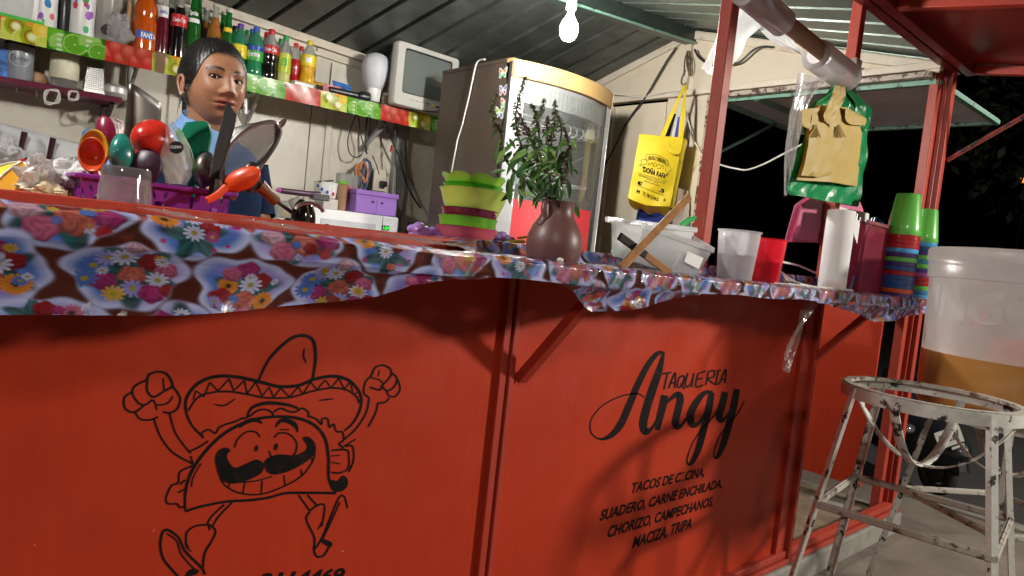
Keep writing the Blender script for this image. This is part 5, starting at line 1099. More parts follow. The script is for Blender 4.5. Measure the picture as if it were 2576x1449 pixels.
build('bristles', MB().bx(0, (pB-pA).length*.42, -.02, .02, -.03, .002, X=frame(pA*.42+pB*.58, (0, 0, 1), pB-pA)), BLK, t, bevel=.004); build('pink_tip', MB().ball(pA+Vector((-.03, 0, .001)), .013, 12, 8, 1.6, 1, 1), mat('pink_tip', (.55, .10, .45), .4), t)
# wall socket, extension leads
po = atY(951, 457, YB-.03)
t = thing('wall_socket', 'cream wall socket with a black plug above the lilac box', 'socket', po); build('plate', MB().bx(po.x-.05, po.x+.05, YB-.06, YB-.016, po.z-.06, po.z+.075), TRIM, t, bevel=.004); build('cast_shadow_block', MB().bx(po.x-.085, po.x-.052, YB-.05, YB-.016, po.z-.07, po.z+.06), BLK, t)  # black block stands in for the shadow beside the socket plate
build('plug', MB().bx(po.x-.012, po.x+.03, YB-.10, YB-.06, po.z-.03, po.z+.005), BLK, t, bevel=.008)
def cable(name, pts, r, m, label, Y=None, cat='cable', grp=None, depth=None):
    P = [(atY(x, y, Y) if Y is not None else atD(x, y, depth)) for x, y in pts] if len(pts[0]) == 2 else [Vector(q) for q in pts]
    return tag(build(name, MB().tube(catmull(P, 6), r*.68, 8), m), label, cat, grp)
c2D = lambda x, y: (579.6+.3556*x, .3556*y); c3D = lambda x, y: (1094.8+.3556*x, .3556*y)
g_ = 'cables hanging behind the right shelf'
cable('power_cable', [c2D(*q) for q in ((895, 800), (850, 910), (830, 1000), (845, 1085), (890, 1112), (930, 1090), (938, 1020), (918, 930), (905, 800))], .0055, CABLE, 'black cable hanging in a wide loop under the right shelf', 2.58, 'cable', g_)
cable('power_cable', [c2D(*q) for q in ((968, 820), (958, 930), (955, 1030), (965, 1090))], .008, CABLE, 'short straight black cable hanging above the coiled leads', 2.60, 'cable', g_)
cable('power_cable', [c2D(*q) for q in ((1085, 850), (1150, 1010), (1205, 1140), (1235, 1270), (1290, 1390), (1345, 1470))], .009, CABLE, 'thick black cable slanting down to the right beside the grey stud', 2.56, 'cable', g_)
cable('power_cable', [c2D(*q) for q in ((1165, 830), (1164, 1000), (1175, 1200), (1182, 1400), (1190, 1490))], .0065, CABLE, 'long black cable hanging straight down to the microwave', 2.50, 'cable', g_)
cable('power_cable', [c2D(*q) for q in ((1005, 1100), (1030, 1160), (1052, 1232))], .0045, CABLE, 'thin black wire reaching down to the wall socket', 2.62, 'cable', g_)
cable('power_cable', [c2D(*q) for q in ((1035, 850), (1050, 900), (1042, 940))], .004, CABLE, 'tiny stub of black wire just under the shelf', 2.56, 'cable', g_)
cable('power_cable', [c2D(*q) for q in ((1178, 1170), (1230, 1230), (1280, 1270), (1295, 1320))], .003, CABLE, 'thin black wire running right to the small adapter', 2.55, 'cable', g_)
tag(build('metal_rod', MB().tube([atY(*c2D(1110, 870), 2.52), atY(*c2D(945, 1045), 2.63)], .011, 8), mat('grey_steel', (.26, .26, .25), .45)), 'grey metal strut slanting from the shelf to the wall', 'rod')
p = atY(*c2D(1130, 1075), 2.55); t = thing('av_plug', 'small red plug dangling on a thin wire', 'plug', p); build('tip', MB().tube([p, p+Vector((.012, 0, .04))], [.006, .010], 8), LR, t); build('wire', MB().tube([p+Vector((.012, 0, .04)), p+Vector((.04, 0, .11))], .002, 6), CABLE, t)
for k, (col_, pts, lab) in enumerate(((mat('orange_cable', (.62, .22, .07), .5), ((915, 1180), (940, 1150), (975, 1220), (960, 1290), (935, 1250), (905, 1230), (895, 1190), (915, 1160)), 'bundle of orange cable coiled under the shelf'), (mat('grey_blue_cable', (.09, .12, .19), .5), ((955, 1130), (985, 1150), (985, 1210), (960, 1290), (945, 1340), (930, 1300), (950, 1200), (940, 1150)), 'bundle of grey blue cable coiled under the shelf'))):
    mb = MB()
    for j in range(4): mb.tube(catmull([atY(*c2D(x+random.uniform(-9, 9), y+random.uniform(-9, 9)), 2.57+.008*j) for x, y in pts], 5, True), .0055, 7, closed=True)
    tag(build('coiled_lead', mb, col_), lab, 'cable')
q = atY(1043, 572, 2.40); t = boxthing('power_adapter', 'black power adapter right of the microwave', 'adapter', Vector((q.x, 2.40, 1.0)), .08, .06, q.z-1.0+.03, BLK)
# white star ornament and papers near the head
sp = [atY(418.6+.17778*x, 64.4+.17778*y, 2.50) for x, y in ((1090, 1010), (1125, 975), (1330, 938), (1338, 948), (1140, 1030), (1148, 1250), (1115, 1250), (1085, 1090))]
tag(build('white_star', MB().sheet(sp, .01, (0, 1, 0)), WH), 'white star shaped ornament beside the head of the woman', 'ornament')
# ---- glass door fridge
YF = 1.5
f0, f1 = atY(1298, 150, YF).x, atY(1538, 240, YF).x+.03; zt = 2.015
fr_ = thing('drinks_fridge', 'tall brown fridge with bowed glass door and gold crown', 'fridge', ((f0+f1)/2, YF+.3, .04))
BRN = mat('fridge_brown', (.085, .060, .048), .38, var=.12, scale=3, bump=.05, bscale=40); GOLD = mat('gold_crown', (.62, .40, .16), .45, var=.06, scale=8); ALU = mat('aluminium', (.66, .68, .70), .28, .55, var=.06); INW = mat('fridge_inside', (.55, .57, .56), .5, var=.05)
mb = MB(); mb.bx(f0, f0+.02, YF+.04, YF+.62, .06, zt).bx(f1-.02, f1, YF+.04, YF+.62, .06, zt); build('side', mb, BRN, fr_, bevel=.004)
build('back', MB().bx(f0+.021, f1-.021, YF+.58, YF+.62, .06, zt), INW, fr_); build('top', MB().bx(f0+.001, f1-.001, YF+.04, YF+.62, zt+.001, zt+.02), BRN, fr_)
build('base', MB().bx(f0+.01, f1-.01, YF+.05, YF+.6, .035, .058).bx(f0+.021, f1-.021, YF+.03, YF+.575, .062, .28), BRN, fr_)
bow = lambda u: YF+.02-.085*(1-(2*u-1)**2)
def bowed(z0, z1, th, off=0, u0=0, u1=1, n=24):
    mb = MB(); V = []
    for k in range(n+1):
        u = u0+(u1-u0)*k/n; x = f0+(f1-f0)*u; y = bow(u)+off
        V += [(x, y, z0), (x, y, z1), (x, y+th, z1), (x, y+th, z0)]
    F = [(k*4+a, k*4+(a+1) % 4, k*4+4+(a+1) % 4, k*4+4+a) for k in range(n) for a in range(4)]+[(0, 1, 2, 3), (n*4+3, n*4+2, n*4+1, n*4)]
    return mb.add(V, F)
build('crown', bowed(zt-.075, zt+.012, .05, -.008), GOLD, fr_, bevel=.004)
build('header', bowed(zt-.19, zt-.077, .03, .012, .06, .94), mat('header_grey', (.24, .25, .245), .5, var=.1), fr_)
for u0_, u1_ in ((0, .095), (.93, 1)):
    build('door_stile', bowed(.30, zt-.077, .032, 0, u0_, u1_, 6), ALU, fr_, bevel=.003)
build('door_seal', bowed(.30, zt-.077, .034, .001, .905, .928, 4).bx(f0-.004, f0-.001, YF+.02, YF+.04, .1, zt), mat('seal_dark', (.05, .045, .04), .6), fr_)
build('door_glass', bowed(.31, zt-.10, .004, .012, .096, .904), film('door_glass', (.80, .84, .82), .86, .05, .06, .3, 0), fr_)
z_red = atY(1380, 512, YF-.06).z
build('red_sheet', bowed(.62, z_red, .003, .005, .10, .86), mat('red_card', (.58, .035, .045), .45, var=.05), fr_)
for k, z in enumerate((1.76, 1.48, 1.20, .92)):
    mb = MB()
    for y in np.linspace(YF+.10, YF+.56, 10): mb.tube([(f0+.03, y, z), (f1-.03, y, z)], .0035, 5)
    for x in np.linspace(f0+.05, f1-.05, 4): mb.tube([(x, YF+.09, z-.005), (x, YF+.57, z-.005)], .004, 5)
    build('wire_shelf', mb, WH, fr_)
build('front_rail', MB().tube([(f0+.06, YF+.085, 1.79), (f1-.05, YF+.085, 1.79)], .006, 8), WH, fr_)
for k in range(5):
    x = f1-.10-.05*k; build('rail_hook', MB().tube(catmull([(x, YF+.085, 1.79), (x+.012, YF+.05, 1.79), (x+.02, YF+.04, 1.755), (x, YF+.05, 1.73), (x-.014, YF+.06, 1.745)], 4), .0035, 6), WH, fr_)
build('thermostat', MB().bx(f1-.15, f1-.09, YF+.03, YF+.07, 1.74, 1.86), mat('cream_plastic', (.74, .70, .52), .45), fr_, bevel=.005)
fc = [(.55, .03, .05), (.03, .14, .40), (.03, .30, .10), (.45, .30, .06), (.20, .10, .30), (.60, .25, .10), (.25, .05, .03), (.05, .35, .2)]
fl = ['red', 'blue', 'green', 'ochre', 'violet', 'orange', 'brown', 'teal']
rows = {1.768: 'top', 1.488: 'second', 1.208: 'third'}
for z, rn_ in rows.items():
    for k in range(7):
        c = (k*3+int(z*10)) % 8; x = f0+.09+k*(f1-f0-.18)/6
        t = thing('fridge_packet', '%s pack in the %s row of the glass door fridge, %s from the left' % (fl[c], rn_, ['first', 'second', 'third', 'fourth', 'fifth', 'sixth', 'seventh'][k]), 'pack', (x, YF+.36, z), 'packs on the fridge shelves')
        hh = .07+.05*((k*7+int(z*100)) % 3)/2
        build('pack', MB().lathe([(.028, 0), (.030, .004), (.030, hh*.8), (.018, hh)], 14, T(x, YF+.36, z)), mat('fridge_pack_%d' % c, fc[c], .4), t)
# butterflies stuck on the fridge side (flat stickers)
for k, (x, y, sc_, c) in enumerate(((1265, 183.5, 1, (.75, .30, .12)), (1265.5, 227, 1, (.25, .30, .55)), (1268.5, 258, .95, (.75, .22, .12)), (1256, 284, 1.25, (.30, .50, .12)))):
    p = atX(x, y, f0-.0015); g = .034*sc_
    st_ = build('butterfly_sticker', MB().flat([p+Vector((0, a*g, b*g)) for a, b in ((0, .35), (-.45, .75), (-.95, .85), (-1.0, .3), (-.75, -.05), (-.85, -.6), (-.45, -.8), (0, -.3), (.45, -.8), (.85, -.6), (.75, -.05), (1, .3), (.95, .85), (.45, .75))]), WH, fr_)
    for s in (-1, 1):
        build('wing', MB().flat([p+Vector((-.0012, s*a*g, b*g)) for a, b in ((.12, .25), (.45, .55), (.82, .65), (.85, .3), (.55, 0))]), mat('wing_%d' % k, c, .4, var=.4, scale=60), st_)
        build('wing', MB().flat([p+Vector((-.0012, s*a*g, b*g)) for a, b in ((.1, -.1), (.55, -.1), (.68, -.5), (.4, -.62))]), mat('wing_b%d' % k, (c[2], c[0]*.8, c[1]), .4, var=.4, scale=60), st_)
cable('white_cable', [atX(*c3D(*q), f0-.012) for q in ((350, 420), (310, 428), (285, 470), (262, 580), (235, 700), (192, 880), (160, 980), (145, 1060), (122, 1180), (110, 1250))], .006, CABW, 'white cable hanging down the brown side of the fridge')
# ---- cables on the end wall
XW = XE-.012
cable('power_cable', [atX(*c3D(*q), XW-.02) for q in ((1705, 335), (1640, 430), (1560, 565), (1480, 700), (1400, 800), (1335, 900), (1270, 1040), (1195, 1180), (1140, 1300))], .0085, CABLE, 'black cable slanting down the cream end wall')
cable('white_cable', [atX(*c3D(*q), XW-.03) for q in ((1262, 665), (1330, 672), (1400, 683), (1500, 680), (1620, 657), (1745, 640))], .0045, CABW, 'thin white wire strung across the cream door')
b_D = lambda x, y: (1532.7+.17778*x, 289.8+.17778*y)
cable('white_cable', [atX(*b_D(*q), XW-.03) for q in ((1085, -60), (1110, 60), (1150, 200), (1195, 360), (1250, 450), (1330, 590))]+[atX(x, y, 3.3) for x, y in ((1790, 405), (1817, 416), (1850, 424), (1880, 427), (1923, 412), (1977, 384), (2040, 352))], .0065, CABW, 'white cable drooping from the wall across the dark window')
cable('power_cable', [atX(1674.4+.3556*x, .3556*y, XW-.03) for x, y in ((205, 350), (240, 410), (330, 460), (420, 455), (520, 440), (620, 355), (690, 330), (760, 335))], .009, CABLE, 'black cable sagging along the gable above the window')
mb = MB()
for k in range(7):
    q0 = atX(1735+random.uniform(-8, 8), 128, XW-.02); q1 = atX(1728+random.uniform(-10, 14), 172+random.uniform(-10, 20), XW-.025); mb.tube(catmull([q0, (q0+q1)/2+Vector((0, random.uniform(-.02, .02), 0)), q1], 4), .003, 5)
tag(build('string_bundle', mb, mat('strings', (.10, .07, .035), .8)), 'bundle of strings tied to the end of the ridge beam', 'string')
tag(build('hook', MB().tube(catmull([atX(x, y, XW-.02) for x, y in ((1724, 176), (1716, 195), (1714, 208), (1720, 214), (1726, 208))], 4), .004, 6), CABLE), 'black wire hook holding the yellow shopping bag', 'hook')
# ---- yellow shopping bag
zb0 = 3.92
BC = [atD(*b_D(*q), zb0) for q in ((430, 265), (1048, 318), (852, 1322), (265, 1172))]
YELB = mat('yellow_woven', (.74, .56, .015), .55, var=.05, scale=18, bump=.35, bscale=220)
bag = thing('shopping_bag', 'yellow shopping bag printed with black lettering hanging by the door', 'bag', (BC[0]+BC[1])/2)
dpt = Vector(_f)*.14+Vector(_r)*.052
def bagfront(u, v):
    p = BC[0].lerp(BC[1], u).lerp(BC[3].lerp(BC[2], u), v); b = math.sin(u*math.pi)*math.sin(min(1, v*1.1)*math.pi)
    return p-Vector(_f)*(.018*b+.006*math.sin(u*9+v*13)*v)+Vector((0, 0, -.012*math.sin(u*math.pi*1.3)*v**6))
mb = MB().grid(24, 30, bagfront); build('front_panel', mb, YELB, bag, smooth=60)
mb = MB().grid(8, 24, lambda u, v: bagfront(1, v)+dpt*u+Vector(_r)*(.010*math.sin(u*math.pi))+Vector((0, 0, -.01*v*u))); build('side_gusset', mb, YELB, bag, smooth=60)
mb = MB().grid(24, 6, lambda u, v: bagfront(u, 1)+dpt*v*.8+Vector((0, 0, -.035*math.sin(v*math.pi*.6)-.01*math.sin(u*17)*v))); build('bottom', mb, YELB, bag, smooth=60)
mb = MB().grid(10, 12, lambda u, v: bagfront(u, v)+dpt); build('back_panel', mb, YELB, bag)
hk = atX(1722, 214, XW-.03); hk = atD(1722, 214, zb0+.03)
def strap(a, b, w, m, name='handle', par=bag, bow_=0.0):
    mb = MB(); rr_ = Vector(_r); mb.grid(3, 10, lambda u, v: a.lerp(b, v)+rr_*((u-.5)*w*(1-.55*v))-Vector(_f)*(bow_*math.sin(v*math.pi)+.001)); return build(name, mb, m, par)
strap(atD(*b_D(748, 305), zb0-.01), hk, .030, YELB); strap(atD(*b_D(1010, 315), zb0-.01), hk+Vector((.012, 0, 0)), .030, YELB)
hp = catmull([atD(*b_D(*q), zb0-.03) for q in ((835, 330), (828, 400), (860, 465), (930, 500), (1000, 480), (1030, 420), (1028, 350))], 5)
mb = MB(); L = len(hp); mb.grid(2, L, lambda u, v: Vector(hp[int(round(v*(L-1)))])+Vector((0, 0, -.013))*(1-u)*1.6); build('handle', mb, YELB, bag)
def onbag(cx, cy, e=.0035):
    d = b_D(cx, cy); p0 = atD(d[0], d[1], zb0)
    # u, v on the front sheet by inverse bilinear (affine approximation)
    ex = BC[1]-BC[0]; ey = BC[3]-BC[0]; q = p0-BC[0]; M2 = np.array([[ex.dot(ex), ex.dot(ey)], [ex.dot(ey), ey.dot(ey)]]); uv = np.linalg.solve(M2, [q.dot(ex), q.dot(ey)])
    return bagfront(min(1, max(0, uv[0])), min(1, max(0, uv[1])))-Vector(_f)*e
def bagtext(body, a, b, cap, off=.02, m=None, arch=0, e=.0035):
    mb = MB(); L = math.hypot(b[0]-a[0], b[1]-a[1]); dx, dy = (b[0]-a[0])/L, (b[1]-a[1])/L
    text_fit(mb, body, lambda u, v: onbag(a[0]+dx*u+.22*v, a[1]+dy*u-v-arch*math.sin(math.pi*u/L), e), L, cap, 0, off); return build('printed_line', mb, m or INK, bag)
bagtext('FRUTAS Y VERDURAS', (545, 620), (800, 665), 42, .02, arch=14)
bagtext('"DO\u00d1A RAFA"', (455, 785), (815, 868), 62, .035)
bagtext('LA UNICA EN OFRECER SURTIDO EN FRUTAS Y VERDURAS', (400, 822), (825, 905), 15, .01); bagtext('DE TEMPORADA, PASE Y ESCOJA', (420, 850), (800, 928), 15, .01); bagtext('CALIDAD Y PRECIO', (515, 890), (700, 930), 14, .01); bagtext('ATENDIDO POR SU DUENA', (490, 915), (725, 968), 14, .015)
mb = MB(); mb.flat([onbag(425+35*math.cos(q)*.6 if math.cos(q) < 0 else 775+20*math.cos(q), (945 if math.cos(q) < 0 else 1015)+26*math.sin(q), .003) for q in np.linspace(0, 2*math.pi, 24)[:-1]]); build('printed_bar', mb, INK, bag)
bagtext('DO\u00d1A RAFA DIAZ HERNANDEZ', (440, 958), (765, 1030), 22, .02, mat('yellow_print', (.75, .6, .05), .5), e=.005)
bagtext('Calle Juarez y Guerrero, Mercado Municipal', (395, 985), (795, 1075), 13, .01); bagtext('TEL. 744 153 94 02', (470, 1085), (712, 1150), 40, .015); bagtext('M', (385, 1075), (430, 1085), 50, .01); bagtext('A', (785, 1150), (815, 1155), 48, .01)
sb = []
sb += [[(520, 640), (515, 570), (560, 552), (660, 560), (760, 590), (835, 632), (820, 700)], [(520, 640), (600, 620), (700, 640), (780, 670), (820, 700)], [(515, 620), (440, 640), (455, 675), (420, 715), (500, 690), (530, 670), (520, 640)], [(835, 660), (880, 740), (845, 760), (842, 808), (800, 750), (790, 710)], [(545, 710), (555, 670), (580, 700), (600, 665), (625, 715)], [(615, 690), (640, 665), (665, 690), (640, 715), (615, 690)], [(670, 715), (700, 680), (735, 700), (720, 735), (680, 735)], [(740, 700), (760, 690), (765, 740)]]
mb = MB()
for P in sb:
    V, F = ribbon(P, 5, 4); mb.add([onbag(v[0], v[1], .0036) for v in V], F)
build('printed_ribbon', mb, INK, bag)
# bags hanging behind it
def cloth_piece(name, label, cat, poly, z, m, th=.02):
    P = [atD(*b_D(*q), z) for q in poly]; return tag(build(name, MB().sheet(P, th, Vector(_f)), m, bevel=.006), label, cat)
cloth_piece('cloth_bag', 'blue cloth bag hanging behind the yellow bag, its lower part showing', 'bag', ((470, 1150), (880, 1180), (860, 1560), (760, 1600), (395, 1600), (400, 1470)), 4.06, mat('blue_cloth', (.02, .055, .32), .8, var=.12, scale=10, bump=.3, bscale=60), .05)
cloth_piece('cloth_bag', 'pale grey cloth bag hanging right of the blue one', 'bag', ((990, 1050), (1105, 1080), (1130, 1240), (1120, 1560), (900, 1560), (940, 1300)), 4.07, mat('pale_cloth', (.48, .42, .39), .85, var=.12, scale=10, bump=.3, bscale=60), .05)
for k, (a, b, w, c, lab) in enumerate((((800, 340), (930, -20), .03, (.012, .014, .022), 'black bag strap between the yellow handles'), ((870, 340), (975, -20), .022, (.6, .56, .5), 'white bag strap between the yellow handles'), ((945, 330), (985, 20), .02, (.02, .05, .32), 'blue bag strap between the yellow handles'))):
    A, B_ = atD(*b_D(*a), zb0+.05), atD(*b_D(*b), zb0+.04); mb = MB().grid(2, 6, lambda u, v: A.lerp(B_, v)+Vector(_r)*((u-.5)*w*(1.1-.6*v)))
    tag(build('bag_strap', mb, mat('strap_%d' % k, c, .8)), lab, 'strap')
# ================================================================== THINGS ON THE COUNTER (left)
ZI = 1.0945
PLP = mat('purple_plastic', (.24, .022, .27), .32, var=.06, coat=.3); PLR = mat('red_plastic', (.56, .026, .014), .25, var=.05, coat=.3); PLO = mat('orange_plastic', (.62, .075, .012), .25, var=.05, coat=.3); PLT = mat('teal_plastic', (.015, .21, .18), .25, var=.05, coat=.3); PLD = mat('aubergine_plastic', (.030, .008, .028), .45, var=.1); PLY = mat('mustard_plastic', (.60, .32, .015), .3, var=.06); PLB = mat('blue_plastic', (.02, .10, .30), .3, var=.08); PLM = mat('maroon_plastic', (.22, .012, .045), .3, var=.08); PLG = mat('emerald_plastic', (.012, .50, .28), .35, var=.05)
# basket: two rows of cut-out flowers between uprights and a rim
Yb = .235
A_, B_ = atY(205, 440, Yb), atY(578, 493, Yb); zr1 = (A_.z+B_.z)/2; LB_ = B_.x-A_.x
bk = thing('utensil_basket', 'purple plastic basket with cut-out flowers crammed with kitchen utensils', 'basket', ((A_.x+B_.x)/2, Yb+.07, ZI))
def wall(p0, p1, z0, z1, holes, inset0=.0):
    """vertical wall p0->p1 (bottom inset), with elliptic holes (u,v,ru,rv,rot)"""
    ex = Vector((p1[0]-p0[0], p1[1]-p0[1], 0)); L = ex.length; ex.normalize(); nrm = Vector((ex.y, -ex.x, 0))
    outer = [Vector((0, 0, 0)), Vector((L, 0, 0)), Vector((L, z1-z0, 0)), Vector((0, z1-z0, 0))]
    loops = [outer]
    for (u, v, a, b, ro) in holes: loops.append([Vector((u+a*math.cos(q)*math.cos(ro)-b*math.sin(q)*math.sin(ro), v+a*math.cos(q)*math.sin(ro)+b*math.sin(q)*math.cos(ro), 0)) for q in np.linspace(0, 2*math.pi, 11)[:-1]])
    tri = geometry.tessellate_polygon(loops); pts = [q for l in loops for q in l]; mb = MB()
    f = lambda q, o: Vector((p0[0], p0[1], z0))+ex*(q.x*(1-inset0*2*(1-q.y/(z1-z0)))+inset0*L*(1-q.y/(z1-z0)))+Vector((0, 0, q.y))-nrm*(inset0*.35*L*(1-q.y/(z1-z0)))+nrm*o
    mb.add([f(q, 0) for q in pts], [tuple(t) for t in tri]); mb.add([f(q, -.002) for q in pts], [tuple(reversed(t)) for t in tri])
    o = 0
    for l in loops:
        n = len(l); mb.add([f(q, 0) for q in l]+[f(q, -.002) for q in l], [(k, (k+1) % n, (k+1) % n+n, k+n) for k in range(n)])
    return mb
hl_ = []
for k in range(5):
    u = LB_*(.09+.205*k)
    if abs(u/LB_-.70) < .04: continue
    hl_ += [(u, .012, .0085, .0055, 0), (u-.010, .028, .003, .008, .3), (u+.010, .028, .003, .008, -.3)]
hl_ += [(LB_*.735, .026, .004, .020, 0)]
D_ = .14
build('front_wall', wall((A_.x, Yb), (B_.x, Yb), ZI+.001, zr1, hl_, .035), PLP, bk); build('back_wall', wall((B_.x, Yb+D_), (A_.x, Yb+D_), ZI+.001, zr1, hl_, .035), PLP, bk)
build('side_wall', wall((A_.x, Yb+D_), (A_.x, Yb), ZI+.001, zr1, [(.035, .025, .006, .012, 0), (.095, .025, .006, .012, 0)], .02), PLP, bk); build('side_wall', wall((B_.x, Yb), (B_.x, Yb+D_), ZI+.001, zr1, [(.035, .025, .006, .012, 0), (.095, .025, .006, .012, 0)], .02), PLP, bk)
build('floor_plate', MB().bx(A_.x+.012, B_.x-.012, Yb+.01, Yb+D_-.01, ZI+.0005, ZI+.003), PLP, bk)
mb = MB(); mb.bar((A_.x-.012, Yb-.006, zr1+.001), (B_.x+.012, Yb-.006, zr1+.001), .016, .009).bar((A_.x-.012, Yb+D_+.006, zr1+.001), (B_.x+.012, Yb+D_+.006, zr1+.001), .016, .009).bar((A_.x-.004, Yb+.003, zr1+.0008), (A_.x-.004, Yb+D_-.003, zr1+.0008), .016, .0088).bar((B_.x+.004, Yb+.003, zr1+.0008), (B_.x+.004, Yb+D_-.003, zr1+.0008), .016, .0088)
build('rim', mb, PLP, bk, bevel=.003)
# utensils: bowl-shaped heads facing the camera
RV, DV_ = Vector(_r), -Vector(_d); FV = Vector(_f)
def spoon(c, Y, rx, ry, rot, depth, m, name, label, cat, convex=True, handle=None, hr=.006, hm=None, thick=True):
    """oval bowl centred at survey pixel c in plane Y, radii in pixels, rot degrees; convex bulges toward the viewer"""
    p = atY(c[0], c[1], Y); s = mpp(p); a, b = rx*s, ry*s; cr, sr = math.cos(R_(rot)), math.sin(R_(rot))
    ex = RV*cr+DV_*sr; ey = -RV*sr+DV_*cr
    t = thing(name, label, cat, p); mb = MB()
    sg = -1 if convex else 1
    mb.grid(32, 9, lambda u, v: p+ex*(a*v*math.cos(2*math.pi*u))+ey*(b*v*math.sin(2*math.pi*u))+FV*(sg*depth*(1-v*v)-sg*depth*.5), cu=True)
    o = build('head', mb, m, t, smooth=80); sd = o.modifiers.new('th', 'SOLIDIFY'); sd.thickness = .0025; sd.offset = 0
    if handle:
        q = [atY(x, y, Y+.01) for x, y in handle]; build('handle', MB().tube(catmull(q, 4) if len(q) > 2 else q, hr, 8), hm or m, t)
    return t
ut = 'utensil'
spoon((263, 335), .33, 26, 46, 12, .012, PLM, 'spatula', 'maroon spoon head rising at the back left of the basket', ut, handle=[(275, 375), (300, 470)])
spoon((224, 358), .32, 20, 36, 20, .012, PLB, 'spoon', 'blue spoon head at the far left of the basket', ut, handle=[(235, 385), (265, 480)])
spoon((222, 388), .29, 22, 50, 14, .008, PLD, 'spoon', 'dark brown spoon head behind the yellow and orange ladles', ut, handle=[(230, 430), (260, 490)])
spoon((243, 378), .275, 36, 50, 6, .014, PLY, 'ladle', 'mustard yellow ladle rim behind the orange ladle', ut, convex=False, handle=[(250, 425), (275, 495)])
spoon((240, 392), .255, 34, 43, 4, .022, PLO, 'ladle', 'orange ladle with hollow bowl facing out at the left of the basket', ut, convex=False, handle=[(245, 430), (262, 495)])
# steel scoop
P0, P1, P2, P3 = [atY(x, y, .37) for x, y in ((300, 448), (392, 448), (408, 262), (322, 226))]
mb = MB(); mb.grid(16, 10, lambda u, v: (P0.lerp(P1, u)).lerp(P3.lerp(P2, u), v)+FV*(-.045*math.sin(math.pi*u)*(.4+.6*v))+Vector((0, 0, .012*math.sin(math.pi*u)*v)))
o = tag(build('steel_scoop', mb, STEELD, smooth=70), 'big curved steel scoop standing at the back of the basket', ut); sd = o.modifiers.new('th', 'SOLIDIFY'); sd.thickness = .0018
spoon((297, 383), .24, 29, 49, 2, .020, PLT, 'spoon', 'teal oval spoon with its rounded back toward the viewer', ut, handle=[(297, 425), (297, 495)])
spoon((368, 346), .245, 55, 51, -20, .040, PLR, 'ladle', 'big red ladle with its round bowl turned outward', ut, handle=[(352, 380), (335, 430), (325, 500)], hr=.007)
spoon((362, 418), .225, 42, 45, -25, .014, PLD, 'spoon', 'dark aubergine flat spoon in front of the red ladle', ut, handle=[(365, 450), (372, 500)])
spoon((508, 424), .27, 30, 46, -8, .022, STEELD, 'spoon', 'large grey steel spoon with its back outward beside the black turner', ut, handle=[(510, 465), (512, 505)])
# wrapped pastry brush
def poly_px(L, Y): return [atY(x, y, Y) for x, y in L]
bz = thing('pastry_brush', 'white bristled brush in a clear wrapper with a black oval sticker', 'brush', atY(445, 420, .235))
def bag_surf(u, v):
    xl = np.interp(v, [0, .2, .5, .8, 1], [424, 408, 400, 418, 422]); xr = np.interp(v, [0, .2, .5, .8, 1], [470, 482, 486, 470, 436])
    y = np.interp(v, [0, .2, .5, .8, 1], [466, 440, 405, 345, 296]); p = atY(xl+(xr-xl)*u, y+(u-.5)*18*(v), .225)
    return p-FV*(.014*math.sin(math.pi*u)*(1-.6*v)+.002*math.sin(u*19+v*23))
build('wrapper', MB().grid(16, 20, bag_surf), film('wrapper_film', (.75, .80, .74), .66, .1, .2, 1.4, .6, 60), bz, smooth=60)
mb = MB()
for k in range(150):
    x = random.uniform(408, 466); yt = 383+((x-437)/9)**2*.9+random.uniform(-4, 4); xb_ = 437+(x-437)*.72; mb.tube([atY(xb_, 461, .245), atY((x+xb_)/2+random.uniform(-2, 2), (461+yt)/2, .238), atY(x, yt, .245)], .0011, 3, False)
build('bristles', mb, mat('white_bristle', (.72, .72, .70), .6, var=.1), bz, kind='stuff'); 
p = atY(446, 372, .215); mb = MB(); mb.flat([p+RV*(.0135*math.cos(q))+DV_*(.0115*math.sin(q))-FV*.004 for q in np.linspace(0, 6.28, 19)[:-1]]); build('sticker', mb, BLK, bz)
mb = MB(); text_fit(mb, 'CLEAN', lambda u, v: p-FV*.005+RV*(u-.0095)+DV_*(v-.002), .019, .005, 0, .01); build('sticker_print', mb, TW, bz)
mb = MB().sheet(poly_px([(440, 330), (452, 322), (478, 370), (492, 420), (480, 430), (460, 380)], .25), .002, FV); build('green_card', mb, LG, bz)
# emerald turner, black turner, small steel tip
def turner(name, label, poly, Y, m, th=.003):
    P = poly_px(poly, Y); return tag(build(name, MB().sheet(P, th, FV), m, bevel=.0012), label, ut)
turner('turner', 'emerald green turner blade behind the wrapped brush', [(455, 330), (468, 308), (512, 304), (524, 312), (531, 338), (522, 382), (498, 430), (486, 495), (478, 495), (474, 420), (455, 385)], .285, PLG, .006)
turner('turner', 'long black slotless turner with slanted tip reaching up to the chin', [(570, 257), (594, 288), (588, 320), (566, 395), (552, 440), (545, 500), (524, 500), (530, 430), (541, 372), (560, 300)], .21, mat('black_nylon', (.022, .026, .026), .42, var=.1), .003)
turner('knife', 'thin steel blade tip poking up behind the emerald turner', [(497, 303), (492, 316), (470, 345), (462, 430), (456, 430), (466, 338)], .30, STEELM, .0015)
mb = MB().tube(poly_px([(552, 452), (545, 500)], .2), .008, 8).tube(poly_px([(560, 440), (552, 500)], .205), .006, 8); tag(build('fork_handle', mb, STEELD), 'pair of dark metal handles beside the black turner', ut)
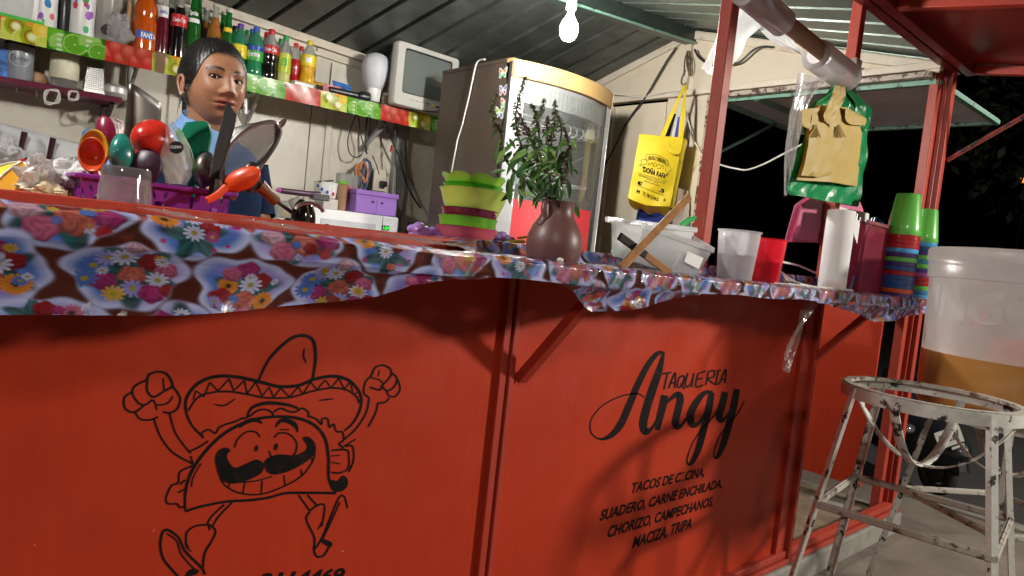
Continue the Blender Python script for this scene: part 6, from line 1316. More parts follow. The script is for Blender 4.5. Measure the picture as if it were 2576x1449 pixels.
# strainer
stn = thing('strainer', 'wire mesh strainer with steel rim leaning out of the basket', 'strainer', atY(620, 390, .25))
rim = catmull(poly_px([(556, 470), (560, 425), (590, 370), (640, 330), (690, 314), (704, 322), (690, 360), (655, 408), (610, 452), (575, 478)], .24), 6, True)
cc_ = sum((Vector(q) for q in rim), Vector())/len(rim)
rim = [Vector(q)+FV*(.05*((Vector(q)-cc_).dot(RV*.6-DV_*.8))/.06) for q in rim]
build('rim', MB().tube(rim, .0042, 8, closed=True), STEELM, stn)
nr = len(rim)
def bowl_pt(u, v):
    k = u*nr; a = rim[int(k) % nr]; b = rim[(int(k)+1) % nr]; e = a.lerp(b, k-int(k)); return e.lerp(cc_, v)+(-RV*.75+DV_*.62-FV*.35).normalized()*(.052*(1-(1-v)**2))
mm, tt_, bb = nodes('wire_mesh'); oo = tt_.nodes['Material Output']; bb.inputs['Base Color'].default_value = (.26, .25, .24, 1); bb.inputs['Metallic'].default_value = .7; bb.inputs['Roughness'].default_value = .4
wv = []
for ang in (0, 90):
    tc = N(tt_, 'ShaderNodeTexCoord'); mpn = N(tt_, 'ShaderNodeMapping'); mpn.inputs['Rotation'].default_value = (R_(30), R_(ang), R_(ang*.7+20)); w_ = N(tt_, 'ShaderNodeTexWave'); w_.inputs['Scale'].default_value = 210; tt_.links.new(tc.outputs['Object'], mpn.inputs[0]); tt_.links.new(mpn.outputs[0], w_.inputs[0]); wv.append(w_)
mxm = N(tt_, 'ShaderNodeMath', operation='MAXIMUM'); tt_.links.new(wv[0].outputs['Fac'], mxm.inputs[0]); tt_.links.new(wv[1].outputs['Fac'], mxm.inputs[1]); gt = N(tt_, 'ShaderNodeMath', operation='GREATER_THAN'); gt.inputs[1].default_value = .47; tt_.links.new(mxm.outputs[0], gt.inputs[0])
trn = N(tt_, 'ShaderNodeBsdfTransparent'); mxs = N(tt_, 'ShaderNodeMixShader'); tt_.links.new(gt.outputs[0], mxs.inputs[0]); tt_.links.new(trn.outputs[0], mxs.inputs[1]); tt_.links.new(bb.outputs[0], mxs.inputs[2]); tt_.links.new(mxs.outputs[0], oo.inputs[0])
build('mesh_bowl', MB().grid(60, 14, bowl_pt, cu=True), mm, stn, smooth=80)
build('hook_loop', MB().tube(catmull([atY(690, 322, .25), atY(712, 304, .25), atY(719, 302, .25), atY(712, 314, .25), atY(694, 328, .25)], 4), .003, 6), STEELM, stn)
build('side_bar', MB().tube(catmull(poly_px([(700, 322), (702, 335), (685, 372), (655, 410), (628, 432)], .22), 5), .0065, 8), STEELD, stn)
spoon((607, 450), .175, 50, 27, 24, .010, mat('bright_orange', (.70, .07, .012), .35, var=.04), 'spoon', 'bright orange spoon leaning out at the right end of the basket', ut, convex=True, handle=[(570, 470), (545, 492), (520, 505)], hr=.007)
t = thing('wooden_ladle', 'metal spoon with brown wooden grip pointing down to the right', ut, atY(650, 480, .22))
q = poly_px([(632, 446), (655, 468), (694, 505), (698, 508), (742, 540)], .215)
build('bowl', MB().ball(q[0], .026, 16, 10, .8, .6, 1.2, RZ(30)), STEELD, t); build('grip', MB().tube([q[1]*.9+q[0]*.1, q[1]*.5+q[2]*.5, q[2], q[3]], [.014, .011, .012, .008], 10), mat('worn_wood', (.26, .10, .035), .45, var=.3, scale=30), t); build('rod', MB().tube([q[3], q[4]], .004, 8), STEELD, t)
# tumbler
p = atY(314, 503, .10); s = mpp(p); t = thing('glass_tumbler', 'thick based glass tumbler upside down in front of the purple basket', 'glass', (p.x, .10, 1.1032))
h = atY(316, 421, .10).z-1.1032; r0_, r1_ = 61*s, 55*s
GLS = film('tumbler_glass', (.80, .80, .82), .82, .04, .1, 1.8, 0); GLT = film('thick_glass', (.30, .31, .31), .55, .04, .1, 1.8, 0)
TT = T(p.x, .10, 1.1032)
build('wall', MB().lathe([(r0_, 0), (r0_*.99, h*.3), (r1_*1.02, h*.72), (r1_*.90, h*.70), (r0_*.92, h*.02)], 36, TT, False, False), GLS, t, smooth=60); build('base', MB().lathe([(r1_*1.02, h*.725), (r1_, h*.93), (r1_*.95, h), (.001, h*.985)], 36, TT, True, False), GLT, t, smooth=60)
# dark jar lids lying past the basket
p = atY(770, 556, .2); t = thing('dark_jar_lids', 'black and steel domes heaped on the ledge right of the basket', 'lid', (p.x, .2, ZI))
for xd, yd, r_ in ((757, 528, 23), (779, 536, 27)):
    q = atY(xd, yd, .2); rr2 = r_*mpp(q); build('dome', MB().ball((q.x, .2+.02*(xd > 760), ZI+.012), rr2, 20, 12, 1, 1, (q.z-ZI+rr2*.55)/rr2).xf(Matrix.Identity(4)), mat('black_gloss', (.010, .014, .011), .12, coat=.6), t)
build('steel_ring', MB().tube([Vector((atY(775, 540, .17).x+.03*math.cos(a), .165, ZI+.03+.018*math.sin(a))) for a in np.linspace(.2, 3.0, 12)], .004, 6), STEELM, t); build('glass_pestle', MB().tube(poly_px([(738, 500), (752, 530)], .23), .012, 10).tube(poly_px([(758, 502), (776, 535)], .24), .006, 8), film('wrapper_film', (.75, .80, .74), .66, .1), t)
for k, (xd, yd, r_) in enumerate(((700, 558, 9), (725, 560, 12), (822, 571, 9), (838, 576, 8), (852, 578, 6))):
    q = atY(xd, yd, .09); tag(build('black_bottle_cap', MB().ball((q.x, .09, 1.094), r_*mpp(q)*1.2, 12, 8, 1.3, 1, 1.3), mat('black_gloss', (.010, .014, .011), .12, coat=.6)), ['leftmost tiny black lump on the ledge', 'second tiny black lump on the ledge left of the lids', 'tiny black lump just right of the lids', 'tiny black lump farther right of the lids', 'smallest black lump at the right end of the row'][k], 'cap')  # black bottle caps scattered along the ledge
# left: striped ball, bags, crumpled paper
pa_ = atY(57, 408, .34); SEG = [mat('ball_yellow', (.72, .66, .04), .35, var=.04), mat('ball_orange', (.72, .34, .02), .35, var=.04)]
t = thing('toy_umbrella', 'little yellow and orange segmented umbrella cut by the left edge of the photo', 'toy', (pa_.x, .34, ZI))
ra2, h2 = .105, pa_.z-ZI-.001; up = lambda q, v: Vector((pa_.x+ra2*v*math.cos(q), .34+ra2*v*math.sin(q)*.8, ZI+.001+h2*(1-v**1.35)))
for k in range(8):
    mb = MB(); mb.grid(7, 10, lambda u, v: up((k+.02+.96*u)*math.pi/4+.25, .02+.98*v)-Vector((0, 0, .006*math.sin(math.pi*u)*v))); build('segment', mb, SEG[k % 2], t, smooth=80)
    build('seam', MB().tube([up(k*math.pi/4+.25, v)+Vector((0, 0, .001)) for v in np.linspace(.02, 1, 10)], .0022, 5), mat('ball_seam', (.75, .72, .62), .5), t)
build('red_trim', MB().tube([pa_, pa_+Vector((0, 0, .006))], [.006, .003], 8), PLR, t)
crumple(Vector((atY(92, 470, .30).x, .28, ZI)), .026, .062, film('white_bag', (.72, .70, .72), .30, .15, .2, 1.0, .5, 50), 'plastic_bag', 'crumpled milky plastic bag beside the segmented ball', 'plastic bag', 5, .2)
crumple(Vector((atY(14, 400, .75).x, .75, ZI+.06)), .028, .05, film('ice_bag', (.88, .88, .88), .55, .1, .2, 1.5, .6, 60), 'plastic_bag', 'knotted clear bag behind the segmented ball', 'plastic bag', 8, .1)
crumple(Vector((atY(186, 480, .34).x, .34, ZI)), .045, .075, mat('paper_towel', (.60, .60, .60), .9, var=.06, bump=.4, bscale=90), 'paper_towel', 'crumpled white paper towel left of the purple basket', 'paper towel', 11, -.28, 40, .2)
crumple(Vector((atY(112, 482, .27).x, .27, ZI)), .028, .030, mat('bread_crumb', (.62, .55, .36), .8, var=.15, bump=.4), 'bread_piece', 'torn pale piece of bread at the foot of the milky bag', 'bread', 14, -.3)
p0, p1 = atY(148, 462, .42), atY(165, 438, .42); tag(build('comb', MB().bar(p0, p1, .022, .01), mat('grey_plastic', (.12, .11, .10), .6), bevel=.003), 'small grey plastic piece leaning behind the bread', 'plastic piece')
t = thing('gift_bag', 'small white bag with pink and green print behind the steel scoop', 'bag', atY(270, 330, .55)); build('sheet', MB().sheet(poly_px([(262, 308), (280, 296), (300, 305), (305, 345), (285, 385), (270, 360)], .55), .02, FV), mat('gift_print', (.62, .50, .50), .6, var=.7, scale=60), t, bevel=.003); build('yellow_fold', MB().sheet(poly_px([(272, 330), (284, 355), (290, 378), (284, 382)], .54), .004, FV), LY, t)
# ---- bowls
YBW = .13
px_b = lambda x, y: atY(x, y, YBW)
def bowlthing(xl, xr, yt, yb, rb, m, name, label, wob=None, lip=.003, Xoff=0):
    """bowl with apparent rim xl..xr at height yt and foot at yb"""
    xc = (xl+xr)/2; p = px_b(xc, yb); s = mpp(p); R1 = (xr-xl)*s/2; z0 = p.z; z1 = px_b(xc, yt).z; h = z1-z0
    t = thing(name, label, 'bowl', (p.x, YBW, z0), 'stacked plastic bowls by the vase')
    mbw = MB().lathe([(.001, .001), (R1*rb*.92, .0), (R1*rb, .004), (R1*(rb*.55+.45), h*.45), (R1*.98, h*.93), (R1*1.02, h), (R1*.97, h-.001), (R1*(rb*.5+.42), h*.45), (R1*rb*.9, .006), (.001, .005)], 64, T(p.x, YBW, z0) @ RY(2) @ RX(-2), False, False, wob=wob, m=0)
    if wob: mbw.v = [(x, y, z+.009*(abs(math.sin(4*math.atan2(y-YBW, x-p.x)))**.6-.5)*max(0, min(1, (z-z0)/h*1.6-.6))) for x, y, z in mbw.v]
    build('bowl', mbw, m, t, smooth=60)
    return t
bowlthing(1094, 1250, 574, 606, .80, mat('pink_bowl_plastic', (.62, .12, .17), .3, coat=.3), 'bowl', 'pink bowl at the bottom of the stack')
bowlthing(1098, 1246, 548, 598, .84, mat('green_bowl_plastic', (.13, .46, .02), .3, coat=.3), 'bowl', 'leaf green bowl second from the bottom of the stack')
bowlthing(1106, 1250, 528, 574, .82, mat('maroon_bowl_plastic', (.14, .006, .028), .22, coat=.5), 'bowl', 'dark maroon bowl in the middle of the stack')
bowlthing(1100, 1273, 480, 546, .74, mat('lime_bowl_plastic', (.46, .62, .10), .35, coat=.3, sub=.1), 'bowl', 'pale lime bowl with wide rim above the maroon bowl')
bowlthing(1112, 1262, 468, 500, .86, mat('green_bowl_plastic2', (.055, .38, .015), .3, coat=.3), 'bowl', 'bright green bowl near the top of the stack')
bowlthing(1112, 1266, 448, 484, .72, mat('neon_bowl_plastic', (.34, .72, .07), .25, coat=.4, sub=.15), 'bowl', 'neon green scalloped bowl on top of the stack', wob=lambda q, z: 1+.045*abs(math.sin(q*4))**.6*min(1, max(0, z)/.02))
for k, (xd, yd, lab) in enumerate(((1053, 581, 'lilac plastic flower left of the bowl stack'), (1088, 592, 'lilac plastic flower tucked at the foot of the bowl stack'), (1262, 602, 'lilac plastic flower between bowls and vase'))):
    p = atY(xd, yd, .16); t = thing('plastic_flower', lab, 'toy', (p.x, .16, p.z)); LV = mat('lilac_plastic', (.42, .24, .72), .25, coat=.4)
    for j in range(5): a = j*1.256+.3; build('petal', MB().ball(p+Vector((.016*math.cos(a), 0, .010*math.sin(a))), .013, 12, 8, 1.25, .6, .8), LV, t)
    build('stem', MB().tube([p, p+Vector((.035, 0, .006)), p+Vector((.05, 0, -.004))], .004, 6), mat('worn_wood', (.26, .10, .035), .45), t)
p = atY(1300, 608, .13); t = thing('yellow_clip', 'yellow plastic clip beside the brown vase', 'clip', p); build('arm', MB().bar(p-RV*.03, p+RV*.022, .014, .008), LY, t, bevel=.003); build('arm', MB().bar(p+RV*.0+Vector((0, 0, .0085)), p+RV*.03+Vector((0, 0, .0125)), .012, .006), LY, t, bevel=.002)
# ---- vase with basil
YV = -.10
pv = atY(1390, 652, YV); s = mpp(pv); zv = 1.0665; hv = atY(1394, 505, YV).z-zv; Rv = 71*s
TERR = mat('brown_clay', (.15, .066, .060), .42, var=.2, scale=7, bump=.08, bscale=90)
vs_ = thing('clay_vase', 'round brown clay vase holding flowering basil on the counter', 'vase', (pv.x, YV, zv))
build('body', MB().lathe([(Rv*.70, 0), (Rv*.80, .004), (Rv*.95, hv*.16), (Rv, hv*.32), (Rv*.97, hv*.46), (Rv*.82, hv*.62), (Rv*.64, hv*.74), (Rv*.55, hv*.84), (Rv*.57, hv*.94), (Rv*.60, hv), (Rv*.52, hv*.985), (Rv*.48, hv*.8), (Rv*.5, hv*.7)], 44, T(pv.x, YV, zv), True, False), TERR, vs_, smooth=60)
va = math.atan2(-1.15-YV, -pv.x); build('handle', MB().tube(catmull([T(pv.x, YV, zv) @ Vector(q) for q in ((-Rv*.62, 0, hv*.98), (-Rv*.72, -.004, hv*.86), (-Rv*.66, -.004, hv*.72), (-Rv*.80, 0, hv*.60))], 4), .0085, 10), TERR, vs_, smooth=60)
pt2 = atY(1411, 649, YV-.055); build('chip', MB().ball(T(pv.x, YV, zv) @ Vector((Rv*.955*math.cos(va+.28), Rv*.955*math.sin(va+.28), hv*.12)), .0058, 12, 8, 1.4, 1, .8), WH, vs_)
bl = thing('basil_plant', 'flowering basil stems with dark purple flower spikes in the clay vase', 'plant', (pv.x, YV, zv+hv))
bD = lambda x, y: (1191.4+.26656*x, 161+.26656*y)
LEAF = mat('basil_leaf', (.075, .19, .035), .42, var=.45, scale=14, coat=.15, bump=.2, bscale=60); LEAF2 = mat('basil_leaf_dark', (.038, .115, .028), .40, var=.45, scale=14, coat=.15); LEAF3 = mat('basil_leaf_pale', (.17, .32, .075), .45, var=.35, scale=14); SPK = mat('basil_spike', (.10, .13, .04), .6, var=.5, scale=40); SPP = mat('basil_spike_purple', (.10, .045, .05), .6, var=.5, scale=40); STM = mat('basil_stem', (.075, .05, .03), .6, var=.3)
def bp(x, y, dy=0): d = bD(x, y); return atY(d[0], d[1], YV+dy)
spikes = [([(215, 285), (180, 400), (190, 500), (225, 590), (262, 690), (275, 830), (340, 960), (480, 1090), (620, 1270)], .45, 0, -.01), ([(487, 128), (450, 250), (415, 370), (398, 500), (405, 600), (425, 700), (480, 830), (560, 980), (640, 1260)], .62, 0, -.04), ([(440, 470), (470, 560), (505, 650), (540, 720), (590, 860), (650, 1260)], .5, 1, .02), ([(668, 335), (640, 430), (600, 560), (580, 660), (575, 760), (610, 930), (660, 1260)], .5, 0, .03), ([(545, 385), (585, 470), (610, 560), (620, 700), (650, 1000)], .4, 0, .05), ([(765, 345), (770, 450), (765, 560), (750, 660), (720, 800), (690, 1000), (670, 1260)], .5, 0, -.02), ([(790, 470), (820, 560), (830, 660), (800, 800), (740, 1000), (690, 1260)], .4, 0, .04), ([(868, 640), (895, 740), (900, 830), (885, 930), (868, 1010), (850, 1100), (790, 1200), (720, 1270)], .75, 1, -.03), ([(730, 630), (735, 700), (730, 770), (700, 900), (680, 1200)], .4, 1, .0), ([(700, 500), (690, 600), (690, 700), (680, 900), (670, 1200)], .45, 1, .05)]
for P, frac, pur, dy in spikes:
    C = catmull([bp(x, y, dy*(1-min(1, (y-100)/1150))+.01) for x, y in P], 10); L = len(C)
    build('stem', MB().tube(C[::2], list(np.linspace(.0012, .0028, len(C[::2]))), 6), STM, bl)
    mb = MB(); n = int(L*frac)
    for i in range(0, n, 2):
        for w in range(5):
            a = random.uniform(0, 6.28); r = .0075*min(1, .35+i/n)*random.uniform(.8, 1.3); ax = RV*math.cos(a)+FV*math.sin(a); c = Vector(C[i])
            u_ = Vector((0, 0, random.uniform(-.001, .003))); tip = c+ax*r+Vector((0, 0, -.002)); sdv = ax.cross(Vector((0, 0, 1)))*.0024
            mb.add([c+u_, tip+sdv+u_, tip+ax*.0025+u_-Vector((0, 0, .002)), tip-sdv+u_, tip+Vector((0, 0, .003))+u_], [(0, 1, 4), (0, 4, 3), (1, 2, 4), (2, 3, 4), (0, 3, 2, 1)])
    build('flower_spike', mb, SPP if pur else SPK, bl, smooth=0, kind='stuff')
def leaf(base, tip, wd, m, curl=.15, face=None):
    base, tip = Vector(base), Vector(tip); ax = tip-base; L = ax.length; ax.normalize(); fv = Vector(face) if face else (-FV+Vector((random.uniform(-.5, .5), random.uniform(-.3, .3), random.uniform(0, .6)))); sd = ax.cross(fv).normalized(); nn_ = sd.cross(ax)
    mb = MB(); n = 8; V = []
    for i in range(n+1):
        q = i/n; w = wd*math.sin(math.pi*min(1, q*.97+.015))**.8*(1-.25*q); c = base+ax*L*q-nn_*(curl*L*q*q)
        V += [c-sd*w+nn_*w*.28, c-sd*w*.5+nn_*w*.05, c, c+sd*w*.5+nn_*w*.05, c+sd*w+nn_*w*.28]
    F = [(i*5+k, i*5+k+1, (i+1)*5+k+1, (i+1)*5+k) for i in range(n) for k in range(4)]
    return build('leaf', mb.add(V, F), m, bl, smooth=80)
big = [((330, 1080), (345, 1320), 40, 0), ((440, 1110), (450, 1360), 36, 0), ((800, 1110), (690, 1385), 68, 1), ((600, 1180), (590, 1365), 30, 0), ((930, 1300), (1005, 1455), 40, 0), ((480, 760), (405, 880), 38, 1), ((300, 1000), (175, 1020), 20, 0), ((230, 760), (195, 880), 18, 0), ((330, 700), (400, 790), 22, 1), ((600, 800), (500, 900), 28, 2), ((560, 910), (410, 990), 26, 1), ((760, 880), (740, 1040), 40, 1), ((850, 820), (800, 1000), 45, 1), ((900, 900), (930, 1060), 30, 1), ((640, 1000), (520, 1120), 30, 0), ((660, 1040), (640, 1210), 34, 1), ((740, 1050), (860, 1180), 36, 1), ((880, 1080), (915, 1260), 38, 1), ((380, 900), (320, 1010), 22, 1), ((680, 780), (780, 830), 26, 2), ((560, 700), (660, 760), 24, 1), ((820, 700), (900, 760), 20, 0), ((520, 1000), (440, 1080), 26, 0), ((940, 990), (990, 1040), 18, 0), ((700, 900), (600, 960), 26, 0), ((640, 880), (720, 960), 24, 2), ((780, 950), (850, 1060), 34, 0), ((500, 1080), (560, 1230), 34, 1), ((700, 1100), (740, 1260), 40, 1), ((380, 1020), (360, 1160), 30, 1), ((800, 1150), (820, 1290), 36, 1), ((440, 830), (370, 950), 26, 1)]
for (a, b, wd, m) in big:
    dy = random.uniform(-.05, .05); leaf(bp(*a, dy), bp(*b, dy-.015), wd*.26656*mpp(pv)*.95, (LEAF, LEAF2, LEAF3)[m], random.uniform(0, .3))
for k in range(120):
    x = random.gauss(640, 170); y = random.uniform(700, 1240)
    if x < 250+max(0, (y-900))*.4 or x > 960: continue
    a = random.uniform(0, 6.28); l = random.uniform(60, 150); dy = random.uniform(-.06, .08); leaf(bp(x, y, dy), bp(x+l*math.cos(a), y+l*.6*math.sin(a)+60, dy-random.uniform(-.02, .03)), random.uniform(14, 32)*.26656*mpp(pv), random.choice((LEAF, LEAF2, LEAF2, LEAF3)), random.uniform(0, .5))
for k in range(60):
    P = random.choice(spikes)[0]; j = random.randint(len(P)//2-1, len(P)-2); f = random.random(); x = P[j][0]*(1-f)+P[j+1][0]*f; y = P[j][1]*(1-f)+P[j+1][1]*f; s_ = random.choice((-1, 1)); l = random.uniform(30, 80)
    leaf(bp(x, y, .0), bp(x+s_*l, y+random.uniform(-10, 60), random.uniform(-.03, .03)), random.uniform(8, 16)*.26656*mpp(pv), random.choice((LEAF, LEAF2)), .3)
# ================================================================== THINGS ON THE COUNTER (right)
ZC = 1.0655
kD = lambda x, y: (1481.2+.17778*x, 483+.17778*y)          # survey map of the clear box close-up
BOXM = film('storage_box_set', (.95, .96, .96), .42, .12, .2, 1.0, .2, 20, .65)
Yk = -.06
t = thing('storage_box_set', 'clear plastic storage box tipped over on the counter by the red post', 'box', atY(*kD(900, 700), Yk))
K = [atY(*kD(*q), Yk) for q in ((300, 370), (1500, 545), (1430, 700), (1745, 830), (1690, 900), (1530, 1180), (1200, 1160), (700, 950), (560, 940), (310, 880))]
def quad(a, b, c, d, off0=0, off1=0, n=8): 
    A, B_, C, D = [Vector(q) for q in (a, b, c, d)]; return MB().grid(n, n, lambda u, v: A.lerp(B_, u).lerp(D.lerp(C, u), v)+FV*(off0+.004*math.sin(u*5)*math.sin(v*6)))
f0_, f1_, f2_, f3_ = [atY(*kD(*q), Yk) for q in ((320, 385), (1490, 540), (1330, 1180), (330, 900))]
bD_ = FV*.13+RV*.03
build('front_wall', quad(f0_, f1_, atY(*kD(1280, 1170), Yk), f3_), BOXM, t, smooth=60); build('back_wall', quad(f0_+bD_, f1_+bD_, atY(*kD(1280, 1170), Yk)+bD_, f3_+bD_), BOXM, t, smooth=60)
build('side_wall', quad(f0_, f0_+bD_, f3_+bD_, f3_), BOXM, t); build('side_wall', quad(f1_, f1_+bD_, atY(*kD(1280, 1170), Yk)+bD_, atY(*kD(1280, 1170), Yk)), BOXM, t)
build('rim', MB().bar(f0_-RV*.012, f1_+RV*.006, .014, .010, up=FV), BOXM, t, bevel=.002); build('rim', MB().bar(f0_+bD_, f1_+bD_, .012, .010, up=FV), BOXM, t)
t = thing('storage_box_set', 'clear lid of the storage box lying slanted against it with a white label', 'box', atY(*kD(1400, 900), Yk-.03))  # loose lid leaning on the storage box
l0_, l1_, l2_, l3_ = [atY(*kD(*q), Yk-.035) for q in ((760, 480), (1750, 830), (1535, 1180), (1190, 1160))]
q4 = atY(*kD(700, 930), Yk-.035)
mb = MB(); mb.sheet([l0_, l1_, l2_, l3_, q4], .004, FV); build('front_wall', mb, film('storage_lid_clear', (.95, .96, .96), .50, .1, .2, 1.0, .2, 20, .65), t)
mb = MB(); mb.sheet([l0_+FV*.10, l1_+FV*.07, l2_+FV*.07, l3_+FV*.10, q4+FV*.10], .004, FV); build('back_wall', mb, film('storage_lid_clear', (.86, .87, .86), .66), t)
build('rim', MB().bar(l0_-FV*.004, l1_-FV*.004, .014, .010, up=FV).bar(l1_, l1_+FV*.075, .012, .010), BOXM, t, bevel=.002); build('rim', MB().bar(atY(*kD(1480, 650), Yk), atY(*kD(1760, 820), Yk-.03), .012, .008, up=FV), BOXM, t)
build('corner_rib', MB().tube([atY(*kD(1310, 820), Yk-.038), atY(*kD(1190, 1080), Yk-.038)], .003, 6), BOXM, t)
build('white_label', MB().sheet([atY(*kD(*q), Yk-.043) for q in ((1400, 840), (1625, 935), (1555, 1090), (1350, 985))], .001, FV), LW, t)
p = atY(*kD(480, 860), Yk+.06); tag(build('green_soap', MB().ball(p, .03, 14, 10, 1.4, .7, .6), mat('pale_green_soap', (.30, .60, .38), .5)), 'pale green blot of soap inside the clear storage box', 'soap')
t = thing('green_knife', 'green handled knife sticking out of the clear storage box', 'knife', atY(*kD(1400, 400), Yk+.05)); build('grip', MB().tube([atY(*kD(1290, 480), Yk+.05), atY(*kD(1400, 405), Yk+.05), atY(*kD(1510, 365), Yk+.05)], [.008, .009, .005], 8), mat('green_grip', (.02, .42, .10), .3), t); build('blade', MB().tube([atY(*kD(1290, 480), Yk+.05), atY(*kD(1150, 580), Yk+.05)], .006, 6), STEELM, t)
WOODK = mat('bamboo_brown', (.36, .17, .055), .5, var=.3, scale=25, dirt=(.2, .09, .03), dirts=20)
a, b = atY(*kD(455, 1075), -.215), atY(*kD(1420, 70), -.10); tag(build('wooden_paddle', MB().bar(a, b, .019, .007, up=FV), WOODK, bevel=.002), 'long brown wooden stick leaning up to the right across the clear box', 'stick')
a, b, m_ = atY(*kD(430, 620), -.17), atY(*kD(1150, 1150), -.17), atY(*kD(800, 890), -.17)
t = thing('tongs_stick', 'wooden stick with burnt black end lying under the other stick', 'stick', m_); build('wood', MB().bar(m_, b, .018, .007, up=FV), WOODK, t, bevel=.002); build('burnt_end', MB().bar(a, m_, .0185, .0075, up=FV), mat('charred', (.018, .013, .012), .7, var=.3), t, bevel=.003)
# cups on the counter
def cup(xc, yb, yt, wt, wb, Y, m, name, label, cat='cup', rib=0, fill=None, fillm=None):
    p = atY(xc, yb, Y); s = mpp(p); p = Vector((p.x, Y, ZC)); h = atY(xc+.1*(yb-yt), yt, Y).z-ZC; r1, r0 = wt*s/2, wb*s/2
    t = thing(name, label, cat, p)
    build('wall', MB().lathe([(r0, .001), (r0+(r1-r0)*.2, h*.2), (r0+(r1-r0)*.8, h*.8), (r1*.985, h*.97), (r1*1.04, h*.975), (r1*1.04, h), (r1*.97, h)], 60, T(p), True, False, wob=(lambda q, z: 1+.012*(math.sin(q*60) if h*.1 < z < h*.78 else 0)) if rib else None), m, t, smooth=60)
    if fill: build('contents', MB().lathe([(r0*.94, .003), ((r0+(r1-r0)*fill)*.95, h*fill), (.001, h*fill+.002)], 30, T(p), True, False), fillm, t)
    return t
cup(1846, 702, 580, 104, 82, -.14, film('frosted_cup', (.90, .90, .94), .34, .15, .3, 1.2, .3, 80, .65), 'frosted_cup', 'ribbed frosted clear cup next to the red cup', rib=1, fill=.55, fillm=film('cup_stuff', (.6, .5, .52), .5))
cup(1920, 712, 600, 88, 70, -.115, film('red_cup_film', (.85, .03, .06), .35, .1, .2, 1.2, 0), 'red_cup', 'translucent red plastic cup half full next to the frosted cup', fill=.52, fillm=mat('red_drink', (.62, .015, .02), .3, coat=.5))
# napkins and book on the counter
t = thing('notepad', 'flat cream notepad lying at the counter edge under the white roll', 'notepad', atY(2050, 725, -.2)); P = [atY(x, y, Y) for x, y, Y in ((1948, 708, -.20), (2146, 735, -.222), (2146, 722, -.16), (1990, 700, -.10))]
P = [Vector((q.x, q.y, ZC+.001)) for q in P]; build('pages', MB().sheet(P, .010, (0, 0, 1)), mat('cream_paper', (.66, .64, .52), .8), t, bevel=.002); build('cover', MB().sheet([q+Vector((0, 0, .0105)) for q in P], .002, (0, 0, 1)), mat('napkin_white', (.70, .70, .68), .85), t)
mb = MB(); n0, n1, n2 = atY(1960, 677, -.16), atY(1985, 705, -.17), atY(2100, 728, -.19)
mb.grid(8, 14, lambda u, v: n0.lerp(n2, v).lerp(n1.lerp(n2, v), u)+Vector((0, 0, -.022*math.sin(v*math.pi)*(1-u)))+FV*(.02*u)); o = tag(build('napkin', mb, mat('napkin_white', (.70, .70, .68), .85), smooth=60), 'white napkin curling up from the notepad', 'napkin')
p = atY(1990, 672, .12); t = thing('blue_package', 'shiny blue plastic packet behind the napkin', 'packet', p); build('pouch', MB().ball((p.x, .12, ZC+.02), .06, 20, 10, 2.0, .8, .35), mat('blue_foil', (.02, .06, .38), .12, var=.4, scale=30, coat=1), t); build('white_stripe', MB().tube([atY(1950, 655, .05), atY(2010, 668, .05), atY(2060, 690, .05)], .004, 6), WH, t)
# white roll
p = atY(2092, 722, -.15); s = mpp(p); p = Vector((p.x, -.15, ZC+.012)); h = atY(2104, 526, -.15).z-p.z; r = 33*s
t = thing('towel_roll', 'white kitchen paper roll standing upright beside the maroon canister', 'paper roll', p); build('paper', MB().lathe([(r*.98, 0), (r, .004), (r*1.01, h*.6), (r*.99, h*.985), (r*.93, h), (.022, h-.001), (.022, 0)], 40, T(p), False, False, wob=lambda q, z: 1+.012*math.sin(2*q+z*15)), mat('paper_towel_roll', (.74, .74, .73), .85, var=.03, bump=.25, bscale=120), t, smooth=50)
mb = MB().grid(6, 10, lambda u, v: T(p) @ Vector(((r*1.01+.022*u*u)*math.cos(va2+.35+u*.55), (r*1.01+.022*u*u)*math.sin(va2+.35+u*.55), h*(.98-.26*v-.06*u)))) if False else MB().grid(6, 10, lambda u, v: T(p) @ Vector(((r*1.01+.02*u*u)*math.cos(-1.55+u*.8), (r*1.01+.02*u*u)*math.sin(-1.55+u*.8), h*(.96-.22*v*(1+.2*u)-.10*u)))); build('loose_sheet', mb, mat('paper_towel_roll', (.74, .74, .73), .85), t, smooth=60)
# maroon canister with straws
p = atY(2166, 738, -.11); s = mpp(p); Zm = ZC; X0c = atY(2127, 735, -.11).x; X1c = atY(2205, 742, -.11).x; hz = atY(2183, 565, -.11).z
t = thing('straw_canister', 'tall translucent maroon canister filled with blue straws', 'canister', (p.x, -.11, Zm))
MARF = film('maroon_plastic_film', (.42, .05, .10), .30, .2, .1, 1.0, .1, 20)
x0_, x1_ = X0c-.0, X1c+.0; y0_, y1_ = -.15, -.02
mb = MB(); w2 = .012
mb.add([(x0_+w2, y0_, Zm+.002), (x1_-w2, y0_, Zm+.002), (x1_-w2, y1_, Zm+.002), (x0_+w2, y1_, Zm+.002), (x0_-w2*.6, y0_-.004, hz), (x1_+w2*.6, y0_-.004, hz), (x1_+w2*.6, y1_, hz), (x0_-w2*.6, y1_, hz)], [(0, 1, 5, 4), (1, 2, 6, 5), (2, 3, 7, 6), (3, 0, 4, 7), (3, 2, 1, 0)])
build('body', mb, MARF, t, bevel=.004); build('rim', MB().bar((x0_-w2, y0_-.006, hz), (x1_+w2, y0_-.006, hz), .008, .012), mat('maroon_rim', (.20, .03, .05), .4), t)
build('paper_liner', MB().grid(12, 4, lambda u, v: (x0_+.02+(x1_-x0_-.02)*u, y1_-.02+.01*math.sin(u*6), hz-.12+(.12+.055)*v)), mat('napkin_white', (.70, .70, .68), .85), t)
STRAW = mat('blue_straw', (.02, .075, .24), .3, var=.1)
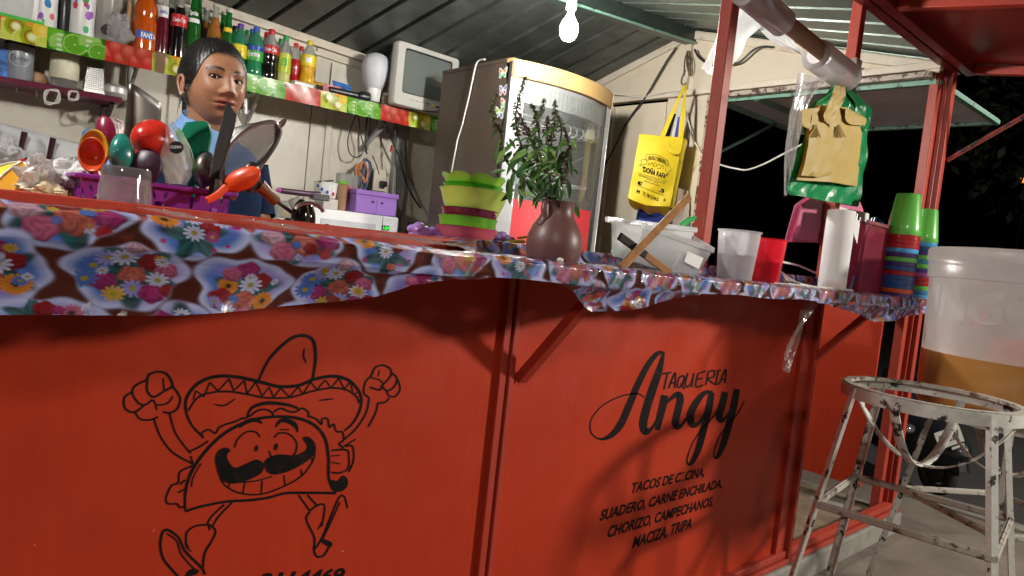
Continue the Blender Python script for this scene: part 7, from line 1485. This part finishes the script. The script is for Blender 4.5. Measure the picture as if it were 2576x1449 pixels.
st0 = thing('drinking_straw', 'blue drinking straw standing in the maroon canister', 'straw', (x0_+.03, -.11, Zm+.03), 'blue straws in the canister'); build('tube', MB().tube([(0, 0, 0), (0, 0, .30)], .0042, 8, False), STRAW, st0, world=False)
for k in range(11):
    loc = (x0_+.025+(x1_-x0_-.05)*k/11+random.uniform(-.004, .004), random.uniform(-.135, -.06), hz-.285+random.uniform(.012, .045)); rt = (R_(random.uniform(-4, 2)), R_(random.uniform(16, 24)), 0)
    loc = (loc[0]-.085, loc[1], loc[2])
    lab = 'blue drinking straw in the maroon canister, %s from the left' % ['first', 'second', 'third', 'fourth', 'fifth', 'sixth', 'seventh', 'eighth', 'ninth', 'tenth', 'last'][k]
    if k == 0: st0.location = loc; st0.rotation_euler = rt; st0['label'] = lab
    else: dup(st0, loc, rt, lab)

# stacks of cups
cc_list = {'g': ((.12, .48, .07), 'bright green'), 'r': ((.36, .012, .02), 'dark red'), 'l': ((.06, .30, .60), 'light blue'), 'p': ((.055, .025, .16), 'violet'), 'b': ((.02, .075, .26), 'navy blue'), 'o': ((.55, .09, .02), 'orange'), 'm': ((.30, .06, .22), 'magenta'), 't': ((.03, .20, .36), 'teal blue')}
def cupstack(xc, yb, w, seq, ytop, Y, which):
    p = atY(xc, yb, Y); s = mpp(p); r = w*s/2; ztop = atY(xc+26, ytop, Y).z; n = len(seq); hc_ = .125*r/.047; step = (ztop-ZC-hc_)/(n-1)
    cm = bpy.data.meshes.new('cup'); mbc = MB().lathe([(r, 0), (r*1.02, .002), (r*1.02, hc_*.10), (r*.985, hc_*.105), (r*.98, hc_*.22), (r*.965, hc_*.235), (r*.74, hc_*.97), (r*.70, hc_), (.001, hc_)], 36, None, False, False)
    for k, c in enumerate(seq):
        col, nm = cc_list[c]; m = mat('cup_'+nm, col, .28, var=.05, coat=.3)
        nth = ['lowest', 'second', 'third', 'fourth', 'fifth', 'sixth', 'seventh', 'eighth', 'ninth', 'tenth', 'eleventh', 'twelfth', 'thirteenth', 'fourteenth', 'fifteenth', 'sixteenth'][k]
        o = build('stacked_cup', mbc, m, smooth=50); o.location = (p.x, Y, ZC+.001+step*k)
        tag(o, '%s upside down plastic cup, %s from the bottom of the %s stack' % (nm, nth if k < n-1 else 'topmost, %s' % nth, which), 'cup', 'upturned plastic cups in the %s stack' % which)
cupstack(2250, 744, 77, 'pobbbrbpgplrrrg', 486, -.185, 'front'); cupstack(2303, 748, 62, 'ltgrrmpgtgpblg', 526, -.15, 'rear')
# pink apron hung behind the green bags
pk_ = thing('pink_apron', 'pink cloth hanging under the green plastic bags', 'cloth', atY(2070, 560, .06))
def apr(u, v):
    xl = np.interp(v, [0, .3, 1], [2035, 2000, 1976]); xr = np.interp(v, [0, .3, 1], [2160, 2170, 2168]); y = np.interp(v, [0, .3, 1], [490, 515, 606]); p = atY(xl+(xr-xl)*u, y+u*14, .06)
    return p+FV*(.014*math.sin(u*9+.6)*(.3+v))
PINK = mat('pink_fabric', (.60, .16, .28), .8, var=.06, bump=.2, bscale=150)
o = build('front', MB().grid(30, 14, apr), PINK, pk_, smooth=70); sd = o.modifiers.new('th', 'SOLIDIFY'); sd.thickness = .003
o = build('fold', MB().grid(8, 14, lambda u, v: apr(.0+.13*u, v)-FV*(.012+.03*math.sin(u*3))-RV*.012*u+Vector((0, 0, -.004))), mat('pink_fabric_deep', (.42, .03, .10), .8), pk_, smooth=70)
# plastic bags tied to the second post
hD = lambda x, y: (1899.8+.26656*x, 180.3+.26656*y)
gb = thing('green_bag_bundle', 'bundle of shiny green plastic carrier bags tied to the red post', 'plastic bags', atY(*hD(700, 150), -.05))
GPL = mat('green_bag_film', (.015, .30, .10), .22, var=.25, scale=12, coat=.5, bump=.9, bscale=38, sub=.15)
def bsheet(outline, Y, seed, amp=.006):
    P = [atY(*hD(*q), Y) for q in outline]; rn = np.random.default_rng(seed); ph = rn.uniform(0, 6, 6)
    return P
def patch(rows, Y, amp, seed, nu=22, nv=34, off=0, crease=0):
    """rows: list of (y, xl, xr, slope) in the close-up map"""
    ys = [r[0] for r in rows]; rn = np.random.default_rng(seed); ph = rn.uniform(0, 6, 8)
    def fn(u, v):
        y = ys[0]+(ys[-1]-ys[0])*v; xl = np.interp(y, ys, [r[1] for r in rows]); xr = np.interp(y, ys, [r[2] for r in rows]); sl2 = np.interp(y, ys, [r[3] for r in rows])
        p = atY(*hD(xl+(xr-xl)*u, y+sl2*(u-.5)), Y)
        return p-FV*crease*(1-abs(2*u-1)**.8)*(.4+.6*v)+FV*(off+amp*(math.sin(u*7+ph[0]+v*3)+.6*math.sin(u*15+ph[1]-v*9)+.5*math.sin(v*21+ph[2]+u*4)+.35*math.sin(u*33+v*19+ph[3])+.9*mnoise.noise(Vector((u*5, v*6, seed)))))
    return MB().grid(nu, nv, fn)
rowsG = [(130, 760, 880, 10), (230, 680, 960, 40), (330, 560, 1090, 70), (420, 470, 1075, 80), (500, 450, 1060, 60), (620, 480, 1055, 60), (800, 410, 1030, 60), (1000, 350, 1000, 60), (1150, 285, 975, 80), (1215, 335, 960, 120)]
for k in range(3): build('bag', patch([(y, xl+random.uniform(-14, 14), xr+random.uniform(-12, 12), s_) for y, xl, xr, s_ in rowsG], -.035+.008*k, .008, 20+k, 44, 60), GPL, gb, smooth=50)
build('bag_handle', patch([(140, 850, 900, 0), (220, 860, 1000, 60), (330, 950, 1110, 40), (420, 950, 1090, 40), (560, 1010, 1060, 10)], -.042, .004, 31, 12, 20), GPL, gb, smooth=50)
kb = thing('brown_bag_bundle', 'bundle of mustard coloured paper bags hanging in front of the green bags', 'paper bags', atY(*hD(790, 140), -.07))
KRF = mat('mustard_bag', (.50, .36, .085), .55, var=.06, scale=8, bump=.15, bscale=60)
rowsB = [(330, 600, 870, 30), (420, 520, 960, 50), (560, 495, 1000, 30), (700, 480, 985, 20), (850, 450, 972, 20), (960, 420, 962, 30), (1050, 395, 955, 60)]
for k in range(6):
    build('bag', patch([(y, xl-3*k+random.uniform(-6, 6), xr+2*k+random.uniform(-5, 5), s_) for y, xl, xr, s_ in rowsB], -.062+.0055*k, .0026, 40+k, 20, 30, 0, .020), KRF, kb, smooth=50)
build('bag', patch([(y, xl+20, (xl+xr)/2+10+60*math.sin((y-330)/700*3), s_) for y, xl, xr, s_ in rowsB[:-1]]+[(990, 430, 600, 20)], -.080, .0022, 60, 14, 26, 0, .012), KRF, kb, smooth=50)
build('neck', patch([(135, 745, 855, 10), (220, 730, 850, 10), (330, 680, 800, 10), (420, 640, 770, 30), (495, 650, 760, 60)], -.095, .0025, 61, 14, 18), KRF, kb, smooth=50)
build('side_ear', patch([(345, 452, 602, -14), (352, 445, 606, -14), (500, 440, 612, 20), (548, 470, 612, 30), (556, 520, 600, 30)], -.08, .0015, 62, 12, 12), KRF, kb, smooth=50)
build('side_ear', patch([(340, 850, 890, 20), (385, 850, 970, 30), (430, 848, 1046, 20), (470, 850, 1052, 10), (505, 905, 1035, 10)], -.078, .0015, 63, 12, 12), KRF, kb, smooth=50)
SHD = mat('mustard_bag_shaded', (.33, .22, .055), .7, var=.3, scale=30)  # darker mustard copy, shade between pleats and in the tear put into colour
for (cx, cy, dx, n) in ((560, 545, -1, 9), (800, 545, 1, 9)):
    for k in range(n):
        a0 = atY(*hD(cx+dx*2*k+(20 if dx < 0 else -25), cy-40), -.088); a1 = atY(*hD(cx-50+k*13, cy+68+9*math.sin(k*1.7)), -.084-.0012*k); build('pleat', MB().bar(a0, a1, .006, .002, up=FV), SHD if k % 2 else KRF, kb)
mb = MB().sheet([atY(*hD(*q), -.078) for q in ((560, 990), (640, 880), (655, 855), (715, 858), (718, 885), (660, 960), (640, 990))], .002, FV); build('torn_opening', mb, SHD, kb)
# tube with rolls of plastic film between the posts
rD = lambda x, y: (1706.6+.17778*x, .17778*y)
Yt_ = -.035
T0, T1 = atY(1878, -22, Yt_), atY(2150, 196, Yt_)
tb = thing('film_holder', 'brown cardboard tube hung between the red posts carrying two rolls of clear film', 'roll holder', T0); CARD = mat('card', (.36, .26, .17), .8)
build('tube', MB().lathe([(.026, 0), (.026, (T1-T0).length*.86)], 20, frame(T0, T1-T0)), CARD, tb)
ax = (T1-T0).normalized()
ra_ = thing('film_roll', 'roll of clear film at the lower right end of the cardboard tube', 'roll', atY(2090, 160, Yt_)); e0, e1 = atY(2052, 137, Yt_), atY(2132, 196, Yt_)
MILK = film('film_roll_milky', (.88, .87, .90), .18, .2, .2, 1.0, .1, 30, .7)
build('roll', MB().lathe([(.030, 0), (.049, .003), (.051, .01), (.051, (e1-e0).length-.01), (.049, (e1-e0).length), (.030, (e1-e0).length)], 36, frame(e0, e1-e0), False, False), MILK, ra_, smooth=40)
rbb = thing('film_roll', 'roll of clear bags at the upper left end of the cardboard tube', 'roll', atY(1930, 30, Yt_)); e2, e3 = atY(1872, -25, Yt_), atY(1968, 57, Yt_)
build('roll', MB().lathe([(.028, 0), (.042, .003), (.042, (e3-e2).length), (.027, (e3-e2).length)], 36, frame(e2, e3-e2), False, False), MILK, rbb, smooth=40); build('printed_band', MB().grid(14, 6, lambda u, v: frame(e2, e3-e2) @ Vector((.0425*math.cos(-2.4+u*1.6), .0425*math.sin(-2.4+u*1.6), (e3-e2).length*(.30+.45*v)))), mat('teal_print', (.25, .42, .44), .4, var=.2, scale=60), rbb, smooth=60)
# loose bag draped round the first post
FB = film('white_bag_film', (.93, .93, .95), .18, .3, .25, .5, .3, 30, .65)
def drape(rows, m, Y0, Y1, name, par, amp=.006, seed=1, nu=18, nv=26):
    ys = [r[0] for r in rows]; rn = np.random.default_rng(seed); ph = rn.uniform(0, 6, 6); n = len(rows)
    def fn(u, v):
        k = v*(n-1); i = min(int(k), n-2); f = k-i; (x0, y0, x1, y1), (x2, y2, x3, y3) = rows[i], rows[i+1]
        a = np.array((x0, y0))*(1-f)+np.array((x2, y2))*f; b = np.array((x1, y1))*(1-f)+np.array((x3, y3))*f; q = a*(1-u)+b*u
        return atY(q[0], q[1], Y0+(Y1-Y0)*v)+FV*amp*(math.sin(u*8+ph[0]+v*4)+.5*math.sin(u*19+ph[1]-v*7))
    return build(name, MB().grid(nu, nv, fn), m, par, smooth=60)
lb_ = thing('loose_bag', 'white plastic bag with torn edge hanging from the film roll behind the first post', 'plastic bag', atY(1850, 60, .0))
drape([(*rD(960, -40), *rD(1290, 270)), (*rD(760, 180), *rD(1140, 410)), (*rD(660, 310), *rD(960, 560)), (*rD(500, 620), *rD(880, 780)), (*rD(400, 830), *rD(760, 920)), (*rD(318, 980), *rD(560, 1110))], FB, Yt_+.02, .10, 'sheet', lb_, seed=3)
drape([(*rD(1290, 270), *rD(1470, 410)), (*rD(1150, 400), *rD(1600, 470)), (*rD(1300, 560), *rD(1640, 600)), (*rD(1450, 645), *rD(1700, 690)), (*rD(1690, 730), *rD(1800, 790))], FB, Yt_+.02, Yt_+.03, 'hanging_flap', lb_, seed=4)
mb = MB().sheet([atY(*rD(*q), .085) for q in ((500, 800), (520, 790), (600, 800), (620, 760), (600, 830), (570, 860), (540, 830))], .002, FV).sheet([atY(*rD(*q), .085) for q in ((475, 925), (490, 912), (540, 925), (590, 860), (570, 975), (530, 960))], .002, FV); build('torn_hole', mb, mat('dark_tear', (.10, .02, .025), .6), lb_)
# film hanging down from the lower roll
hf = thing('hanging_film', 'clear plastic film hanging from the lower roll beside the brown bags', 'plastic film', atY(2040, 190, Yt_)); CF = film('hang_film', (.80, .80, .82), .66, .10, .25, 1.3, .5, 25)
drape([(*hD(410, 20), *hD(680, 60)), (*hD(385, 250), *hD(520, 260)), (*hD(330, 420), *hD(470, 420)), (*hD(312, 560), *hD(435, 560)), (*hD(285, 760), *hD(400, 720)), (*hD(282, 900), *hD(378, 860)), (*hD(280, 1020), *hD(345, 1000)), (*hD(280, 1170), *hD(300, 1170))], CF, Yt_-.02, -.02, 'sheet', hf, seed=6)
for x0_, y0_, x1_, y1_ in ((385, 0, 282, 1100), (660, 80, 480, 330)):
    pass
build('rolled_edge', MB().tube(catmull([atY(*hD(*q), Yt_-.022) for q in ((410, 20), (372, 250), (332, 400), (313, 560), (285, 780), (281, 1000), (282, 1160))], 5), .0028, 6), CF, hf)
t = thing('tape_band', 'clear tape and string binding the film tube to the second post', 'tape', atY(2165, 165, -.02)); build('band', MB().bx(2.60, 2.65, -.006, .046, atY(2172, 180, 0).z, atY(2172, 158, 0).z), film('tape_film', (.75, .72, .66), .35, .2), t); build('string', MB().tube(catmull([atY(2150, 196, -.03), atY(2158, 180, -.03), atY(2172, 172, -.012)], 4), .003, 5), WH, t)
# ================================================================== STREET SIDE: stools, bucket, scooter
WSTL = chipped('chipped_white_paint', (.70, .70, .65), (.055, .035, .025), 24, .565, .61, .55)
WSTR = chipped('rusty_white_paint', (.50, .47, .41), (.13, .06, .03), 30, .53, .62, .7)
sD = lambda x, y: (1932+.37771*x, 901.6+.37771*y)
GZ = -.06
def atZs(x, y, z): d = sD(x, y); return atZ(d[0], d[1], z)
zs = .80
ring0_ = [atZs(*q, zs) for q in ((548, 152), (1622, 330))]
cs = atD(2343, 992, 1.9); zs = cs.z; Rs = 205*1.9/FOC
stl = thing('bar_stool', 'tall white iron stool with chipped paint and open ring seat', 'stool', (cs.x, cs.y, GZ))
def hoop(c, r, z0, z1, th=.004, n=48):
    mb = MB(); return mb.lathe([(r-th, z0), (r, z0), (r, z1), (r-th, z1), (r-th, z0)], n, T(c.x, c.y, 0), False, False)
build('seat_ring', hoop(cs, Rs, zs-.032, zs), WSTL, stl, smooth=50)
build('seat_rim', hoop(cs, Rs-.006, zs-.006, zs+.004, .018), WSTR, stl, smooth=50)
ang0 = math.atan2(-_r[1], -_r[0])+.08
zf = .40
feet = []
fA, fD = atZs(370, 735, .53), atZs(1400, 1055, .53)
for k in range(4):
    a = ang0+k*math.pi/2; top = Vector((cs.x+Rs*math.cos(a), cs.y+Rs*math.sin(a), zs-.002)); bot = Vector((cs.x+(Rs+.17)*math.cos(a), cs.y+(Rs+.17)*math.sin(a), GZ+.003))
    ax2 = Vector((math.cos(a), math.sin(a), 0)); d_ = (bot-top).normalized(); sd2 = d_.cross(ax2).normalized()
    mb = MB(); mb.bar(top, bot, .018, .004, up=ax2).bar(top+sd2*.007-ax2*.009, bot+sd2*.007-ax2*.009, .004, .016, up=ax2); build('leg', mb, WSTL, stl)
    f = (zs-.49)/(zs-GZ); feet.append(top.lerp(bot, f))
for k in range(4):
    a_, b_ = feet[k], feet[(k+1) % 4]; build('footrest', MB().bar(a_, b_, .016, .016).bar(a_, b_, .004, .022), WSTR, stl, bevel=.002)
for k in range(2):
    a = ang0+.55+k*math.pi/2; pts = []
    for q in np.linspace(0, 1, 15):
        x = -1+2*q; pts.append((cs.x+Rs*.94*x*math.cos(a), cs.y+Rs*.94*x*math.sin(a), zs-.03-.17*(1-abs(x)**2.2)))
    sd2 = Vector((-math.sin(a), math.cos(a), 0)); mb = MB()
    V = []; 
    for q in pts: V += [Vector(q)-sd2*.012, Vector(q)+sd2*.012]
    mb.add(V, [(2*i, 2*i+1, 2*i+3, 2*i+2) for i in range(len(pts)-1)]); o = build('seat_strap', mb, WSTL, stl, smooth=60); m2 = o.modifiers.new('th', 'SOLIDIFY'); m2.thickness = .004
# second stool carrying the bucket
c2_ = atD(2548, 1045, 2.28); zs2 = c2_.z
st2 = dup(stl, (0, 0, 0), (0, 0, .85), 'second white iron stool behind the first, mostly out of frame under the bucket')
# parts keep coordinates relative to the stool's foot
st2.location = (c2_.x, c2_.y, GZ-(zs-zs2))
# bucket
pL = atD(2322, 800, (np.array(c2_)-CAMP)@_f)
dist = (np.array(c2_)-CAMP)@_f
bl_ = thing('drink_bucket', 'large frosted plastic bucket of amber fruit water standing on a stool', 'bucket', (c2_.x, c2_.y, zs2+.006))
sB_ = dist/FOC
toplx = atD(2322, 640, dist); axis_top = atD(2548, 700, dist)
Rb = .19
zt2 = None
# scale the bucket from the photograph: left edge at 2322, rim at 607, floor at about 985
def solve_bucket():
    z_rim = atD(2548, 640, dist).z; return z_rim
zr2 = solve_bucket()+.0
left = atD(2352, 800, dist); Rb = math.hypot(left.x-c2_.x, left.y-c2_.y)
FROST = film('frosted_bucket', (.86, .84, .85), .40, .30, .2, .8, .1, 20, .75); zf0 = zs2+.006
TB = T(c2_.x, c2_.y, 0)
build('wall', MB().lathe([(Rb*.955, zf0), (Rb*.965, zf0+.01), (Rb*1.0, zr2-.10)], 60, TB, True, False), FROST, bl_, smooth=60)
build('collar', MB().lathe([(Rb*1.002, zr2-.10), (Rb*1.025, zr2-.098), (Rb*1.028, zr2-.045), (Rb*1.03, zr2-.044)], 60, TB, False, False), FROST, bl_, smooth=50)
build('lid', MB().lathe([(Rb*1.035, zr2-.045), (Rb*1.05, zr2-.04), (Rb*1.05, zr2-.008), (Rb*1.035, zr2), (Rb*.95, zr2+.002), (.001, zr2+.003)], 60, TB, False, False), FROST, bl_, smooth=50)
zl = atD(2330, 880, dist).z
build('drink', MB().lathe([(Rb*.958, zf0+.004), (Rb*.9685, zf0+.02), (Rb*.985, zl), (.001, zl+.001)], 60, TB, True, False), mat('amber_drink', (.46, .22, .06), .25, var=.08, scale=6, coat=.3), bl_, smooth=60)
vb = math.degrees(math.atan2(CAMP[1]-c2_.y, CAMP[0]-c2_.x))
mb = wrap_text('INGO', Rb*1.004, 0, .10, vb-24, .36, 0, .03, .001); zt_xt = atD(2420, 765, dist-.2).z; build('raised_letters', mb.xf(T(c2_.x, c2_.y, zt_xt)), film('bucket_letters', (.72, .72, .72), .12, .3), bl_)
mb = MB(); q0_, q1_ = atD(2478, 825, dist-.02), atD(2498, 800, dist-.02); mb.tube([q0_+FV*.06, q1_+FV*.06], [.016, .011], 12); mb.ball(q1_+FV*.06, .017, 14, 10); build('tap', mb, mat('red_tap', (.60, .05, .03), .4), bl_)
build('red_ladle', MB().bx(-.07, .08, 0, .02, -.10, .06, X=T(atD(2545, 900, dist+.02)) @ RZ(-50)), mat('red_in_bucket', (.60, .12, .12), .5), bl_, bevel=.01)
# parked scooter in the dark street
sc0 = atZ(2350, 1243, -.16); MB_ = mat('dark_vehicle', (.012, .014, .02), .35, coat=.5); TYR = mat('tyre_rubber', (.012, .012, .012), .8, bump=.3)
dS = (sc0-Vector(CAMP)); dS.z = 0; dS.normalize(); rS = Vector((dS.y, -dS.x, 0))
scd = float((np.array(sc0)-CAMP)@_f); sS = scd/FOC
mc = thing('motor_scooter', 'dark parked motor scooter seen from behind under the stool', 'scooter', (sc0.x, sc0.y, -.16))
Wr = 62*sS; wc = Vector((sc0.x, sc0.y, -.16+Wr)); fwd = (dS*.75-rS*.66).normalized(); side = Vector((fwd.y, -fwd.x, 0))
def wheel(c, r):
    w = build('wheel', MB().tube([c+fwd*(r*.78*math.cos(q))+Vector((0, 0, r*.78*math.sin(q))) for q in np.linspace(0, 2*math.pi, 31)[:-1]], r*.22, 10, closed=True), TYR, mc); build('hub', MB().lathe([(r*.5, -.02), (r*.5, .02), (r*.2, .03)], 20, frame(c, side)), STEELD, w); return w
wheel(wc, Wr); wheel(wc+fwd*1.15, Wr)
build('frame_body', MB().ball(wc+fwd*.35+Vector((0, 0, Wr*1.6)), .3, 20, 12, 1, 1, 1, Matrix.Identity(4)).xf(T(wc+fwd*.35) @ RZ(math.degrees(math.atan2(fwd.y, fwd.x))) @ SC(1.9, .55, .62) @ T(-(wc+fwd*.35))), MB_, mc); build('seat', MB().bar(wc+Vector((0, 0, Wr*3.2))-fwd*.05, wc+Vector((0, 0, Wr*3.3))+fwd*.5, .22, .09), mat('black_plastic', (.012, .012, .013), .35), mc, bevel=.03)
build('mudguard', MB().tube([wc+fwd*(Wr*1.15*math.cos(q))+Vector((0, 0, Wr*1.15*math.sin(q))) for q in np.linspace(.6, 2.9, 12)], .05, 8), MB_, mc)
pp_ = atD(2388, 1100, scd-.22); PLT_ = mat('plate_white', (.36, .36, .34), .5, var=.1); px_ = (RV*.94+DV_*.34).normalized(); py_ = px_.cross(FV).normalized()*-1
if py_.z < 0: py_ = -py_
def platept(u, v, e=0): return pp_+px_*u+py_*v-FV*e
hw, hh = 33*sS*.95, 22*sS*.95
build('plate', MB().sheet([platept(-hw, -hh), platept(hw, -hh), platept(hw, hh), platept(-hw, hh)], .003, FV), PLT_, mc)
mb = MB(); text_fit(mb, 'JTC1V', lambda u, v: platept(-hw*.8+u, -hh*.45+v, .004), hw*1.6, hh*.95, 0, .02); build('plate_number', mb, mat('plate_dark', (.05, .06, .05), .5), mc)
build('plate_strip', MB().sheet([platept(-hw*.1, -hh*1.5), platept(hw*.9, -hh*1.5), platept(hw*.9, -hh*1.2), platept(-hw*.1, -hh*1.2)], .003, FV), PLT_, mc)
hq = atD(2285, 1078, scd-.1); build('tail_light', MB().ball(hq, .045, 16, 10, 1.2, .8, .7), mat('chrome', (.55, .55, .6), .08, .9), mc)
for dx in (-.22, .22): build('mirror', MB().tube([wc+fwd*1.0+side*dx*.6+Vector((0, 0, .75)), wc+fwd*.95+side*dx+Vector((0, 0, .92))], .008, 6).ball(wc+fwd*.95+side*dx+Vector((0, 0, .95)), .05, 10, 8, 1, .5, .7), MB_, mc)
# dark trees and a house across the street
def tree(loc, h, r, label, seed):
    rn = random.Random(seed); t = thing('street_tree', label, 'tree', loc); L = Vector(loc)
    mb = MB().tube(catmull([L, L+Vector((.1, .05, h*.35)), L+Vector((.0, .15, h*.6)), L+Vector((.1, .1, h*.85))], 5), list(np.linspace(.22, .05, 16)), 10)
    for k in range(7): a = rn.uniform(0, 6.28); mb.tube(catmull([L+Vector((.05, .1, h*rn.uniform(.4, .65))), L+Vector((r*.5*math.cos(a), r*.5*math.sin(a), h*.75)), L+Vector((r*.85*math.cos(a), r*.85*math.sin(a), h*rn.uniform(.75, .95)))], 4), list(np.linspace(.08, .02, 9)), 6)
    build('trunk', mb, mat('bark', (.08, .06, .045), .9), t)
    mb = MB(); V, F = [], []
    for k in range(2600):
        a, b2 = rn.uniform(0, 6.28), rn.uniform(-.9, 1); rr3 = r*rn.uniform(.35, 1)**.5*(1+.25*math.sin(a*3+seed)); c = L+Vector((rr3*math.cos(a)*math.cos(b2), rr3*math.sin(a)*math.cos(b2), h*.78+r*.8*math.sin(b2))); d1 = Vector((rn.uniform(-1, 1), rn.uniform(-1, 1), rn.uniform(-1, 1))).normalized()*.13; d2 = d1.cross(Vector((rn.uniform(-1, 1), rn.uniform(-1, 1), 1))).normalized()*.06
        o = len(V); V += [c-d1, c+d2, c+d1, c-d2]; F.append((o, o+1, o+2, o+3))
    build('crown', mb.add(V, F), mat('night_leaves', (.014, .018, .010), .7, var=.4), t, smooth=0, kind='stuff')
tree((15, .5, -.2), 5.6, 2.6, 'dark leafy tree barely lit across the street beyond the bucket', 4)
for o in bpy.data.objects:
    if '_o' in o.keys(): del o['_o']
